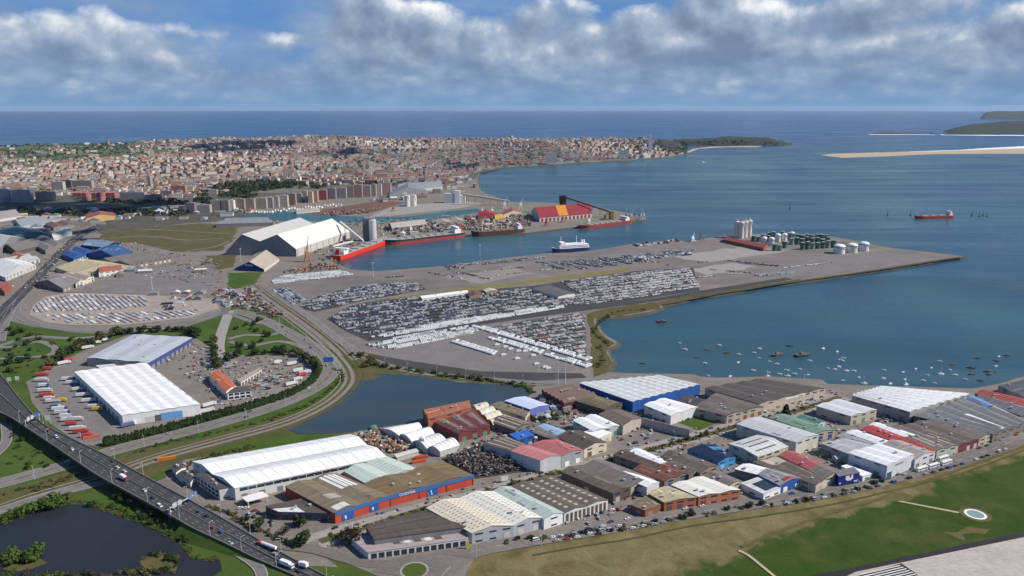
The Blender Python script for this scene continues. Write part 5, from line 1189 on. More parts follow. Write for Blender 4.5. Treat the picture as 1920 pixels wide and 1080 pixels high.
# front line of the town: nothing in front of it
fl = [G(*q) for q in ((-200, 392), (0, 384), (120, 366), (240, 372), (340, 372), (420, 368), (560, 352), (700, 346), (845, 342), (897, 325))]
fy = np.interp(cand[:, 0] , sorted([p.x for p in fl]), [p.y for p in sorted(fl, key=lambda p: p.x)])
keep = cand[:, 1] > fy
cand = cand[keep]; hz_ = hz_[keep]
green = vnoise(cand[:, 0] / 330 + 4, cand[:, 1] / 330 + 2) * .65 + vnoise(cand[:, 0] / 120, cand[:, 1] / 120 + 7) * .35
left = np.clip((-cand[:, 0] / np.maximum(cand[:, 1], 1) - .42) / .2, 0, 1)          # fields towards the open coast
far_l = np.clip((cand[:, 1] - 3700) / 700, 0, 1)
wood = np.exp(-(((cand[:, 0] / cand[:, 1] + .33) / .075) ** 2 + ((cand[:, 1] - 2760) / 200) ** 2))     # wooded park behind the marina
dens = .88 - .55 * (green > .63) - 1.0 * np.clip(left * 2, 0, 1) * far_l * (rs.rand(len(cand)) < .93) - .95 * (wood > .42)
keep = rs.rand(len(cand)) < dens
trees_at = cand[~keep]; trees_z = hz_[~keep]
cand = cand[keep]; hz_ = hz_[keep]
# the part of a block facing the camera counts: nearest first
order = np.argsort(cand[:, 1])
print('TOWN', len(cand))
HUES = {}
for rank, i in enumerate(order):
    x, y = cand[i]; z = float(hz_[i]); r = rr
    wc, rc = pick(WALLC, r), pick(ROOFC, r)
    v = r.uniform(.8, 1.15); wall = tuple(min(.85, a * v) for a in wc[0]); roof = tuple(a * r.uniform(.8, 1.2) for a in rc[0])
    w, d = r.uniform(18, 50) if r.random() < .66 else r.uniform(11, 17), r.uniform(12, 19)
    h = r.choice([7, 8, 10, 11, 13, 14, 16]) + r.uniform(-1, 1)
    dense = vnoise(x / 500 + 20, y / 500)
    if dense > .62 and r.random() < .35: h += r.uniform(3, 8)
    if x / y < -.40: h = min(h, r.uniform(6, 14))
    if r.random() < .006: h += 20; w, d = 18, 18
    hip = h < 18 and r.random() < .85
    rz = float(vnoise(x / 700, y / 700 + 3)) * 1.5 - .3 + r.choice([0, math.pi / 2]) + r.uniform(-.08, .08)
    if rank < 240:
        lab = '%s %s with %s %s roof in the lower town' % (wc[2], 'block of flats' if h > 13 else 'house', rc[2], 'hipped' if hip else 'flat')
        block_thing('town_house' if h <= 13 else 'block_of_flats', x, y, z - 2.5, w, d, h + 2.5, rz, wall, roof, hip, 2.6, lab, 'houses of the lower town', 'house' if h <= 13 else 'flats')
    else:
        S_.block(x, y, z - 4, w, d, h + 4, rz, wall, roof, hip, 2.6)
o = bpy.data.objects.new('distant_town', S_.mesh('distant_town')); C.objects.link(o); tag(o, 'dense distant town of pale walls and red roofs covering the hill', 'town', kind='stuff')
# high-rises on the eastern point and the water-front line
for i, (x0, x1, t, bs, cc, lb) in enumerate([(1087, 1093, 256, 270, (.55, .53, .45), 'slender pale tower block on the skyline ridge'), (1160, 1168, 258, 270, (.66, .66, .66), 'white square tower block on the eastern skyline'), (1180, 1186, 259, 272, (.60, .60, .58), 'white narrow tower block on the eastern skyline'), (1196, 1206, 257, 268, (.22, .24, .28), 'dark tower block on the eastern skyline'), (1216, 1222, 252, 282, (.70, .70, .72), 'white mast-topped tower above the trees on the point'),
        (1022, 1044, 286, 304, (.58, .54, .50), 'pale waterfront palace-like block with frame top'), (1160, 1178, 282, 296, (.45, .55, .58), 'pale turquoise block above the eastern waterfront')]):
    p = G(x0, bs + 6, LAND + 20); zz = float(hill(p.x, p.y)); k = G((x0 + x1) / 2, bs + 2, zz); zz = float(hill(k.x, k.y))
    px_block(x0, x1, t, bs + 2, 16, cc, (.3, .3, .3), lb, name='tower_block', z=max(LAND, zz))
for i in range(26):
    t = i / 25; x0 = 915 + t * 200
    yb = np.interp(x0, [905, 932, 980, 1075, 1125], [317, 312, 309, 303, 300])
    cc, rc = pick(WALLC, rr), pick(ROOFC, rr)
    px_block(x0, x0 + rr.uniform(7, 9), yb - rr.uniform(7, 10), yb - .5, 16, tuple(min(.7, q * 1.15) for q in cc[0]), rc[0], '%s waterfront block with %s roof on the bay promenade' % (cc[2], rc[2]), hip=True, name='waterfront_block', group='blocks on the bay promenade', z=LAND + .5)

# ------------------------------------------------------------------ headlands, beaches, sandbank
def mound(name, px_l, px_r, ybase, ytop, depth, mat, prof_, rough_, kind='structure', nx=60, ny=14, lab=None):
    a, b = G(px_l, ybase, 0), G(px_r, ybase, 0); top = []
    vs, fs = [], []
    for j in range(ny):
        v = j / (ny - 1)
        for i in range(nx):
            u = i / (nx - 1); p = a.lerp(b, u); y = p.y + depth * v
            x = p.x * (y / p.y)
            pr = np.interp(u, [q[0] for q in prof_], [q[1] for q in prof_])
            zt_ = GD(0, ybase + (ytop - ybase) * pr, p.y + depth * .45).z
            zz = max(zt_, 0) * min(1, (v * (1 - v) * 4) ** .45 * 1.0) if pr > .01 else 0
            zz += (vnoise(x * rough_[0], y * rough_[0]) - .5) * rough_[1] * (zz > 1)
            if j in (0, ny - 1): zz = -2
            vs.append((x, y, float(zz)))
    for j in range(ny - 1):
        for i in range(nx - 1): fs.append((j * nx + i, j * nx + i + 1, (j + 1) * nx + i + 1, (j + 1) * nx + i))
    me = bpy.data.meshes.new(name); me.from_pydata(vs, [], fs); me.materials.append(mat); me.polygons.foreach_set('use_smooth', [True] * len(fs)); me.update()
    o = bpy.data.objects.new(name, me); C.objects.link(o); tag(o, kind=kind); return o
M_HEAD = patchy('headland_scrub', [(.040, .050, .038), (.026, .038, .026), (.062, .062, .05), (.036, .044, .04)], (.004, .015, .03), w=(.9, .7, .5))  # scrub toned darker and bluish, with distance haze put into the colour
M_FOAM = solid((.75, .77, .78), .8)
mound('headland', 1262, 1485, 273, 256, 420, M_HEAD, [(0, .62), (.08, .72), (.2, .7), (.45, 1), (.6, .92), (.8, .85), (.93, .4), (1, .05)], (.012, 10))
mound('headland', 1170, 1290, 288, 262, 500, M_HEAD, [(0, .15), (.3, .6), (.6, 1.0), (.85, .8), (1, .1)], (.012, 10))
mound('headland', 1768, 2150, 253, 227, 1600, M_HEAD, [(0, .05), (.05, .45), (.12, .72), (.3, .95), (1, 1)], (.004, 30))
mound('headland', 1838, 2300, 224, 207, 2500, M_HEAD, [(0, .2), (.015, .75), (.05, .9), (.2, .95), (1, 1)], (.002, 20))
mound('islet', 1632, 1752, 251, 247.5, 300, M_ROCK, [(0, .2), (.2, 1), (.6, .7), (1, .1)], (.01, 6))
sheet('beach', [(1284, 288), (1290, 283), (1300, 279), (1330, 275), (1400, 273.5), (1430, 274), (1420, 276), (1360, 276), (1310, 279), (1296, 285)], M_SAND, z=.7)
sheet('sandbank', [(1538, 291), (1560, 288), (1640, 286), (1750, 283), (1850, 280), (1960, 276), (2200, 272), (2200, 289), (1960, 288), (1750, 289), (1640, 294), (1580, 296)], M_SAND, z=.5, amp=6, seg=60)
sheet('surf', [(1600, 287.4), (1700, 284.4), (1800, 281), (1850, 277.5), (1960, 272), (2200, 268), (2200, 271), (1960, 276.5), (1850, 280.3), (1750, 283.6), (1640, 286.2)], M_FOAM, z=.6, amp=8, seg=50)
sheet('surf', [(1762, 252), (1850, 253), (1960, 253), (2150, 254), (2150, 255.5), (1960, 254.8), (1850, 254.4), (1768, 253.4)], M_FOAM, z=.6, amp=8, seg=60)
sheet('surf', [(1630, 251.5), (1680, 252), (1752, 252.2), (1752, 252.9), (1680, 252.8), (1630, 252.4)], M_FOAM, z=.6, amp=6, seg=40)
# ------------------------------------------------------------------ ships
def hull_mesh(L, W_, H, bow=.16, stern=.06, flare=.12, sheer=.25, draft=0.0, split=None):
    """Lofted hull, bow at +x; material 0 below the split height, 1 above, 2 deck."""
    mb = MB(); st = []
    n_ = 22
    for i in range(n_):
        t = i / (n_ - 1); x = (t - .5) * L
        k = 1.0
        if t > 1 - bow: k = max(.015, 1 - ((t - (1 - bow)) / bow) ** 2.0)
        if t < stern: k = .72 + .28 * (t / stern)
        z1 = H * (1 + sheer * max(0, (t - .72) / .28) ** 2)
        xo = x + (L * .03 * max(0, (t - .85) / .15))
        hs = split if split else H * .5
        st.append([(x, -W_ / 2 * k * .93, -.5), (x + (xo - x) * .5, -W_ / 2 * k * .99, hs), (xo, -W_ / 2 * min(1, k + flare * (t > .8)), z1), (xo, W_ / 2 * min(1, k + flare * (t > .8)), z1), (x + (xo - x) * .5, W_ / 2 * k * .99, hs), (x, W_ / 2 * k * .93, -.5)])
    for a, b in zip(st, st[1:]):
        for j, m in ((0, 0), (1, 1), (2, 2), (3, 1), (4, 0)):
            mb.face([a[j], b[j], b[j + 1], a[j + 1]], m)
    mb.face(st[0][::-1][:6], 1); mb.face(st[-1], 1)
    return mb
def ship(label, stern_px, bow_px, low, up, deck, H, wfac=.155, split=None, name='cargo_ship', house=None, hatches=6, cranes=0, hatch_col=(.30, .29, .28), zs=0, funnel=(.35, .05, .05)):
    a, b = G(*stern_px, 0), G(*bow_px, 0); L = (b - a).length; W_ = L * wfac; rz = math.atan2(b.y - a.y, b.x - a.x)
    e = empty(name, ((a + b) / 2), rz); tag(e, label, 'ship')
    hull_mesh(L, W_, H, split=split).build('hull', [solid(low, .5), solid(up, .5), solid(deck, .8)], e)
    hx = -L * .40
    hh = house or 11
    mb = MB(); mb.box((hx, 0, H), (L * .085, W_ * .8, hh * .55)); mb.box((hx + L * .008, 0, H + hh * .55), (L * .06, W_ * .72, hh * .30)); mb.box((hx + L * .015, 0, H + hh * .85), (L * .045, W_ * .98, hh * .18))
    sup = mb.build('superstructure', solid((.74, .74, .74), .5), e)
    for k in range(3):
        mb = MB(); mb.box((hx + L * .0435 - L * (.0125 if k == 1 else 0) + (L * -.003 if k == 2 else 0), 0, H + hh * (.15 + .3 * k)), (.5, W_ * .7, hh * .07)); mb.build('window_band', GLASS, sup)
    mb = MB(); mb.box((hx - L * .055, 0, H), (L * .035, W_ * .3, hh * 1.0), taper=.85); mb.build('funnel', solid(funnel, .5), e)
    mb = MB(); mb.bar((hx + L * .01, 0, H + hh), (hx + L * .01, 0, H + hh * 1.55), .6); mb.bar((hx + L * .01, -2.5, H + hh * 1.35), (hx + L * .01, 2.5, H + hh * 1.35), .4); mb.build('mast', solid((.6, .6, .6), .6), e)
    x0, x1 = -L * .30, L * .36
    for k in range(hatches):
        xc = x0 + (x1 - x0) * (k + .5) / hatches; mb = MB(); mb.box((xc, 0, H), ((x1 - x0) / hatches * .72, W_ * .66, 1.8)); mb.build('hatch_cover', solid(hatch_col, .7), e)
    for k in range(cranes):
        xc = x0 + (x1 - x0) * (k + .95) / (cranes + .3); mb = MB(); mb.box((xc, 0, H), (2.6, 2.6, 13)); mb.box((xc, 0, H + 12), (4, 4, 3)); mb.bar((xc, 0, H + 13), (xc + L * .11, W_ * .3, H + 18), 1.0, w2=.6); mb.build('deck_crane', solid((.55, .42, .28) if cranes > 3 else (.62, .6, .55), .6), e)
    mb = MB(); mb.bar((L * .46, 0, H * 1.2), (L * .46, 0, H * 1.2 + 9), .5); mb.build('foremast', solid((.6, .6, .6)), e)
    return e
ship('bright red cargo ship with red hull moored beside the pale storage sheds', (630, 489), (722, 456), (.50, .025, .02), (.55, .035, .02), (.30, .29, .27), 11, .14, 2, hatches=5)
ship('long black and red bulk carrier moored at the quay behind the red ship', (868, 443), (724, 460), (.34, .055, .05), (.035, .033, .036), (.32, .33, .31), 11, .13, 6.5, hatches=7, cranes=0, house=15)
ship('brown-hulled cargo ship with many tan deck cranes at the pier', (982, 437), (886, 444), (.10, .05, .045), (.075, .04, .038), (.22, .16, .12), 12, .15, 4, hatches=5, cranes=5, house=13, hatch_col=(.24, .15, .10))
ship('red and black bulk carrier with white house alongside the crimson-roofed pier', (1180, 417), (1086, 429), (.34, .05, .05), (.27, .045, .045), (.20, .12, .10), 8, .15, 4, hatches=6, house=10)
ship('small red tanker crossing the open bay', (1786, 408), (1716, 410), (.30, .035, .035), (.36, .05, .045), (.34, .06, .05), 7, .16, 2, hatches=3, house=11, name='tanker')
# the car carrier
a, b = G(1104, 470, 0), G(1036, 474, 0); L = (b - a).length; e = empty('ferry', (a + b) / 2, math.atan2(b.y - a.y, b.x - a.x)); tag(e, 'white roll-on ferry with dark blue hull at the car terminal', 'ferry')
hull_mesh(L, L * .19, 9, split=7.5).build('hull', [solid((.02, .035, .12), .5), solid((.03, .06, .22), .5), solid((.6, .6, .6))], e)
mb = MB(); mb.box((-L * .06, 0, 9), (L * .80, L * .185, 7)); mb.box((-L * .02, 0, 16), (L * .62, L * .16, 2.5)); mb.box((L * .25, 0, 16), (L * .12, L * .185, 6)); s_ = mb.build('superstructure', solid((.80, .81, .82), .5), e)
for k in range(2): mb = MB(); mb.box((-L * .06, 0, 11 + k * 3), (L * .74, L * .187, .9)); mb.build('window_band', GLASS, s_)
for k in (-.3, -.36): mb = MB(); mb.box((L * k, 0, 17), (L * .04, L * .05, 8), taper=.8); mb.build('funnel', solid((.75, .76, .78)), e)
for k in (.28, -.15): mb = MB(); mb.bar((L * k, 0, 20), (L * k, 0, 34), .8); mb.bar((L * k, -3, 28), (L * k, 3, 28), .5); mb.build('mast', solid((.75, .75, .75)), e)

# ------------------------------------------------------------------ silos, tanks, cranes
def tank(label, px, r_, h, col, dome, domecol=None, band=None, group=None, name='storage_tank', cat='tank'):
    p = G(*px); mb = MB(); mb.tube((0, 0, 0), r_, h, 20); e = mb.build(name, solid(col, .55), loc=p, smooth=False); tag(e, label, cat, group)
    mb = MB()
    if dome > 0: mb.dome((0, 0, h), r_ * 1.01, dome, 20, 4)
    else: mb.tube((0, 0, h), r_ * .98, .4, 20, r2=r_ * .3)
    mb.build('roof', solid(domecol or col, .5), e)
    if band: mb = MB(); mb.tube((0, 0, h - 1.8), r_ + .12, 1.5, 20, cap=False); mb.build('band', solid(band, .6), e)
    mb = MB(); mb.bar((r_ + .3, -r_ * .2, 0), (r_ * .6, -r_ - .5, h + 1), .7); mb.build('stair', solid((.4, .4, .4)), e)
    return e
for i, (x, y) in enumerate(((1381, 446), (1389, 447), (1396, 445), (1404, 443))):
    t = tank('tall cream cement silo in the cluster of four at the terminal', (x, y), 6.6, 37, (.60, .57, .51), 2.5, group='cement silos', name='cement_silo', cat='silo')
    mb = MB(); mb.box((0, 0, 39), (3, 3, 4)); mb.build('head_house', solid((.6, .6, .6)), t)
GT = 'green storage tanks of the liquid terminal'
rt = random.Random(4)
spots = [(1412 + i * 9.2, 452 + (i % 2) * 1.5) for i in range(4)] + [(1441 + i * 8.5, 446 + (i % 3)) for i in range(5)] + [(1452, 470), (1462, 470), (1470, 465)] + [(1484 + i * 9.6, 459 - (i % 2) * 2.0) for i in range(8)] + [(1504 + i * 9.6, 468 - i * .6) for i in range(7)] + [(1478 + i * 9, 450 + (i % 2)) for i in range(9)]
for i, (x, y) in enumerate(spots):
    tank('dark green cylindrical tank in the terminal tank farm', (x, y), rt.uniform(4.2, 5.4), rt.uniform(12, 17), (.060, .125, .090) if rt.random() < .6 else (.20, .26, .23), 0, (.30, .36, .32), None, GT)
for i, (x, y) in enumerate(((1432, 459), (1446, 460), (1458, 453), (1470, 452), (1484, 449))):
    tank('white dome-topped tank among the green tanks', (x, y), 6.6, 15, (.68, .66, .62), 3.5, (.70, .68, .66), group='white domed tanks')
tank('large white domed tank with dark rim, first of three by the shore road', (1573, 475), 11.5, 15, (.66, .65, .60), 5, (.74, .74, .72), (.10, .10, .09))
tank('large cream domed tank in the middle of the three by the shore road', (1597, 473), 11, 15, (.60, .60, .48), 5, (.72, .72, .66), (.12, .14, .09))
tank('large white domed tank with brown stain, last of three by the shore road', (1619, 470), 10.5, 15, (.66, .62, .58), 5, (.70, .73, .74), (.10, .10, .10))
for i, (x, y) in enumerate(((764, 387), (776, 386))): tank('stout white concrete silo by the inner basin', (x, y), 9, 34, (.62, .60, .57), 0, group='white concrete silos', name='grain_silo', cat='silo')
# silo tower beside the bulk sheds
p = G(694, 452); e = empty('silo_tower', p); tag(e, 'tall dark tower with bright silver silo beside the bulk sheds', 'silo tower')
mb = MB(); mb.box((-8, 4, 0), (14, 14, 50)); mb.build('tower', solid((.13, .13, .14), .7), e)
mb = MB(); mb.tube((7, 0, 0), 8.5, 48, 20); mb.dome((7, 0, 48), 8.5, 2, 20, 2); mb.build('silo', solid((.62, .62, .62), .35, .3), e)
mb = MB(); mb.box((0, 2, 50), (22, 10, 3)); mb.build('gantry_deck', solid((.3, .3, .3)), e)
p = G(853, 381); e = empty('mill_tower', p); tag(e, 'white windowless mill tower with taller right block by the inner basin', 'tower')
mb = MB(); mb.box((-16, 8, 0), (34, 22, 30)); mb.build('lower_block', walling((.50, .50, .52)), e); mb = MB(); mb.box((8, 4, 0), (16, 16, 40)); mb.build('upper_block', walling((.74, .74, .73)), e)
mb = MB(); mb.box((24, 10, 0), (18, 16, 24)); mb.build('annex', walling((.66, .64, .58)), e)
# conveyors
def conveyor(label, pa, za, pb, zb, w, col, legs=4):
    a, b = G(*pa, LAND), G(*pb, LAND); a.z = LAND + za; b.z = LAND + zb; o0 = Vector((a.x, a.y, LAND)); e = empty('conveyor', o0); tag(e, label, 'conveyor')
    mb = MB(); mb.bar(a - o0, b - o0, w); mb.build('gallery', solid(col, .6), e)
    for k in range(legs):
        t = (k + .6) / legs; q = (a.lerp(b, t) - o0)
        if q.z < 3: continue
        mb = MB()
        for sx in (-1, 1): mb.bar((q.x + sx * w * .7, q.y, 0), (q.x + sx * w * .2, q.y, q.z), .7)
        mb.bar((q.x - w * .5, q.y, q.z * .5), (q.x + w * .5, q.y, q.z * .5), .5); mb.build('trestle', solid((.25, .25, .26)), e)
conveyor('white loading chute from the pale storage shed to the silo tower', (640, 448), 40, (682, 462), 12, 3.2, (.62, .62, .62), 3)
conveyor('pale conveyor reaching from the storage shed to the red ship', (625, 472), 12, (662, 466), 16, 3.0, (.62, .62, .60), 3)
conveyor('long cream overhead gallery sloping along the inner pier', (868, 384), 32, (955, 385), 12, 6.5, (.56, .52, .42), 6)
conveyor('dark conveyor gallery descending from the black tower to the loader', (1060, 400), 46, (1146, 409), 16, 4, (.14, .06, .07), 6)
p = G(1055, 399); e = empty('transfer_tower', p); tag(e, 'black boxy transfer tower above the crimson roof', 'tower'); mb = MB(); mb.box((0, 6, 0), (18, 14, 33)); mb.build('base', solid((.09, .04, .045)), e); mb = MB(); mb.box((0, 6, 33), (20, 16, 16)); mb.build('head_house', solid((.025, .022, .028)), e)
p = G(1147, 411); e = empty('loading_tower', p); tag(e, 'green and orange striped cylindrical loading tower at the pier end', 'tower')
mb = MB(); mb.tube((0, 0, 0), 8, 21, 18); mb.build('drum', solid((.12, .17, .05)), e); mb = MB(); mb.box((-1, -8, 2), (7, 1.2, 17)); mb.build('panel', solid((.60, .26, .03)), e)
mb = MB(); mb.tube((0, 0, 21), 8.4, 1.2, 18); mb.build('rim', solid((.2, .2, .18)), e)
def crane(label, px, h, jib, col, rz, w=1.1, group=None):
    e = empty('harbour_crane', G(*px), rz); tag(e, label, 'crane', group)
    g = h * .3; mb = MB()
    for sx in (-1, 1):
        for sy in (-1, 1): mb.bar((sx * 5, sy * 5, 0), (sx * 2.5, sy * 2.5, g), w)
    mb.bar((-4, -4, g * .5), (4, -4, g * .5), w * .7); mb.bar((-4, 4, g * .5), (4, 4, g * .5), w * .7); mb.build('portal', solid(col, .6), e)
    mb = MB(); mb.box((0, 0, g), (7, 6, 5)); mb.build('cab', solid(tuple(min(1, c_ * 1.1) for c_ in col), .6), e)
    mb = MB(); mb.bar((0, 0, g + 4), (0, 0, h * .62), w * 1.5); mb.bar((-4, 0, g + 4), (0, 0, h * .62), w * .7); mb.build('mast', solid(col, .6), e)
    mb = MB(); mb.bar((1, 0, g + 4), (jib, 0, h), w, w2=w * .6); mb.bar((0, 0, h * .62), (jib * .7, 0, h * .78), w * .5); mb.build('jib', solid(col, .6), e)
crane('white quay crane with raised jib, left of the pair on the pier', (946, 391), 36, 10, (.70, .70, .70), .2)
crane('white quay crane with raised jib, right of the pair on the pier', (976, 392), 36, 10, (.68, .68, .70), .2)
for i, (x, y) in enumerate(((904, 402), (922, 401))): crane('short white dock crane beside the small crimson shed', (x, y), 22, 6, (.75, .75, .76), 1.2, group='short white cranes')
for i, (x, y, h) in enumerate(((1182, 414, 38), (1190, 412, 44), (1200, 413, 42))): crane('grey lattice crane clustered at the pier tip', (x, y), h, 14 - i * 9, (.30, .32, .35), .4 + i, group='cranes at the pier tip')
crane('orange mobile crane with tall jib on the quay below the pale shed', (577, 491), 52, 4, (.40, .17, .07), .5, 1.3)
crane('pinkish grab crane working in front of the orange roof band', (1056, 417), 26, 9, (.45, .14, .12), 2.2)
for i, (x, y, h, c_) in enumerate(((905, 425, 26, (.5, .42, .3)), (925, 424, 28, (.45, .36, .26)), (955, 424, 27, (.5, .45, .36)), (985, 424, 26, (.40, .30, .2)), (770, 436, 24, (.6, .58, .55)), (815, 430, 24, (.6, .58, .55)), (1135, 412, 24, (.35, .12, .1)), (1206, 411, 34, (.32, .34, .37)), (1174, 412, 40, (.32, .34, .37)))):
    crane('slewing quay crane among the moored cargo ships', (x, y), h, (8, -9, 11)[i % 3], c_, .4 + i * .9, group='quay cranes among the cargo ships')
crane('dark red grab crane on the quay near the brown cargo ship', (1025, 424), 26, 8, (.32, .06, .06), .8)
crane('white shore crane by the red and black bulk carrier', (1104, 420), 24, 8, (.72, .70, .68), .3)
crane('brown quay crane on the marina mole, left of two', (738, 396), 22, -8, (.26, .10, .06), .9)
crane('white ship-to-shore crane at the tip of the car terminal', (1298, 453), 20, 4, (.68, .70, .76), .4, 1.8)
crane('dark grab crane on the quay by the cement silos', (1316, 450), 26, 12, (.25, .24, .24), .1)
# marina boats, buoys
def mk_boat(kind):
    """Small craft: 0 motor boat, 1 sailing boat, 2 dark work boat."""
    mb = hull_mesh(7.5 if kind != 2 else 9, 2.5 if kind != 2 else 3, 1.3, bow=.4, stern=.05, split=.4)
    col = (.78, .79, .80) if kind != 2 else (.05, .06, .07)
    hull = mb.mesh('hull', [solid(col, .4), solid(col, .4), solid((.60, .60, .58) if kind != 2 else (.12, .11, .10), .7)])
    parts = []
    m2 = MB(); m2.box((-.4, 0, 1.2), (2.6, 1.7, 1.1), taper=.8); parts.append(('cabin', m2.mesh('cabin', solid((.70, .71, .72) if kind != 2 else (.16, .15, .14)))))
    if kind == 1:
        m2 = MB(); m2.bar((.6, 0, 1.2), (.6, 0, 10.5), .22); m2.bar((.6, 0, 2.6), (-2.6, 0, 2.6), .3); parts.append(('mast', m2.mesh('mast', solid((.75, .75, .75)))))
    if kind == 0:
        m2 = MB(); m2.box((-3.6, 0, .6), (.5, .6, 1.1)); parts.append(('outboard_motor', m2.mesh('outboard_motor', solid((.08, .08, .08)))))
    return hull, parts
BOATS = [mk_boat(k) for k in range(3)]
BL = ['small white motor boat moored in the open bay', 'white sailing boat with bare mast moored in the bay', 'dark hulled work boat moored in the bay']
BG = ['white motor boats moored in the bay', 'sailing boats moored in the bay', 'dark boats moored in the bay']
def boat(px, kind, s=1.0, label=None, group=None):
    hull, parts = BOATS[kind]; o = link(('motor_boat', 'sailing_boat', 'work_boat')[kind], hull, G(*px, 0), rb.uniform(-.5, .5) + (math.pi if rb.random() < .4 else 0), scale=(s, s, s)); tag(o, label or BL[kind], 'boat', group or BG[kind])
    for nm, me_ in parts: link(nm, me_, parent=o)
rb = random.Random(9)
white = [(1274, 644), (1349, 648), (1385, 665), (1414, 662), (1424, 654), (1423, 672), (1384, 680), (1412, 695), (1443, 678), (1457, 683), (1441, 699), (1462, 702), (1490, 702), (1500, 693), (1518, 677), (1515, 703), (1328, 705), (1299, 705), (1369, 706), (1234, 703), (1212, 704), (1322, 682), (1337, 716), (1543, 654), (1569, 660), (1582, 672), (1573, 688), (1552, 691), (1565, 693), (1587, 696), (1601, 696), (1580, 714), (1610, 708), (1658, 695), (1656, 710), (1693, 698), (1717, 692), (1696, 712), (1731, 714), (1739, 704), (1746, 690), (1762, 678), (1781, 694), (1791, 704), (1810, 712), (1872, 669), (1867, 687), (1540, 715), (1669, 720), (1752, 719)]
sail = [(1284, 656), (1439, 706), (1475, 695), (1476, 706), (1507, 714), (1578, 677), (1764, 702), (1698, 722), (1620, 720)]
darkb = [(1326, 656), (1363, 662), (1480, 649), (1307, 670), (1787, 684), (1820, 690), (1822, 702), (1833, 672), (1868, 677), (1888, 667), (1852, 697), (1868, 697), (1856, 702), (1838, 714), (1146, 688), (1205, 682)]
for q in white: boat(q, 0, rb.uniform(.5, .8))
for q in sail: boat(q, 1, rb.uniform(.8, 1.0))
for q in darkb: boat(q, 2, rb.uniform(.7, 1.0))
boat((1456, 667), 2, 1.9, 'long black barge anchored among the small white boats', 'anchored barges'); boat((1505, 668), 2, 2.3, 'large brown-black barge with cabin anchored among the small boats', 'anchored barges')
boat((1240, 604), 2, 1.7, 'lone dark barge off the grassy terminal bank', 'anchored barges')
boat((1318, 305), 0, 3.0, 'white passenger launch far out near the beach', 'launch')
for i, (x, y) in enumerate(((1481, 391), (1664, 404), (1707, 404), (1822, 405), (1836, 406), (1843, 404), (1850, 406))):
    mb = MB(); mb.tube((0, 0, -1), 2.6, 3, 10); mb.tube((0, 0, 2), .9, 9 if i else 16, 8, r2=.4); mb.box((0, 0, 10 if i else 17), (2, 2, 2)); o = mb.build('channel_buoy', solid((.05, .10, .07)), loc=G(x, y, 0)); tag(o, 'dark channel buoy standing in the bay', 'buoy', 'channel buoys')
for i in range(34):      # craft along the marina quay
    t = i / 33; x = 470 + t * 170; y = 399 - t * 16 + rb.uniform(-1, 3)
    hull, parts = BOATS[rb.choice((0, 0, 1))]; p = G(x, y, LAND + .3); o = link('moored_yacht', hull, p, rb.uniform(1.2, 1.9), scale=(1.7, 1.7, 1.7)); tag(o, 'white yacht berthed in the marina basin below the apartment row', 'yacht', 'yachts in the marina')
    for nm, me_ in parts: link(nm, me_, parent=o)
# ------------------------------------------------------------------ vehicles
def car_mesh(van=False):
    b = MB(); L, W_, H = (4.4, 1.8, .75) if not van else (5.2, 2.0, .9)
    pts = [(-L / 2, .35), (-L / 2, .95), (-L * .40, 1.05), (L * .22, 1.02), (L / 2 - .1, .85), (L / 2, .35)]
    for s in (-1, 1): b.face([(x, s * W_ / 2, z) for x, z in (pts if s < 0 else pts[::-1])])
    for (x0, z0), (x1, z1) in zip(pts, pts[1:]): b.face([(x0, -W_ / 2, z0), (x0, W_ / 2, z0), (x1, W_ / 2, z1), (x1, -W_ / 2, z1)])
    r0, r1, zt = (-L * .30, L * .05, 1.48) if not van else (-L * .46, L * .25, 2.0)
    b.face([(r0, -W_ * .40, zt), (r1, -W_ * .40, zt), (r1, W_ * .40, zt), (r0, W_ * .40, zt)])
    g = MB(); f0, f1 = (-L * .43, L * .22) if not van else (-L * .48, L * .36); zb = 1.04
    lo = [(f0, -W_ * .47, zb), (f1, -W_ * .47, zb), (f1, W_ * .47, zb), (f0, W_ * .47, zb)]; hi = [(r0, -W_ * .40, zt - .01), (r1, -W_ * .40, zt - .01), (r1, W_ * .40, zt - .01), (r0, W_ * .40, zt - .01)]
    for i in range(4): g.face([lo[i], lo[(i + 1) % 4], hi[(i + 1) % 4], hi[i]])
    w = MB()
    for sx in (-.3, .3):
        for sy in (-1, 1): w.box((sx * L, sy * W_ * .46, 0), (.64, .24, .62))
    return b, g, w
PAINT = [('white', (.75, .75, .75), 6), ('silver', (.42, .43, .45), 4), ('black', (.02, .02, .022), 3), ('dark grey', (.09, .09, .10), 4), ('red', (.38, .03, .03), 2), ('blue', (.04, .09, .26), 2), ('beige', (.42, .38, .30), 1)]
M_TYRE = solid((.02, .02, .02), .9)
CARS = {}
for van in (False, True):
    b, g, w = car_mesh(van); gm, wm = g.mesh('windows', GLASS), w.mesh('wheels', M_TYRE)
    for nm, col, _ in PAINT:
        CARS[(nm, van)] = (b.mesh('car', solid(col, .28, .15, .5, .04)), gm, wm)
rc = random.Random(21); NCAR = [0]
def car(p, rz, where, group, paint=None, van=None):
    nm = paint or pick([(a, c_) for a, b_, c_ in PAINT], rc)[0]; vn = rc.random() < .15 if van is None else van
    bm, gm, wm = CARS[(nm, vn)]; k = 'van' if vn else 'car'
    o = link(k, bm, p, rz); tag(o, '%s %s %s' % (nm, k, where), k, group); link('windows', gm, parent=o); link('wheels', wm, parent=o); NCAR[0] += 1
    return o
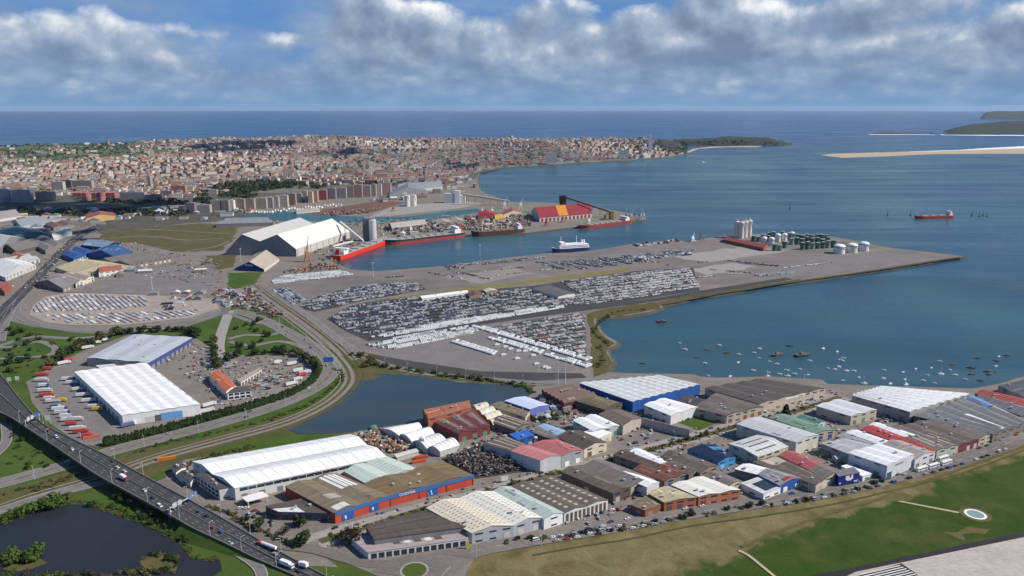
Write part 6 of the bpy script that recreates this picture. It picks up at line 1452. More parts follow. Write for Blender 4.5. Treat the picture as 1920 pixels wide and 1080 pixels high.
def lorry_mesh(L, col, cabcol, tank_=False):
    c_ = MB(); c_.box((L / 2 - 1.1, 0, .6), (2.2, 2.4, 2.5)); w = MB(); w.box((L / 2 + .0, 0, 1.9), (.06, 2.1, .9)); 
    b = MB()
    if tank_:
        n_ = 12
        ring_ = [(math.cos(2 * math.pi * i / n_) * 1.15, 2.2 + math.sin(2 * math.pi * i / n_) * 1.15) for i in range(n_)]
        for i in range(n_):
            (y0, z0), (y1, z1) = ring_[i], ring_[(i + 1) % n_]; b.face([(-L / 2, y0, z0), (L / 2 - 2.7, y0, z0), (L / 2 - 2.7, y1, z1), (-L / 2, y1, z1)][::-1])
        b.face([(-L / 2, y, z) for y, z in ring_]); b.face([(L / 2 - 2.7, y, z) for y, z in ring_[::-1]])
    else: b.box((-1.25, 0, 1.1), (L - 2.6, 2.5, 2.8))
    t = MB()
    for x in (L / 2 - 1.4, -L / 2 + 1.2, -L / 2 + 2.5): 
        for y in (-1, 1): t.box((x, y, 0), (.95, .35, .95))
    t.box((-.6, 0, .75), (L - 1.5, 1.1, .3))
    return c_.mesh('lorry', solid(cabcol, .4)), [('windscreen', w.mesh('windscreen', GLASS)), ('trailer_body', b.mesh('trailer_body', solid(col, .5))), ('chassis', t.mesh('chassis', M_TYRE))]
LORRY = {}
def lorry(p, rz, label, L=12, col=(.72, .72, .72), cab=(.70, .70, .70), tank_=False, group='lorries in the truck park', nm='lorry'):
    k = (L, col, cab, tank_)
    if k not in LORRY: LORRY[k] = lorry_mesh(*k)
    cm, parts = LORRY[k]; o = link(nm, cm, p, rz); tag(o, label, 'lorry', group)
    for n_, me_ in parts: link(n_, me_, parent=o)
def bus(p, rz, label, group):
    if 'bus' not in LORRY:
        b = MB(); b.box((0, 0, .4), (12, 2.5, 2.9)); b.box((0, 0, 3.3), (11.6, 2.2, .15)); w = MB(); w.box((0, 0, 1.6), (11.4, 2.56, 1.0)); w.box((.35, 0, 1.5), (11.4, 2.2, 1.2)); t = MB()
        for x in (-3.6, 3.8):
            for y in (-1.1, 1.1): t.box((x, y, 0), (1, .4, 1))
        LORRY['bus'] = (b.mesh('bus', solid((.72, .72, .70), .35)), [('windows', w.mesh('windows', GLASS)), ('wheels', t.mesh('wheels', M_TYRE))])
    bm, parts = LORRY['bus']; o = link('bus', bm, p, rz); tag(o, label, 'bus', group)
    for n_, me_ in parts: link(n_, me_, parent=o)
# motorway traffic
nA, nB = ROADS['motorway']
lanes = [.12, .27, .40, .60, .73, .88]
for k, i in enumerate(range(30, len(nA) - 4, 3)):
    fr = lanes[(k * 5 + k // 3) % 6]; 
    if rc.random() < .45: continue
    p = nA[i].lerp(nB[i], fr); d = nA[i + 1] - nA[i]; rz = math.atan2(d.y, d.x) + (math.pi if fr > .5 else 0)
    car(p + Vector((0, 0, .03)), rz, 'driving on the motorway viaduct', 'cars on the motorway viaduct')
def on_way(px, lab, **k):
    """Heavy vehicle on the motorway at the pixel's place."""
    best = min(((nA[i].lerp(nB[i], fr), i, fr) for i in range(len(nA) - 1) for fr in lanes), key=lambda t: (t[0].xy - G(*px, t[0].z).xy).length)
    d = nA[best[1] + 1] - nA[best[1]]; rz = math.atan2(d.y, d.x) + (math.pi if best[2] > .5 else 0)
    lorry(best[0] + Vector((0, 0, .04)), rz, lab, group='lorries on the motorway', **k)
on_way((237, 900), 'white box lorry with red rear on the viaduct', L=9, cab=(.3, .05, .05)); on_way((510, 1020), 'long white and red tanker lorry on the motorway below the trade hall', L=16, tank_=True, cab=(.5, .05, .05)); on_way((537, 1060), 'white coach-like lorry heading down the motorway', L=11); on_way((592, 1050), 'white delivery truck beside the motorway verge', L=7); on_way((660, 1082), 'white van lorry at the bottom of the motorway', L=8)
mA, mB = ROADS['north_motorway']
for k in range(70):
    i = rc.randrange(4, len(mA) - 2); fr = rc.choice(lanes); p = mA[i].lerp(mB[i], fr); d = mA[i + 1] - mA[i]
    car(p + Vector((0, 0, .03)), math.atan2(d.y, d.x), 'on the northern motorway into town', 'cars on the northern motorway')
def along(key, offs, spacing, where, group, t0=0, t1=1, prob=.8, jitter=1.0, z=ZT):
    P, Nn, w = ROADS[key]; acc = 0; L = sum((P[i + 1] - P[i]).length for i in range(len(P) - 1)); nxt = L * t0
    for i in range(len(P) - 1):
        seg = (P[i + 1] - P[i]).length
        while nxt < acc + seg and nxt < L * t1:
            t = (nxt - acc) / seg; p = P[i].lerp(P[i + 1], t) + Nn[i] * offs; p.z = z; d = P[i + 1] - P[i]
            if rc.random() < prob: car(p, math.atan2(d.y, d.x) + (math.pi if offs < 0 else 0) + rc.uniform(-.03, .03), where, group)
            nxt += spacing * rc.uniform(1, 1 + .3 * jitter)
        acc += seg
along('estate_front', 6.3, 7.5, 'parked along the airfield side of the estate road', 'cars parked along the airfield road', .15, .96, .62)
along('estate_front', -6.0, 11, 'parked before the sheds on the airfield road', 'cars parked before the sheds', .2, .95, .5)
along('coastal', 5, 60, 'on the coast road around the truck park', 'cars on the coast road', .1, .85, .7); along('coastal', -5, 70, 'on the coast road around the truck park', 'cars on the coast road', .1, .85, .7)
along('estate_in', -2, 26, 'on the inner estate road', 'cars on the inner estate road', .05, .95, .5)
P_, N_, w_ = ROADS['estate_front']
for k, px in enumerate(((1728, 882), (1750, 876), (1774, 870), (1768, 862))):
    bus(G(*px, ZT), R(26), 'white coach parked beside the tall white industrial hall', 'coaches parked on the airfield road')
# truck park
TC = [((.58, .58, .57), (.55, .55, .55), 'white'), ((.45, .06, .06), (.5, .08, .07), 'red'), ((.60, .60, .58), (.05, .08, .25), 'grey'), ((.10, .13, .28), (.7, .7, .7), 'blue'), ((.62, .36, .04), (.65, .45, .05), 'yellow')]
for i, (x, y, k) in enumerate([(88, 694, 1), (80, 704, 1), (78, 716, 0), (82, 724, 2), (86, 733, 0), (88, 742, 1), (94, 748, 0), (100, 755, 0), (112, 754, 4), (104, 764, 3), (110, 770, 2), (116, 776, 2), (122, 783, 0), (128, 790, 0), (140, 788, 0), (134, 798, 1), (146, 806, 0), (152, 812, 1), (166, 820, 1),
        (128, 712, 2), (138, 720, 0), (146, 733, 0), (156, 743, 0), (166, 752, 0), (184, 768, 4), (178, 764, 0), (300, 665, 0), (312, 660, 0), (325, 656, 0), (336, 650, 0), (180, 645, 0), (196, 640, 2), (165, 652, 0), (130, 676, 1), (122, 682, 0), (560, 695, 2), (566, 705, 1), (574, 700, 0), (548, 722, 0), (560, 714, 0), (392, 760, 0), (388, 772, 0), (520, 680, 0), (548, 684, 2), (240, 798, 3), (262, 792, 0)]):
    bc, cc, nm = TC[k]; side = 'against the fence of the truck park' if x < 175 and i < 19 else ('backed up to the white logistics warehouse' if i < 26 else 'in the yard around the logistics warehouses')
    lorry(G(x + rc.uniform(-2, 2), y + rc.uniform(-1.5, 1.5), ZT), R((12 if i < 26 else 40) + rc.uniform(-5, 5)), '%s articulated lorry parked %s' % (nm, side), 14 if i % 3 else 10, bc, cc, group='lorries %s' % side)
# cars scattered in yards
def lot(poly, n_, where, group, rz=None, seed=1):
    r = random.Random(seed); W_ = [G(*q) for q in poly]; pw = [(p.x, p.y) for p in W_]; xs_ = [p[0] for p in pw]; ys_ = [p[1] for p in pw]; k = 0; t = 0; got = []
    while k < n_ and t < n_ * 60:
        t += 1; x, y = r.uniform(min(xs_), max(xs_)), r.uniform(min(ys_), max(ys_))
        if inside(pw, np.array([x]), np.array([y]))[0] and all((x - a) ** 2 + (y - b) ** 2 > 22 for a, b in got):
            got.append((x, y)); car((x, y, ZT), (rz if rz is not None else r.choice([.4, 1.97])) + r.uniform(-.1, .1), where, group); k += 1
lot([(480, 712), (530, 700), (545, 708), (500, 732), (470, 730)], 26, 'in the canteen car park', 'cars in the canteen car park', .5)
lot([(350, 640), (372, 640), (400, 680), (392, 700), (372, 690)], 16, 'in the yard behind the logistics warehouses', 'cars behind the logistics warehouses')
lot([(440, 950), (470, 948), (520, 985), (500, 990)], 10, 'on the forecourt beside the trade hall', 'cars beside the trade hall')
lot([(1090, 950), (1150, 936), (1165, 960), (1100, 985)], 14, 'before the brown hall with pillared front', 'cars before the pillared hall')
lot([(1645, 778), (1700, 776), (1690, 790), (1640, 795)], 16, 'between the dark halls and the huge white warehouse', 'cars between the white warehouse and dark halls')
lot([(1505, 845), (1545, 836), (1580, 865), (1540, 868)], 10, 'behind the red-roofed workshop', 'cars behind the red-roofed workshop')
lot([(1380, 770), (1430, 765), (1440, 775), (1395, 785)], 10, 'by the cream shop front', 'cars by the cream shop front')
print('CARS', NCAR[0])
# ------------------------------------------------------------------ thousands of new cars on the terminal: one mass
M_CARPAINT = attr_mat('car_paint', .35, False, .4)
class Fleet:
    def __init__(s): s.V = []; s.Fc = []; s.Cl = []; s.n = 0
    def add(s, x, y, z, rz, col, L=4.4, W_=1.8, H=.95, top=.5, topcol=(.04, .045, .055)):
        ca, sa = math.cos(rz), math.sin(rz)
        def q(a, b, e): return (x + a * ca - b * sa, y + a * sa + b * ca, z + e)
        l, w = L / 2, W_ / 2
        v = [q(-l, -w, .2), q(l, -w, .2), q(l, w, .2), q(-l, w, .2), q(-l, -w, H), q(l, -w, H * .85), q(l, w, H * .85), q(-l, w, H),
             q(-l * .8, -w * .94, H), q(l * .45, -w * .94, H * .97), q(l * .45, w * .94, H * .97), q(-l * .8, w * .94, H), q(-l * .6, -w * .8, H + top), q(l * .1, -w * .8, H + top), q(l * .1, w * .8, H + top), q(-l * .6, w * .8, H + top)]
        b = s.n; s.V += v; s.n += 16
        f = [(0, 1, 5, 4), (1, 2, 6, 5), (2, 3, 7, 6), (3, 0, 4, 7), (4, 5, 6, 7), (8, 9, 13, 12), (9, 10, 14, 13), (10, 11, 15, 14), (11, 8, 12, 15), (12, 13, 14, 15)]
        s.Fc += [tuple(b + i for i in k) for k in f]
        cs = [col] * 5 + [topcol] * 4 + [col]
        for c_ in cs: s.Cl += [(*c_, 1)] * 4
    def build(s, name):
        me = bpy.data.meshes.new(name); me.from_pydata(s.V, [], s.Fc); me.materials.append(M_CARPAINT)
        at = me.color_attributes.new('tint', 'FLOAT_COLOR', 'CORNER'); at.data.foreach_set('color', [c_ for t in s.Cl for c_ in t]); me.update()
        o = bpy.data.objects.new(name, me); C.objects.link(o); return o
FL = Fleet(); rf = random.Random(2)
MIX = [((.75, .75, .75), 8), ((.46, .47, .49), 5), ((.03, .03, .034), 4), ((.11, .11, .12), 4), ((.26, .05, .05), 1), ((.06, .09, .2), 1.5), ((.40, .36, .31), 1.5)]
def fill(poly, rowdir, pals, row=5.6, gap=2.45, aisle=0, prob=.95, L=4.4, H=.95, top=.5, pale=False):
    """Rows of cars inside an outline; rowdir = two pixels giving the row direction."""
    pw = [(p.x, p.y) for p in (G(*q) for q in poly)]
    a, b = G(*rowdir[0]), G(*rowdir[1]); d = (b - a).xy.normalized(); nrm = Vector((-d.y, d.x))
    c0 = Vector((sum(p[0] for p in pw) / len(pw), sum(p[1] for p in pw) / len(pw)))
    us = [(Vector(p) - c0).dot(d) for p in pw]; vs = [(Vector(p) - c0).dot(nrm) for p in pw]
    pts = []; v = min(vs); k = 0
    while v < max(vs):
        u = min(us); c_row = rf.choice(pals) if rf.random() < .55 else None; run_ = 0
        while u < max(us):
            if run_ <= 0: run_ = rf.randint(2, 9); c_row = rf.choice(pals) if rf.random() < .55 else None; skip = rf.random() > prob
            run_ -= 1
            if not skip: p = c0 + d * u + nrm * v; pts.append((p.x, p.y, c_row))
            u += gap
        k += 1; v += row + (aisle if k % 2 == 0 else 0)
    m_ = inside(pw, np.array([p[0] for p in pts]), np.array([p[1] for p in pts]))
    rz = math.atan2(nrm.y, nrm.x)
    for (x, y, cr), ok_ in zip(pts, m_):
        if not ok_ or rf.random() < .03: continue
        c_ = cr if cr and rf.random() < .85 else pick(MIX, rf)[0]; v_ = rf.uniform(.85, 1.1)
        if pale: c_ = cr or rf.choice(pals)
        FL.add(x, y, ZT, rz + rf.uniform(-.02, .02), tuple(min(.85, q * v_) for q in c_), L, 1.8, H, top, tuple(q * .7 for q in c_) if pale else (.04, .045, .055))
Wt, Sv, Dk, Gy, Rd, Bl = (.72, .72, .73), (.40, .41, .43), (.025, .025, .03), (.10, .10, .11), (.30, .05, .05), (.05, .08, .2)
fill([(618, 598), (655, 576), (770, 558), (880, 552), (905, 562), (940, 585), (860, 600), (760, 622), (690, 628), (642, 616)], ((620, 598), (900, 560)), [Dk, Dk, Gy, Gy, Sv, Wt, Bl], aisle=3.6)
fill([(690, 630), (900, 594), (1050, 572), (1060, 578), (905, 603), (700, 638)], ((690, 634), (1055, 575)), [Wt, Wt, Wt, Sv], row=6, top=.8, H=1.1, pale=True)
fill([(885, 552), (1000, 540), (1045, 560), (1085, 550), (1050, 528), (1180, 512), (1292, 504), (1312, 540), (1120, 570), (945, 584)], ((890, 560), (1290, 510)), [Wt, Sv, Dk, Gy, Dk, Wt, Sv], aisle=3.6, prob=.95)
fill([(688, 648), (770, 628), (880, 612), (900, 622), (850, 636), (740, 656)], ((690, 648), (880, 612)), [Wt, Wt, Wt, Sv], row=6.4, top=1.0, H=1.2, prob=.9, pale=True)
fill([(930, 612), (1040, 594), (1094, 588), (1098, 668), (1010, 640), (900, 618)], ((935, 612), (1092, 590)), [Wt, Sv, (.36, .20, .18), Gy, Dk], aisle=3.6, prob=.92)
for (a, b, rows) in ((((888, 613), (1100, 676)), 0, 1), (((915, 634), (1100, 689)), 0, 1), (((850, 642), (928, 666)), 0, 1)):
    p, q = G(*a[0]), G(*a[1]); L_ = (q - p).length; k = 0; d = (q - p).normalized(); nn = Vector((-d.y, d.x, 0)); rz = math.atan2(nn.y, nn.x)
    while k < L_:
        for s_ in (0, 1): 
            if rf.random() < .12 or (s_ == 1 and rf.random() < .4): continue
            v = p + d * k + nn * s_ * 7; FL.add(v.x, v.y, ZT, rz, (.74, .74, .75), 6.2, 2.2, 1.8, .7, (.55, .55, .56))
        k += 3.3
for x, y in ((932, 648), (948, 652), (958, 656), (944, 667), (970, 674), (985, 660), (1006, 684), (1022, 690), (1028, 692), (972, 660), (1000, 668)):
    p = G(x, y); FL.add(p.x, p.y, ZT, .4, (.74, .74, .75), 6.5, 2.2, 2.0, .7, (.6, .6, .6))
fill([(560, 574), (600, 556), (660, 540), (700, 533), (780, 530), (796, 542), (720, 556), (640, 572), (590, 582)], ((560, 574), (790, 536)), [Gy, Gy, Dk, Bl, Wt, Sv], aisle=3.4)
fill([(508, 528), (530, 518), (640, 508), (664, 516), (600, 524), (512, 534)], ((512, 530), (660, 516)), [Wt, Wt, Wt, Sv], row=6.5, top=1.0, H=1.3, pale=True)
fill([(512, 544), (540, 540), (572, 562), (552, 572)], ((512, 544), (552, 572)), [Sv, Wt, Gy, Bl])
for (a, b) in (((835, 499), (905, 490)), ((905, 493), (1022, 481)), ((840, 503), (870, 500))): fill([(a[0], a[1]), (b[0], b[1]), (b[0], b[1] + 4.5), (a[0], a[1] + 4.5)], (a, b), [Dk, Gy, Rd, Sv], aisle=2)
for k in range(6): 
    a = (1000 + k * 28, 492 - k * 1.2); b = (1062 + k * 28, 508 - k * 3.0); fill([a, (a[0] + 14, a[1] - 1), (b[0] + 14, b[1] - 1), b], (a, b), [Gy, Dk, Sv, Bl], row=5.8, prob=.8)
for a, b in (((805, 512), (866, 525)), ((848, 510), (914, 524)), ((1090, 490), (1120, 500)), ((1170, 484), (1230, 492)), ((1360, 490), (1460, 500)), ((1390, 478), (1480, 470))): fill([a, (a[0] + 8, a[1] - .6), (b[0] + 8, b[1] - .6), b], (a, b), [Gy, Dk, Sv], prob=.8)
fill([(1150, 486), (1185, 480), (1300, 470), (1290, 478), (1180, 492)], ((1160, 488), (1300, 472)), [Gy, Wt, Dk], prob=.3, L=8, H=2.4, top=.3)
for k in range(22): p = G(1190 + k * 3.8, 460 - k * .35 + rf.uniform(-2, 3)); FL.add(p.x, p.y, ZT, rf.uniform(0, 3), rf.choice([Rd, Dk, Wt, (.35, .08, .08), Bl]), 9, 2.6, 2.6, .5)
for k in range(30): p = G(1418 + k * 2.4, 516.5 - k * .16 + rf.uniform(-1.5, 1.5)); FL.add(p.x, p.y, ZT, 1.7, (.75, .75, .76), 6, 2.0, 2.0, .6)
for k in range(13):     # storage yard rows beside the motorway bend
    for j in range(2): 
        pass
fill([(62, 590), (66, 574), (90, 559), (140, 552), (268, 556), (282, 574), (200, 582), (90, 584)], ((140, 552), (170, 582)), [Wt, Sv, (.35, .30, .26), (.42, .36, .32)], row=6.5, prob=.88, pale=True)
fill([(75, 592), (190, 588), (330, 584), (380, 580), (360, 592), (240, 606), (140, 607), (92, 601)], ((140, 588), (180, 606)), [(.35, .30, .26), Sv, Wt, (.42, .36, .32)], row=7.5, prob=.75, pale=True)
fill([(300, 568), (345, 566), (350, 580), (310, 584)], ((300, 570), (345, 567)), [Dk, Wt, Gy], row=9, prob=.4, L=7, H=2.2)
fill([(395, 548), (440, 540), (462, 560), (420, 580)], ((400, 550), (440, 575)), [Wt, (.3, .2, .17), Dk, Sv], row=8, prob=.6, L=6, H=2)
fill([(530, 515), (600, 505), (640, 503), (560, 512)], ((530, 515), (640, 503)), [Dk, Gy, (.3, .2, .14)], row=10, prob=.35, L=7, H=2.4)
for k in range(5): a = (1075 + k * 42, 489 - k * 4.2); b = (1112 + k * 42, 499 - k * 4.6); fill([a, (a[0] + 20, a[1] - 2), (b[0] + 20, b[1] - 2), b], (a, b), [Gy, Dk, Sv, Wt], row=6, prob=.75)
for a, b in (((1330, 505), (1420, 512)), ((1300, 520), (1390, 512)), ((1250, 496), (1330, 490)), ((1440, 505), (1560, 492)), ((905, 508), (985, 500)), ((720, 520), (800, 514)), ((930, 516), (1040, 503))): fill([a, b, (b[0] + 2, b[1] + 2.2), (a[0] + 2, a[1] + 2.2)], (a, b), [Gy, Dk, Sv, Wt], prob=.5)
o = FL.build('parked_new_cars'); tag(o, 'thousands of new cars parked in rows on the port terminal', 'cars', kind='stuff'); print('FLEET', FL.n // 16)
# scrap and timber heaps
def heap(label, poly, n_, cols, smin, smax, zmax, seed, name='scrap_heap', cat='scrap'):
    r = random.Random(seed); pw = [(p.x, p.y) for p in (G(*q) for q in poly)]; cx = sum(p[0] for p in pw) / len(pw); cy = sum(p[1] for p in pw) / len(pw); t = Fleet(); k = 0
    while k < n_:
        x, y = r.uniform(min(p[0] for p in pw), max(p[0] for p in pw)), r.uniform(min(p[1] for p in pw), max(p[1] for p in pw))
        if not inside(pw, np.array([x]), np.array([y]))[0]: continue
        k += 1; s_ = r.uniform(smin, smax); z = ZT + r.random() ** 2 * zmax - .3; c_ = r.choice(cols); t.add(x, y, z, r.uniform(0, 3), c_, s_ * r.uniform(.7, 2), s_, s_ * r.uniform(.3, .8), s_ * .15, c_)
    o = t.build(name); tag(o, label, cat, kind='stuff')
heap('dark heaps of mixed scrap metal in the walled yard', [(832, 862), (916, 834), (986, 872), (978, 882), (894, 896)], 1500, [(.05, .045, .04), (.09, .07, .055), (.14, .10, .07), (.04, .04, .045), (.28, .27, .26), (.16, .14, .12)], .6, 2.0, 5, 5)
heap('jumble of brown crates and timber behind the long white warehouse', [(665, 818), (720, 806), (760, 830), (770, 842), (735, 852), (690, 835)], 330, [(.30, .17, .10), (.20, .11, .07), (.40, .28, .20), (.12, .09, .07), (.50, .42, .34)], 1.2, 3.2, 2.5, 6, 'timber_stack', 'timber')
heap('reddish scrap piled on the marina mole', [(600, 402), (660, 394), (720, 390), (690, 400), (630, 405)], 170, [(.19, .10, .08), (.14, .085, .07), (.24, .15, .12), (.3, .25, .2)], 2, 5, 2.5, 7)
heap('clutter of machines and goods on the quay by the blue shed', [(520, 512), (590, 494), (640, 497), (640, 505), (560, 512)], 120, [(.2, .14, .1), (.08, .08, .08), (.3, .25, .2), (.35, .1, .05)], 2, 4, 2, 8)
heap('clutter of goods along the pier quay', [(740, 425), (880, 412), (990, 412), (1000, 425), (880, 432), (740, 440)], 500, [(.25, .2, .16), (.1, .09, .085), (.4, .36, .32), (.2, .09, .07)], 3, 7, 5, 9)
heap('mixed sheds and containers of the old railway yard', [(400, 552), (470, 540), (540, 590), (520, 600), (440, 575)], 160, [(.16, .07, .06), (.1, .09, .085), (.35, .32, .29), (.2, .17, .14)], 2, 4.5, 1.5, 10)

GREYS = [(.30, .27, .24), (.10, .09, .085), (.48, .46, .43), (.20, .12, .09), (.16, .16, .17), (.36, .30, .22), (.05, .10, .2), (.35, .10, .06)]
heap('small goods, skips and pallets strewn about the estate yards', [(620, 990), (800, 935), (1000, 880), (1060, 865), (1150, 850), (1300, 805), (1420, 775), (1560, 730), (1700, 760), (1900, 790), (1800, 850), (1600, 900), (1400, 930), (1200, 965), (1050, 985), (890, 1010)], 1500, GREYS, .7, 2.0, .3, 31, 'yard_clutter', 'clutter')
heap('stacked goods in the yards between lagoon and inner road', [(880, 860), (1000, 835), (1150, 820), (1300, 785), (1400, 775), (1500, 745), (1300, 745), (1180, 765), (1080, 740), (1000, 745), (900, 770), (850, 800)], 1100, GREYS, .8, 2.4, .6, 32, 'yard_clutter', 'clutter')
heap('vehicles and stores littering the logistics yard', [(370, 640), (400, 655), (470, 672), (540, 668), (580, 700), (500, 745), (400, 780), (385, 730), (330, 690), (300, 680)], 420, GREYS, .8, 2.4, .6, 33, 'yard_clutter', 'clutter')
heap('small goods around the northern halls and grey lot', [(0, 540), (60, 500), (130, 450), (260, 455), (330, 475), (420, 490), (410, 540), (260, 515), (140, 545)], 700, GREYS, 1.0, 3.0, .6, 34, 'yard_clutter', 'clutter')
heap('stores and machinery spread over the harbour quays', [(420, 425), (520, 415), (560, 470), (620, 495), (700, 445), (880, 415), (1000, 415), (1000, 395), (880, 405), (720, 410)], 900, GREYS, 1.5, 4.0, 1.0, 35, 'yard_clutter', 'clutter')
lot([(1000, 1010), (1160, 984), (1165, 992), (1005, 1020)], 14, 'on the verge below the pillared hall', 'cars on the lower verge', .35, 5)
lot([(1440, 905), (1560, 880), (1570, 910), (1450, 925)], 10, 'before the brown workshops', 'cars before the brown workshops', None, 6)
lot([(1150, 815), (1220, 800), (1260, 815), (1170, 838)], 9, 'in the concrete yard', 'cars in the concrete yard', None, 7)
lot([(1640, 895), (1720, 878), (1730, 884), (1650, 903)], 8, 'beside the tall white industrial hall', 'cars beside the tall white hall', .4, 8)
# ------------------------------------------------------------------ trees
def leaf_mat(name, c1, c2):
    mt, nt, b = nodes(name); p = pos(nt)
    f = maprange(nt, tex_noise(nt, p, .35, 3, .6), .35, .68)
    nt.links.new(mix_rgb(nt, f, c1, c2), b.inputs['Base Color']); b.inputs['Roughness'].default_value = .85; b.inputs['Specular IOR Level'].default_value = .1
    return mt
M_LEAF = [leaf_mat('spring_leaves', (.034, .062, .012), (.070, .098, .022)), leaf_mat('dark_leaves', (.016, .030, .010), (.035, .052, .016)), leaf_mat('olive_leaves', (.055, .060, .018), (.095, .090, .035)), leaf_mat('brown_twigs', (.036, .030, .020), (.062, .048, .032))]
M_BARK = solid((.07, .052, .040), .9)
def crown_mesh(seed, shape, n_, leaf):
    r = random.Random(seed); mb = MB()
    lobes = []
    if shape == 'round': lobes = [(r.uniform(-.5, .5), r.uniform(-.5, .5), r.uniform(.45, .95), r.uniform(.28, .48)) for _ in range(7)]
    elif shape == 'cone': lobes = [(r.uniform(-.1, .1) * (1 - t), r.uniform(-.1, .1) * (1 - t), .12 + t * .85, .36 * (1 - t) + .07) for t in [i / 7 for i in range(8)]]
    elif shape == 'shrub': lobes = [(r.uniform(-.6, .6), r.uniform(-.6, .6), r.uniform(.15, .5), r.uniform(.3, .5)) for _ in range(6)]
    for k in range(n_):
        x, y, z, s = r.choice(lobes); v = Vector((r.gauss(0, 1), r.gauss(0, 1), r.gauss(0, 1))).normalized() * s * r.uniform(.55, 1.05)
        c_ = Vector((x, y, z)) + v; nrm = (v.normalized() + Vector((r.uniform(-.6, .6), r.uniform(-.6, .6), r.uniform(-.2, .7)))).normalized()
        u = nrm.cross(Vector((r.random(), r.random(), r.random()))).normalized(); w = nrm.cross(u); q = leaf * r.uniform(.6, 1.3)
        mb.face([c_ + u * q, c_ + w * q * .8, c_ - u * q, c_ - w * q * .8])
    return mb
TR = {}
for kind, shp, n_, lf, mi in (('round_tree', 'round', 300, .13, 0), ('dark_tree', 'round', 300, .13, 1), ('olive_tree', 'round', 280, .13, 2), ('conifer', 'cone', 300, .10, 1), ('shrub', 'shrub', 170, .15, 2), ('green_shrub', 'shrub', 170, .15, 0), ('bare_tree', 'round', 220, .10, 3)):
    TR[kind] = []
    for s_ in range(3):
        cm = crown_mesh(s_ * 13 + hash(shp) % 7 * 0 + n_, shp, n_, lf).mesh('crown', M_LEAF[mi])
        t = MB(); t.tube((0, 0, -.02), .045, .5, 7, r2=.025)
        if shp == 'round':
            for a in range(4): t.bar((0, 0, .3), (.28 * math.cos(a * 1.6 + s_), .28 * math.sin(a * 1.6 + s_), .68), .035, w2=.015)
        elif shp == 'cone': t.tube((0, 0, .45), .025, .45, 6, r2=.006)
        TR[kind].append((cm, t.mesh('trunk', M_BARK)))
rt = random.Random(33)
import re
KADJ = {'round_tree': 'yellow-green leafy tree', 'dark_tree': 'dark leafy tree', 'olive_tree': 'olive-green tree', 'conifer': 'dark conical tree', 'shrub': 'olive bush', 'green_shrub': 'fresh green bush', 'bare_tree': 'brown leafless tree'}
def tree(p, kind, h, label, group, wide=1.0, cat='tree'):
    cm, tm = rt.choice(TR[kind]); e = empty('shrub' if 'shrub' in kind else 'tree', p, rt.uniform(0, 6.28)); s_ = h * (rt.uniform(.88, 1.12) if kind == 'conifer' else rt.uniform(.6, 1.35))
    e.scale = (s_ * wide, s_ * wide, s_); tag(e, label, 'shrub' if 'shrub' in kind else cat, group)
    link('crown', cm, parent=e); link('trunk', tm, parent=e)
def row_trees(px, n_, kind, h, label, group, wide=1.0, jit=2.0):
    P = spline([G(*q, LAND) for q in px], 4); 
    for i in range(n_):
        t = (i + .5) / n_ * (len(P) - 1); k = int(t); p = P[k].lerp(P[min(k + 1, len(P) - 1)], t - k) + Vector((rt.uniform(-jit, jit), rt.uniform(-jit, jit), 0))
        kd = rt.choice(kind) if isinstance(kind, tuple) else kind; lb = label
        if isinstance(kind, tuple):
            m_ = re.search(r' (at|on|between|beside|behind|inside|along|in|lining|by|left) ', label); lb = KADJ[kd] + label[m_.start():]
        tree(p, kd, h, lb, group, wide)
row_trees([(196, 836), (300, 812), (400, 785), (500, 757), (560, 734), (590, 712), (596, 690)], 120, 'conifer', 7.5, 'dark cypress of the tall screen round the truck park', 'cypress screen of the truck park', 1.15, .6)
row_trees([(470, 668), (520, 662), (570, 672), (590, 690)], 16, ('dark_tree', 'olive_tree'), 7, 'bushy tree at the upper edge of the truck park', 'trees at the upper edge of the truck park')
row_trees([(95, 690), (120, 668), (150, 656), (200, 636), (230, 626)], 26, ('dark_tree', 'olive_tree'), 8, 'tree on the bank left of the logistics yard', 'trees on the bank left of the logistics yard')
row_trees([(225, 628), (290, 622), (340, 622), (372, 634)], 12, 'dark_tree', 8, 'dark tree behind the grey-roofed logistics warehouse', 'trees behind the logistics warehouse')
row_trees([(2, 985), (20, 972), (45, 960), (80, 948), (108, 938)], 9, 'round_tree', 5.5, 'leafy willow on the pond bank by the service road', 'willows on the pond bank', 1.2)
row_trees([(45, 965), (62, 960), (112, 945), (125, 940)], 4, 'round_tree', 8, 'large yellow-green tree at the pond edge', 'large trees at the pond edge', 1.3)
row_trees([(175, 948), (200, 950), (235, 962), (280, 978), (320, 1000), (350, 1020)], 22, ('green_shrub', 'green_shrub', 'dark_tree'), 3.2, 'bush between the pond and the viaduct', 'bushes between pond and viaduct', 1.3)
row_trees([(210, 935), (240, 945), (270, 958), (300, 975)], 12, ('bare_tree', 'dark_tree'), 4, 'bush at the foot of the viaduct', 'leafless bushes at the viaduct foot', 1.1)
row_trees([(10, 1055), (40, 1050), (70, 1052)], 7, 'round_tree', 6, 'pale green tree on the pond islet', 'trees on the pond islet', 1.3)
row_trees([(0, 1078), (60, 1075), (150, 1080), (260, 1078), (330, 1072)], 18, ('shrub', 'bare_tree', 'green_shrub'), 3.0, 'marsh bush along the near pond shore', 'marsh bushes on the near shore', 1.4)
row_trees([(270, 1046), (300, 1042), (325, 1050), (322, 1066), (290, 1072)], 14, ('shrub', 'dark_tree'), 2.4, 'reedy bush on the dark islet in the pond', 'reedy bushes on the dark islet', 1.5)
row_trees([(10, 690), (25, 700), (20, 672), (40, 680), (60, 660), (20, 625), (30, 620), (80, 640)], 14, ('round_tree', 'dark_tree'), 6, 'young tree on the interchange lawn', 'trees on the interchange lawn')
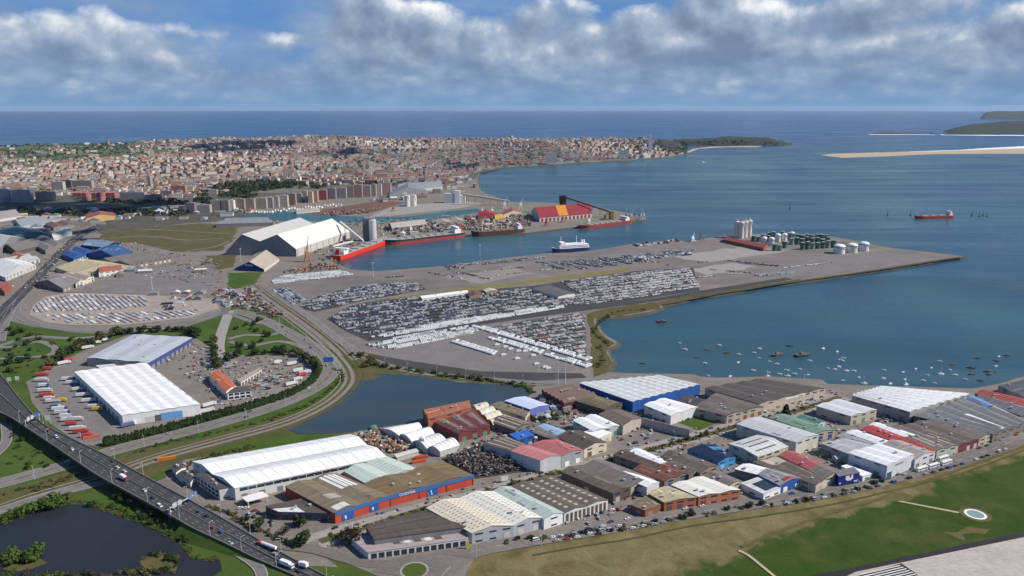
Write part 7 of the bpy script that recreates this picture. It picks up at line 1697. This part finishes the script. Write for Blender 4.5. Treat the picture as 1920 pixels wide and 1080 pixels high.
row_trees([(440, 650), (470, 655), (480, 645), (500, 630), (470, 615), (490, 600), (440, 620)], 14, ('dark_tree', 'round_tree'), 5.5, 'round tree inside the slip-road loops', 'trees inside the slip-road loops')
row_trees([(405, 640), (402, 660), (408, 690), (440, 670), (455, 672)], 12, ('dark_tree', 'olive_tree'), 7, 'dark tree beside the pale flyover road', 'trees beside the flyover')
row_trees([(385, 950), (420, 962), (450, 978), (500, 1000), (560, 1030)], 20, ('shrub', 'dark_tree'), 3.5, 'roadside bush between motorway and trade hall', 'roadside bushes by the trade hall')
for q, k, h in (((533, 1002), 'bare_tree', 8), ((567, 1020), 'dark_tree', 6.5), ((482, 990), 'dark_tree', 6), ((563, 985), 'dark_tree', 6), ((650, 1015), 'bare_tree', 9), ((657, 1022), 'bare_tree', 8)):
    tree(G(*q), k, h, '%s standing %s' % (KADJ[k], 'by the corner of the colonnaded showroom' if q[0] > 600 else ('before the violet-fronted showroom' if q[1] < 995 else 'on the verge between motorway and inner road')), 'single verge trees')
tree(G(1473, 783), 'conifer', 14, 'conical dark cedar standing alone among the sheds', 'cedar', 1.1)
row_trees([(700, 684), (760, 694), (850, 706), (930, 716), (985, 726), (1000, 736)], 40, ('shrub', 'green_shrub', 'olive_tree'), 3.5, 'scrubby bush on the lagoon bank', 'bushes on the lagoon bank', 1.5)
row_trees([(680, 690), (700, 672), (660, 665)], 10, ('shrub', 'olive_tree'), 4, 'scrubby bush between railway and terminal road', 'bushes by the railway', 1.4)
row_trees([(1115, 690), (1130, 670), (1125, 650), (1140, 645), (1112, 620), (1150, 588), (1210, 580)], 36, 'shrub', 2.4, 'low reed clump on the bay-side bank of the terminal', 'reed clumps on the terminal bank', 1.8)
row_trees([(365, 868), (420, 852), (470, 838), (350, 872)], 18, ('green_shrub', 'shrub'), 3, 'bramble behind the long white warehouse', 'brambles behind the white warehouse', 1.6)
row_trees([(620, 1008), (720, 978), (820, 948), (920, 922), (1020, 894), (1150, 862), (1300, 823), (1440, 784), (1540, 756)], 60, ('shrub', 'olive_tree'), 2.6, 'hedge bush on the bank between the two inner roads', 'hedge between the inner roads', 1.4, 1.2)
row_trees([(940, 1018), (1080, 1002), (1200, 985), (1330, 962), (1460, 945), (1560, 928), (1660, 905)], 34, ('dark_tree', 'shrub'), 3, 'dark bush lining the airfield side of the estate road', 'bushes lining the airfield', 1.2)
row_trees([(985, 783), (1010, 790), (1050, 782), (1075, 775)], 8, ('dark_tree', 'shrub'), 4, 'bush in the waste plot below the lavender block', 'bushes in the waste plot')
row_trees([(0, 987), (30, 972), (70, 957), (130, 943), (170, 945), (200, 958), (245, 973), (300, 992), (345, 1020), (360, 1043), (410, 1050)], 48, ('shrub', 'green_shrub'), 1.7, 'reed tuft at the rim of the pond', 'reed tufts round the pond', 1.7, 1.2)
row_trees([(10, 620), (60, 628), (20, 660), (80, 655), (120, 640), (40, 700), (20, 690), (90, 668)], 26, ('green_shrub', 'shrub', 'dark_tree'), 3, 'scrub on the lawns of the motorway interchange', 'scrub on the interchange lawns', 1.2, 12)
row_trees([(250, 848), (330, 826), (430, 805), (520, 782), (590, 752), (640, 712), (630, 690)], 44, ('green_shrub', 'shrub'), 2.2, 'bush on the bank between coast road and railway', 'bushes between coast road and railway', 1.5, 2.5)
row_trees([(10, 925), (80, 908), (150, 890), (60, 920)], 16, ('green_shrub', 'shrub'), 2.2, 'bush on the strip by the service road', 'bushes by the service road', 1.5, 4)
row_trees([(0, 810), (40, 840), (100, 855), (60, 880), (20, 860), (90, 880)], 14, ('green_shrub', 'dark_tree'), 2.6, 'bush on the lawn left of the viaduct', 'bushes left of the viaduct', 1.3, 6)
# woods and street trees of the town: too many to tell apart
M_TOWNLEAF = leaf_mat('town_foliage', (.018, .030, .012), (.045, .055, .022))
mb = MB()
def clump(x, y, z, s, k):
    for _ in range(k):
        v = Vector((rt.gauss(0, 1), rt.gauss(0, 1), rt.gauss(0, .8))).normalized(); c_ = Vector((x, y, z + s * .6)) + Vector((v.x * s, v.y * s, abs(v.z) * s * .9))
        u = v.cross(Vector((rt.random(), rt.random(), rt.random()))).normalized(); w = v.cross(u); q = s * rt.uniform(.35, .7)
        mb.face([c_ + u * q, c_ + w * q, c_ - u * q, c_ - w * q])
for (x, y), z in zip(trees_at, trees_z):
    wd = math.exp(-(((x / y + .33) / .075) ** 2 + ((y - 2760) / 200) ** 2))
    if wd > .35:
        for _ in range(3): clump(x + rt.uniform(-12, 12), y + rt.uniform(-12, 12), z, rt.uniform(6, 10), 9)
    elif rt.random() < (.75 if x / y > -.45 else .4): clump(x + rt.uniform(-8, 8), y + rt.uniform(-8, 8), z, rt.uniform(4, 8), 9)
for x0, y0, x1, y1, n_ in ((185, 400, 350, 402, 90), (100, 398, 200, 408, 40), (30, 396, 100, 405, 25), (350, 362, 480, 372, 70), (480, 352, 620, 350, 50), (200, 380, 350, 382, 50), (365, 378, 420, 385, 30), (600, 345, 760, 345, 40)):
    for _ in range(n_):
        t = rt.random(); p = G(x0 + (x1 - x0) * t, y0 + (y1 - y0) * t + rt.uniform(-4, 4)); clump(p.x, p.y, LAND, rt.uniform(5, 10), 9)
for k in range(420):
    t = rt.random(); x = 1275 + t * 190; yb = 272 - rt.random() * 5; p = G(x, yb, 8); pr = np.interp(t, [0, .3, .5, .85, 1], [12, 26, 34, 22, 6]); clump(p.x, p.y + rt.uniform(0, 200), pr * rt.uniform(.4, 1), rt.uniform(6, 12), 7)
for k in range(260):
    x = rt.uniform(1180, 1288); p = G(x, rt.uniform(275, 288), 10); clump(p.x, p.y, max(3, float(hill(p.x, p.y))) + rt.uniform(0, 22) * (1235 < x), rt.uniform(6, 11), 7)
o = mb.build('woodland', M_TOWNLEAF); tag(o, 'dark woods and street trees scattered through the distant town', 'trees', kind='stuff')

# ------------------------------------------------------------------ lamps, signs, masts
lm = MB(); lm.tube((0, 0, 0), .16, 11, 6, r2=.10); lamp_pole = lm.mesh('street_lamp', solid((.50, .50, .50), .5)); lm = MB(); lm.bar((0, 0, 11), (2.2, 0, 11.4), .14); lm.box((2.4, 0, 11.3), (.9, .35, .2)); lamp_head = lm.mesh('lamp_head', solid((.55, .55, .55), .5))
def lamp(p, rz, where, group):
    o = link('street_lamp', lamp_pole, p, rz); tag(o, 'tall grey street lamp %s' % where, 'street lamp', group); link('lamp_head', lamp_head, parent=o)
for i in range(30, len(nA) - 3, 6):
    p = nA[i].lerp(nB[i], .006 if i % 12 else .994); d = nB[i] - nA[i]; lamp(p, math.atan2(d.y, d.x) + (0 if i % 12 else math.pi), 'at the edge of the motorway viaduct', 'lamps of the motorway')
for key, where, grp, st in (('coastal', 'beside the coast road', 'lamps of the coast road', 5), ('perimeter', 'along the terminal perimeter road', 'lamps of the terminal road', 4), ('estate_front', 'along the airfield road', 'lamps of the airfield road', 5), ('estate_in', 'along the inner estate road', 'lamps of the inner road', 7)):
    P, Nn, w = ROADS[key]
    for i in range(4, len(P) - 2, st): lamp(Vector((P[i].x, P[i].y, LAND)) + Nn[i] * (w / 2 + 1), math.atan2(-Nn[i].y, -Nn[i].x), where, grp)
for px, h in (((1046, 722), 30), (((1060, 722)), 30), ((286, 545), 22), ((452, 490), 24), ((700, 520), 26), ((900, 480), 22)):
    mb = MB(); mb.tube((0, 0, 0), .35, h, 8, r2=.2); mb.box((0, 0, h), (3, 3, .8)); o = mb.build('light_mast', solid((.62, .62, .60)), loc=G(*px)); tag(o, 'tall pale floodlight mast at the %s' % ('lagoon end of the terminal' if px[0] > 1000 else 'port yards'), 'mast', 'floodlight masts')
def gantry(label, i, f0, f1, panels):
    a, b = nA[i].lerp(nB[i], f0), nA[i].lerp(nB[i], f1); e = empty('sign_gantry', a); tag(e, label, 'road sign'); d = b - a; L = d.length; u = d.normalized(); fw = Vector((u.y, -u.x, 0))
    mb = MB(); mb.bar((0, 0, -1), (0, 0, 7), .5); mb.bar(d, d + Vector((0, 0, 7)), .5); mb.bar((0, 0, 6.6), d + Vector((0, 0, 6.6)), .6); mb.build('frame', solid((.45, .45, .45), .5), e)
    for t0, t1, col in panels:
        mb = MB(); p, q = d * t0, d * t1; s_ = fw * .4
        mb.hexa([p + s_ + Vector((0, 0, 5.2)), q + s_ + Vector((0, 0, 5.2)), q + s_ * 1.5 + Vector((0, 0, 5.2)), p + s_ * 1.5 + Vector((0, 0, 5.2))] + [v + Vector((0, 0, 3.8)) for v in (p + s_ + Vector((0, 0, 5.2)), q + s_ + Vector((0, 0, 5.2)), q + s_ * 1.5 + Vector((0, 0, 5.2)), p + s_ * 1.5 + Vector((0, 0, 5.2)))])
        mb.build('sign_panel', solid(col, .5), e)
def idx_near(px): return min(range(len(nA)), key=lambda i: (nA[i].lerp(nB[i], .5).xy - G(*px, nA[i].z).xy).length)
gantry('motorway sign gantry with grey backs and one blue panel near the trade hall', idx_near((345, 955)), -.02, 1.12, [(.08, .24, (.4, .4, .42)), (.28, .42, (.4, .4, .42)), (.70, .82, (.10, .18, .40)), (.90, 1.0, (.10, .22, .50))])
gantry('motorway sign gantry with a large blue panel beside the truck park', idx_near((62, 795)), -.02, 1.05, [(.1, .3, (.42, .44, .44)), (.38, .55, (.42, .44, .44)), (.72, .95, (.03, .10, .42))])
def sign(label, px, w, h, z, cols, rz):
    e = empty('road_sign', G(*px), rz); tag(e, label, 'road sign')
    mb = MB(); mb.bar((-w * .35, 0, 0), (-w * .35, 0, z + h), .3); mb.bar((w * .35, 0, 0), (w * .35, 0, z + h), .3); mb.build('posts', solid((.4, .4, .4)), e)
    for k, (a, b, c_) in enumerate(cols): mb = MB(); mb.box(((a + b) / 2 * w - w / 2, -.3, z), ((b - a) * w, .2, h)); mb.build('sign_panel', solid(c_, .5), e)
sign('blue overhead direction sign with a white end panel on the coast road bend', (620, 686), 16, 6, 5, [(0, .72, (.03, .14, .40)), (.74, 1, (.62, .56, .54))], .1)
sign('white roadside sign at the motorway merge, left of two', (18, 718), 4, 4, 2.5, [(0, 1, (.6, .62, .58))], .2); sign('white roadside sign at the motorway merge, right of two', (33, 716), 4, 4, 2.5, [(0, 1, (.6, .62, .58))], .2)
sign('white square sign beside the blue motorway panel', (91, 795), 4.5, 5, 4, [(0, 1, (.55, .57, .53))], .2)
sign('white notice board on the inner road by the scrap yard', (946, 905), 6, 4, 2, [(0, 1, (.70, .68, .62))], .3)
sign('yellow-headed totem sign on the airfield road', (877, 1030), 2, 6, .5, [(0, 1, (.5, .42, .05))], .2)
# forecourt canopy and odds and ends
e = empty('fuel_canopy', G(477, 945)); tag(e, 'white flat canopy on posts at the small forecourt beside the trade hall', 'canopy')
q = [G(*c_, LAND + 5) for c_ in ((463, 942), (504, 931), (492, 923), (452, 934))]; o0 = Vector(e.location); mb = MB(); mb.hexa([p - o0 for p in q] + [p - o0 + Vector((0, 0, .8)) for p in q]); mb.build('canopy_roof', solid((.74, .70, .68), .6), e)
for p in q: mb = MB(); c_ = p * .86 + sum(q, Vector()) / 4 * .14; mb.bar((c_.x - o0.x, c_.y - o0.y, 0), (c_.x - o0.x, c_.y - o0.y, c_.z - o0.z), .5); mb.build('post', solid((.55, .55, .55)), e)
mb = MB(); mb.box((-6, 3, 0), (7, 4, 3.4)); mb.build('kiosk', solid((.22, .06, .06)), e)
def container(px, col, label, rz=.35, n_=1, L=12):
    e = empty('shipping_container', G(*px), rz); tag(e, label, 'container'); mb = MB(); mb.box((0, 0, 0), (L, 2.5, 2.7)); mb.build('body', solid(col, .6), e)
    mb = MB(); mb.box((L / 2 + .02, 0, .15), (.12, 2.3, 2.4)); mb.build('door', solid(tuple(c_ * .7 for c_ in col), .6), e)
container((785, 868), (.42, .08, .03), 'red container on the edge of the scrap yard'); container((790, 860), (.38, .07, .03), 'second red container behind the first by the scrap yard')
container((312, 862), (.55, .17, .02), 'orange skip container in the yard by the motorway', .3, 1, 14); container((172, 822), (.45, .10, .06), 'orange-red container at the truck park corner', .5, 1, 14)
for px, r_, h, lb in (((792, 842), 2.6, 11, 'silver silo pair standing before the white vaulted stores'), ((998, 833), 1.8, 8, 'white cylindrical tank beside the royal blue unit'), ((1004, 834), 1.8, 7, 'shorter white cylindrical tank beside the royal blue unit')):
    t = tank(lb, px, r_, h, (.58, .58, .58), 1.2, name='silo', cat='silo')
# ------------------------------------------------------------------ cumulus out of view, added to cast shadows on town and industrial belt
def shadow_cloud(px, rx, ry, seed, H=1450):
    r = random.Random(seed); g = G(*px); c_ = g + sv * (H / sv.z); bm = bmesh.new()
    for k in range(26):
        a, t = r.uniform(0, 6.28), r.random() ** .6; s_ = r.uniform(.08, .26)
        m_ = Matrix.Translation(c_ + Vector((rx * t * math.cos(a) * .8, ry * t * math.sin(a) * .8, r.uniform(0, 60)))) @ Matrix.Diagonal((rx * s_, ry * s_, min(rx, ry) * s_ * .5, 1))
        bmesh.ops.create_icosphere(bm, subdivisions=3, radius=1, matrix=m_)
    for v in bm.verts:
        n_ = (vnoise(v.co.x / 70, v.co.y / 70) - .5) * 90; v.co.x += n_; v.co.y += (vnoise(v.co.x / 60 + 5, v.co.y / 60) - .5) * 90; v.co.z += n_ * .5
    me_ = bpy.data.meshes.new('shadow_cloud'); bm.to_mesh(me_); bm.free(); me_.materials.append(solid((.8, .8, .8), 1)); o = bpy.data.objects.new('shadow_cloud', me_); C.objects.link(o); tag(o, kind='structure')
shadow_cloud((440, 296), 330, 420, 1); shadow_cloud((170, 388), 420, 240, 2); shadow_cloud((640, 306), 150, 240, 5); shadow_cloud((80, 445), 170, 110, 10); shadow_cloud((860, 318), 110, 200, 11)
# ------------------------------------------------------------------ the hazy sea air
HAZE = 1.1e-5
mb = MB(); mb.box((0, 0, -4), (122000, 122000, 360)); mt = bpy.data.materials.new('sea_haze'); mt.use_nodes = True; nt = mt.node_tree; nt.nodes.clear()
vo_ = nt.nodes.new('ShaderNodeVolumePrincipled'); vo_.inputs['Color'].default_value = (.60, .78, 1.0, 1); vo_.inputs['Density'].default_value = HAZE; vo_.inputs['Anisotropy'].default_value = 0.1
ou = nt.nodes.new('ShaderNodeOutputMaterial'); nt.links.new(vo_.outputs[0], ou.inputs['Volume'])
o = mb.build('haze', mt); tag(o, kind='stuff')
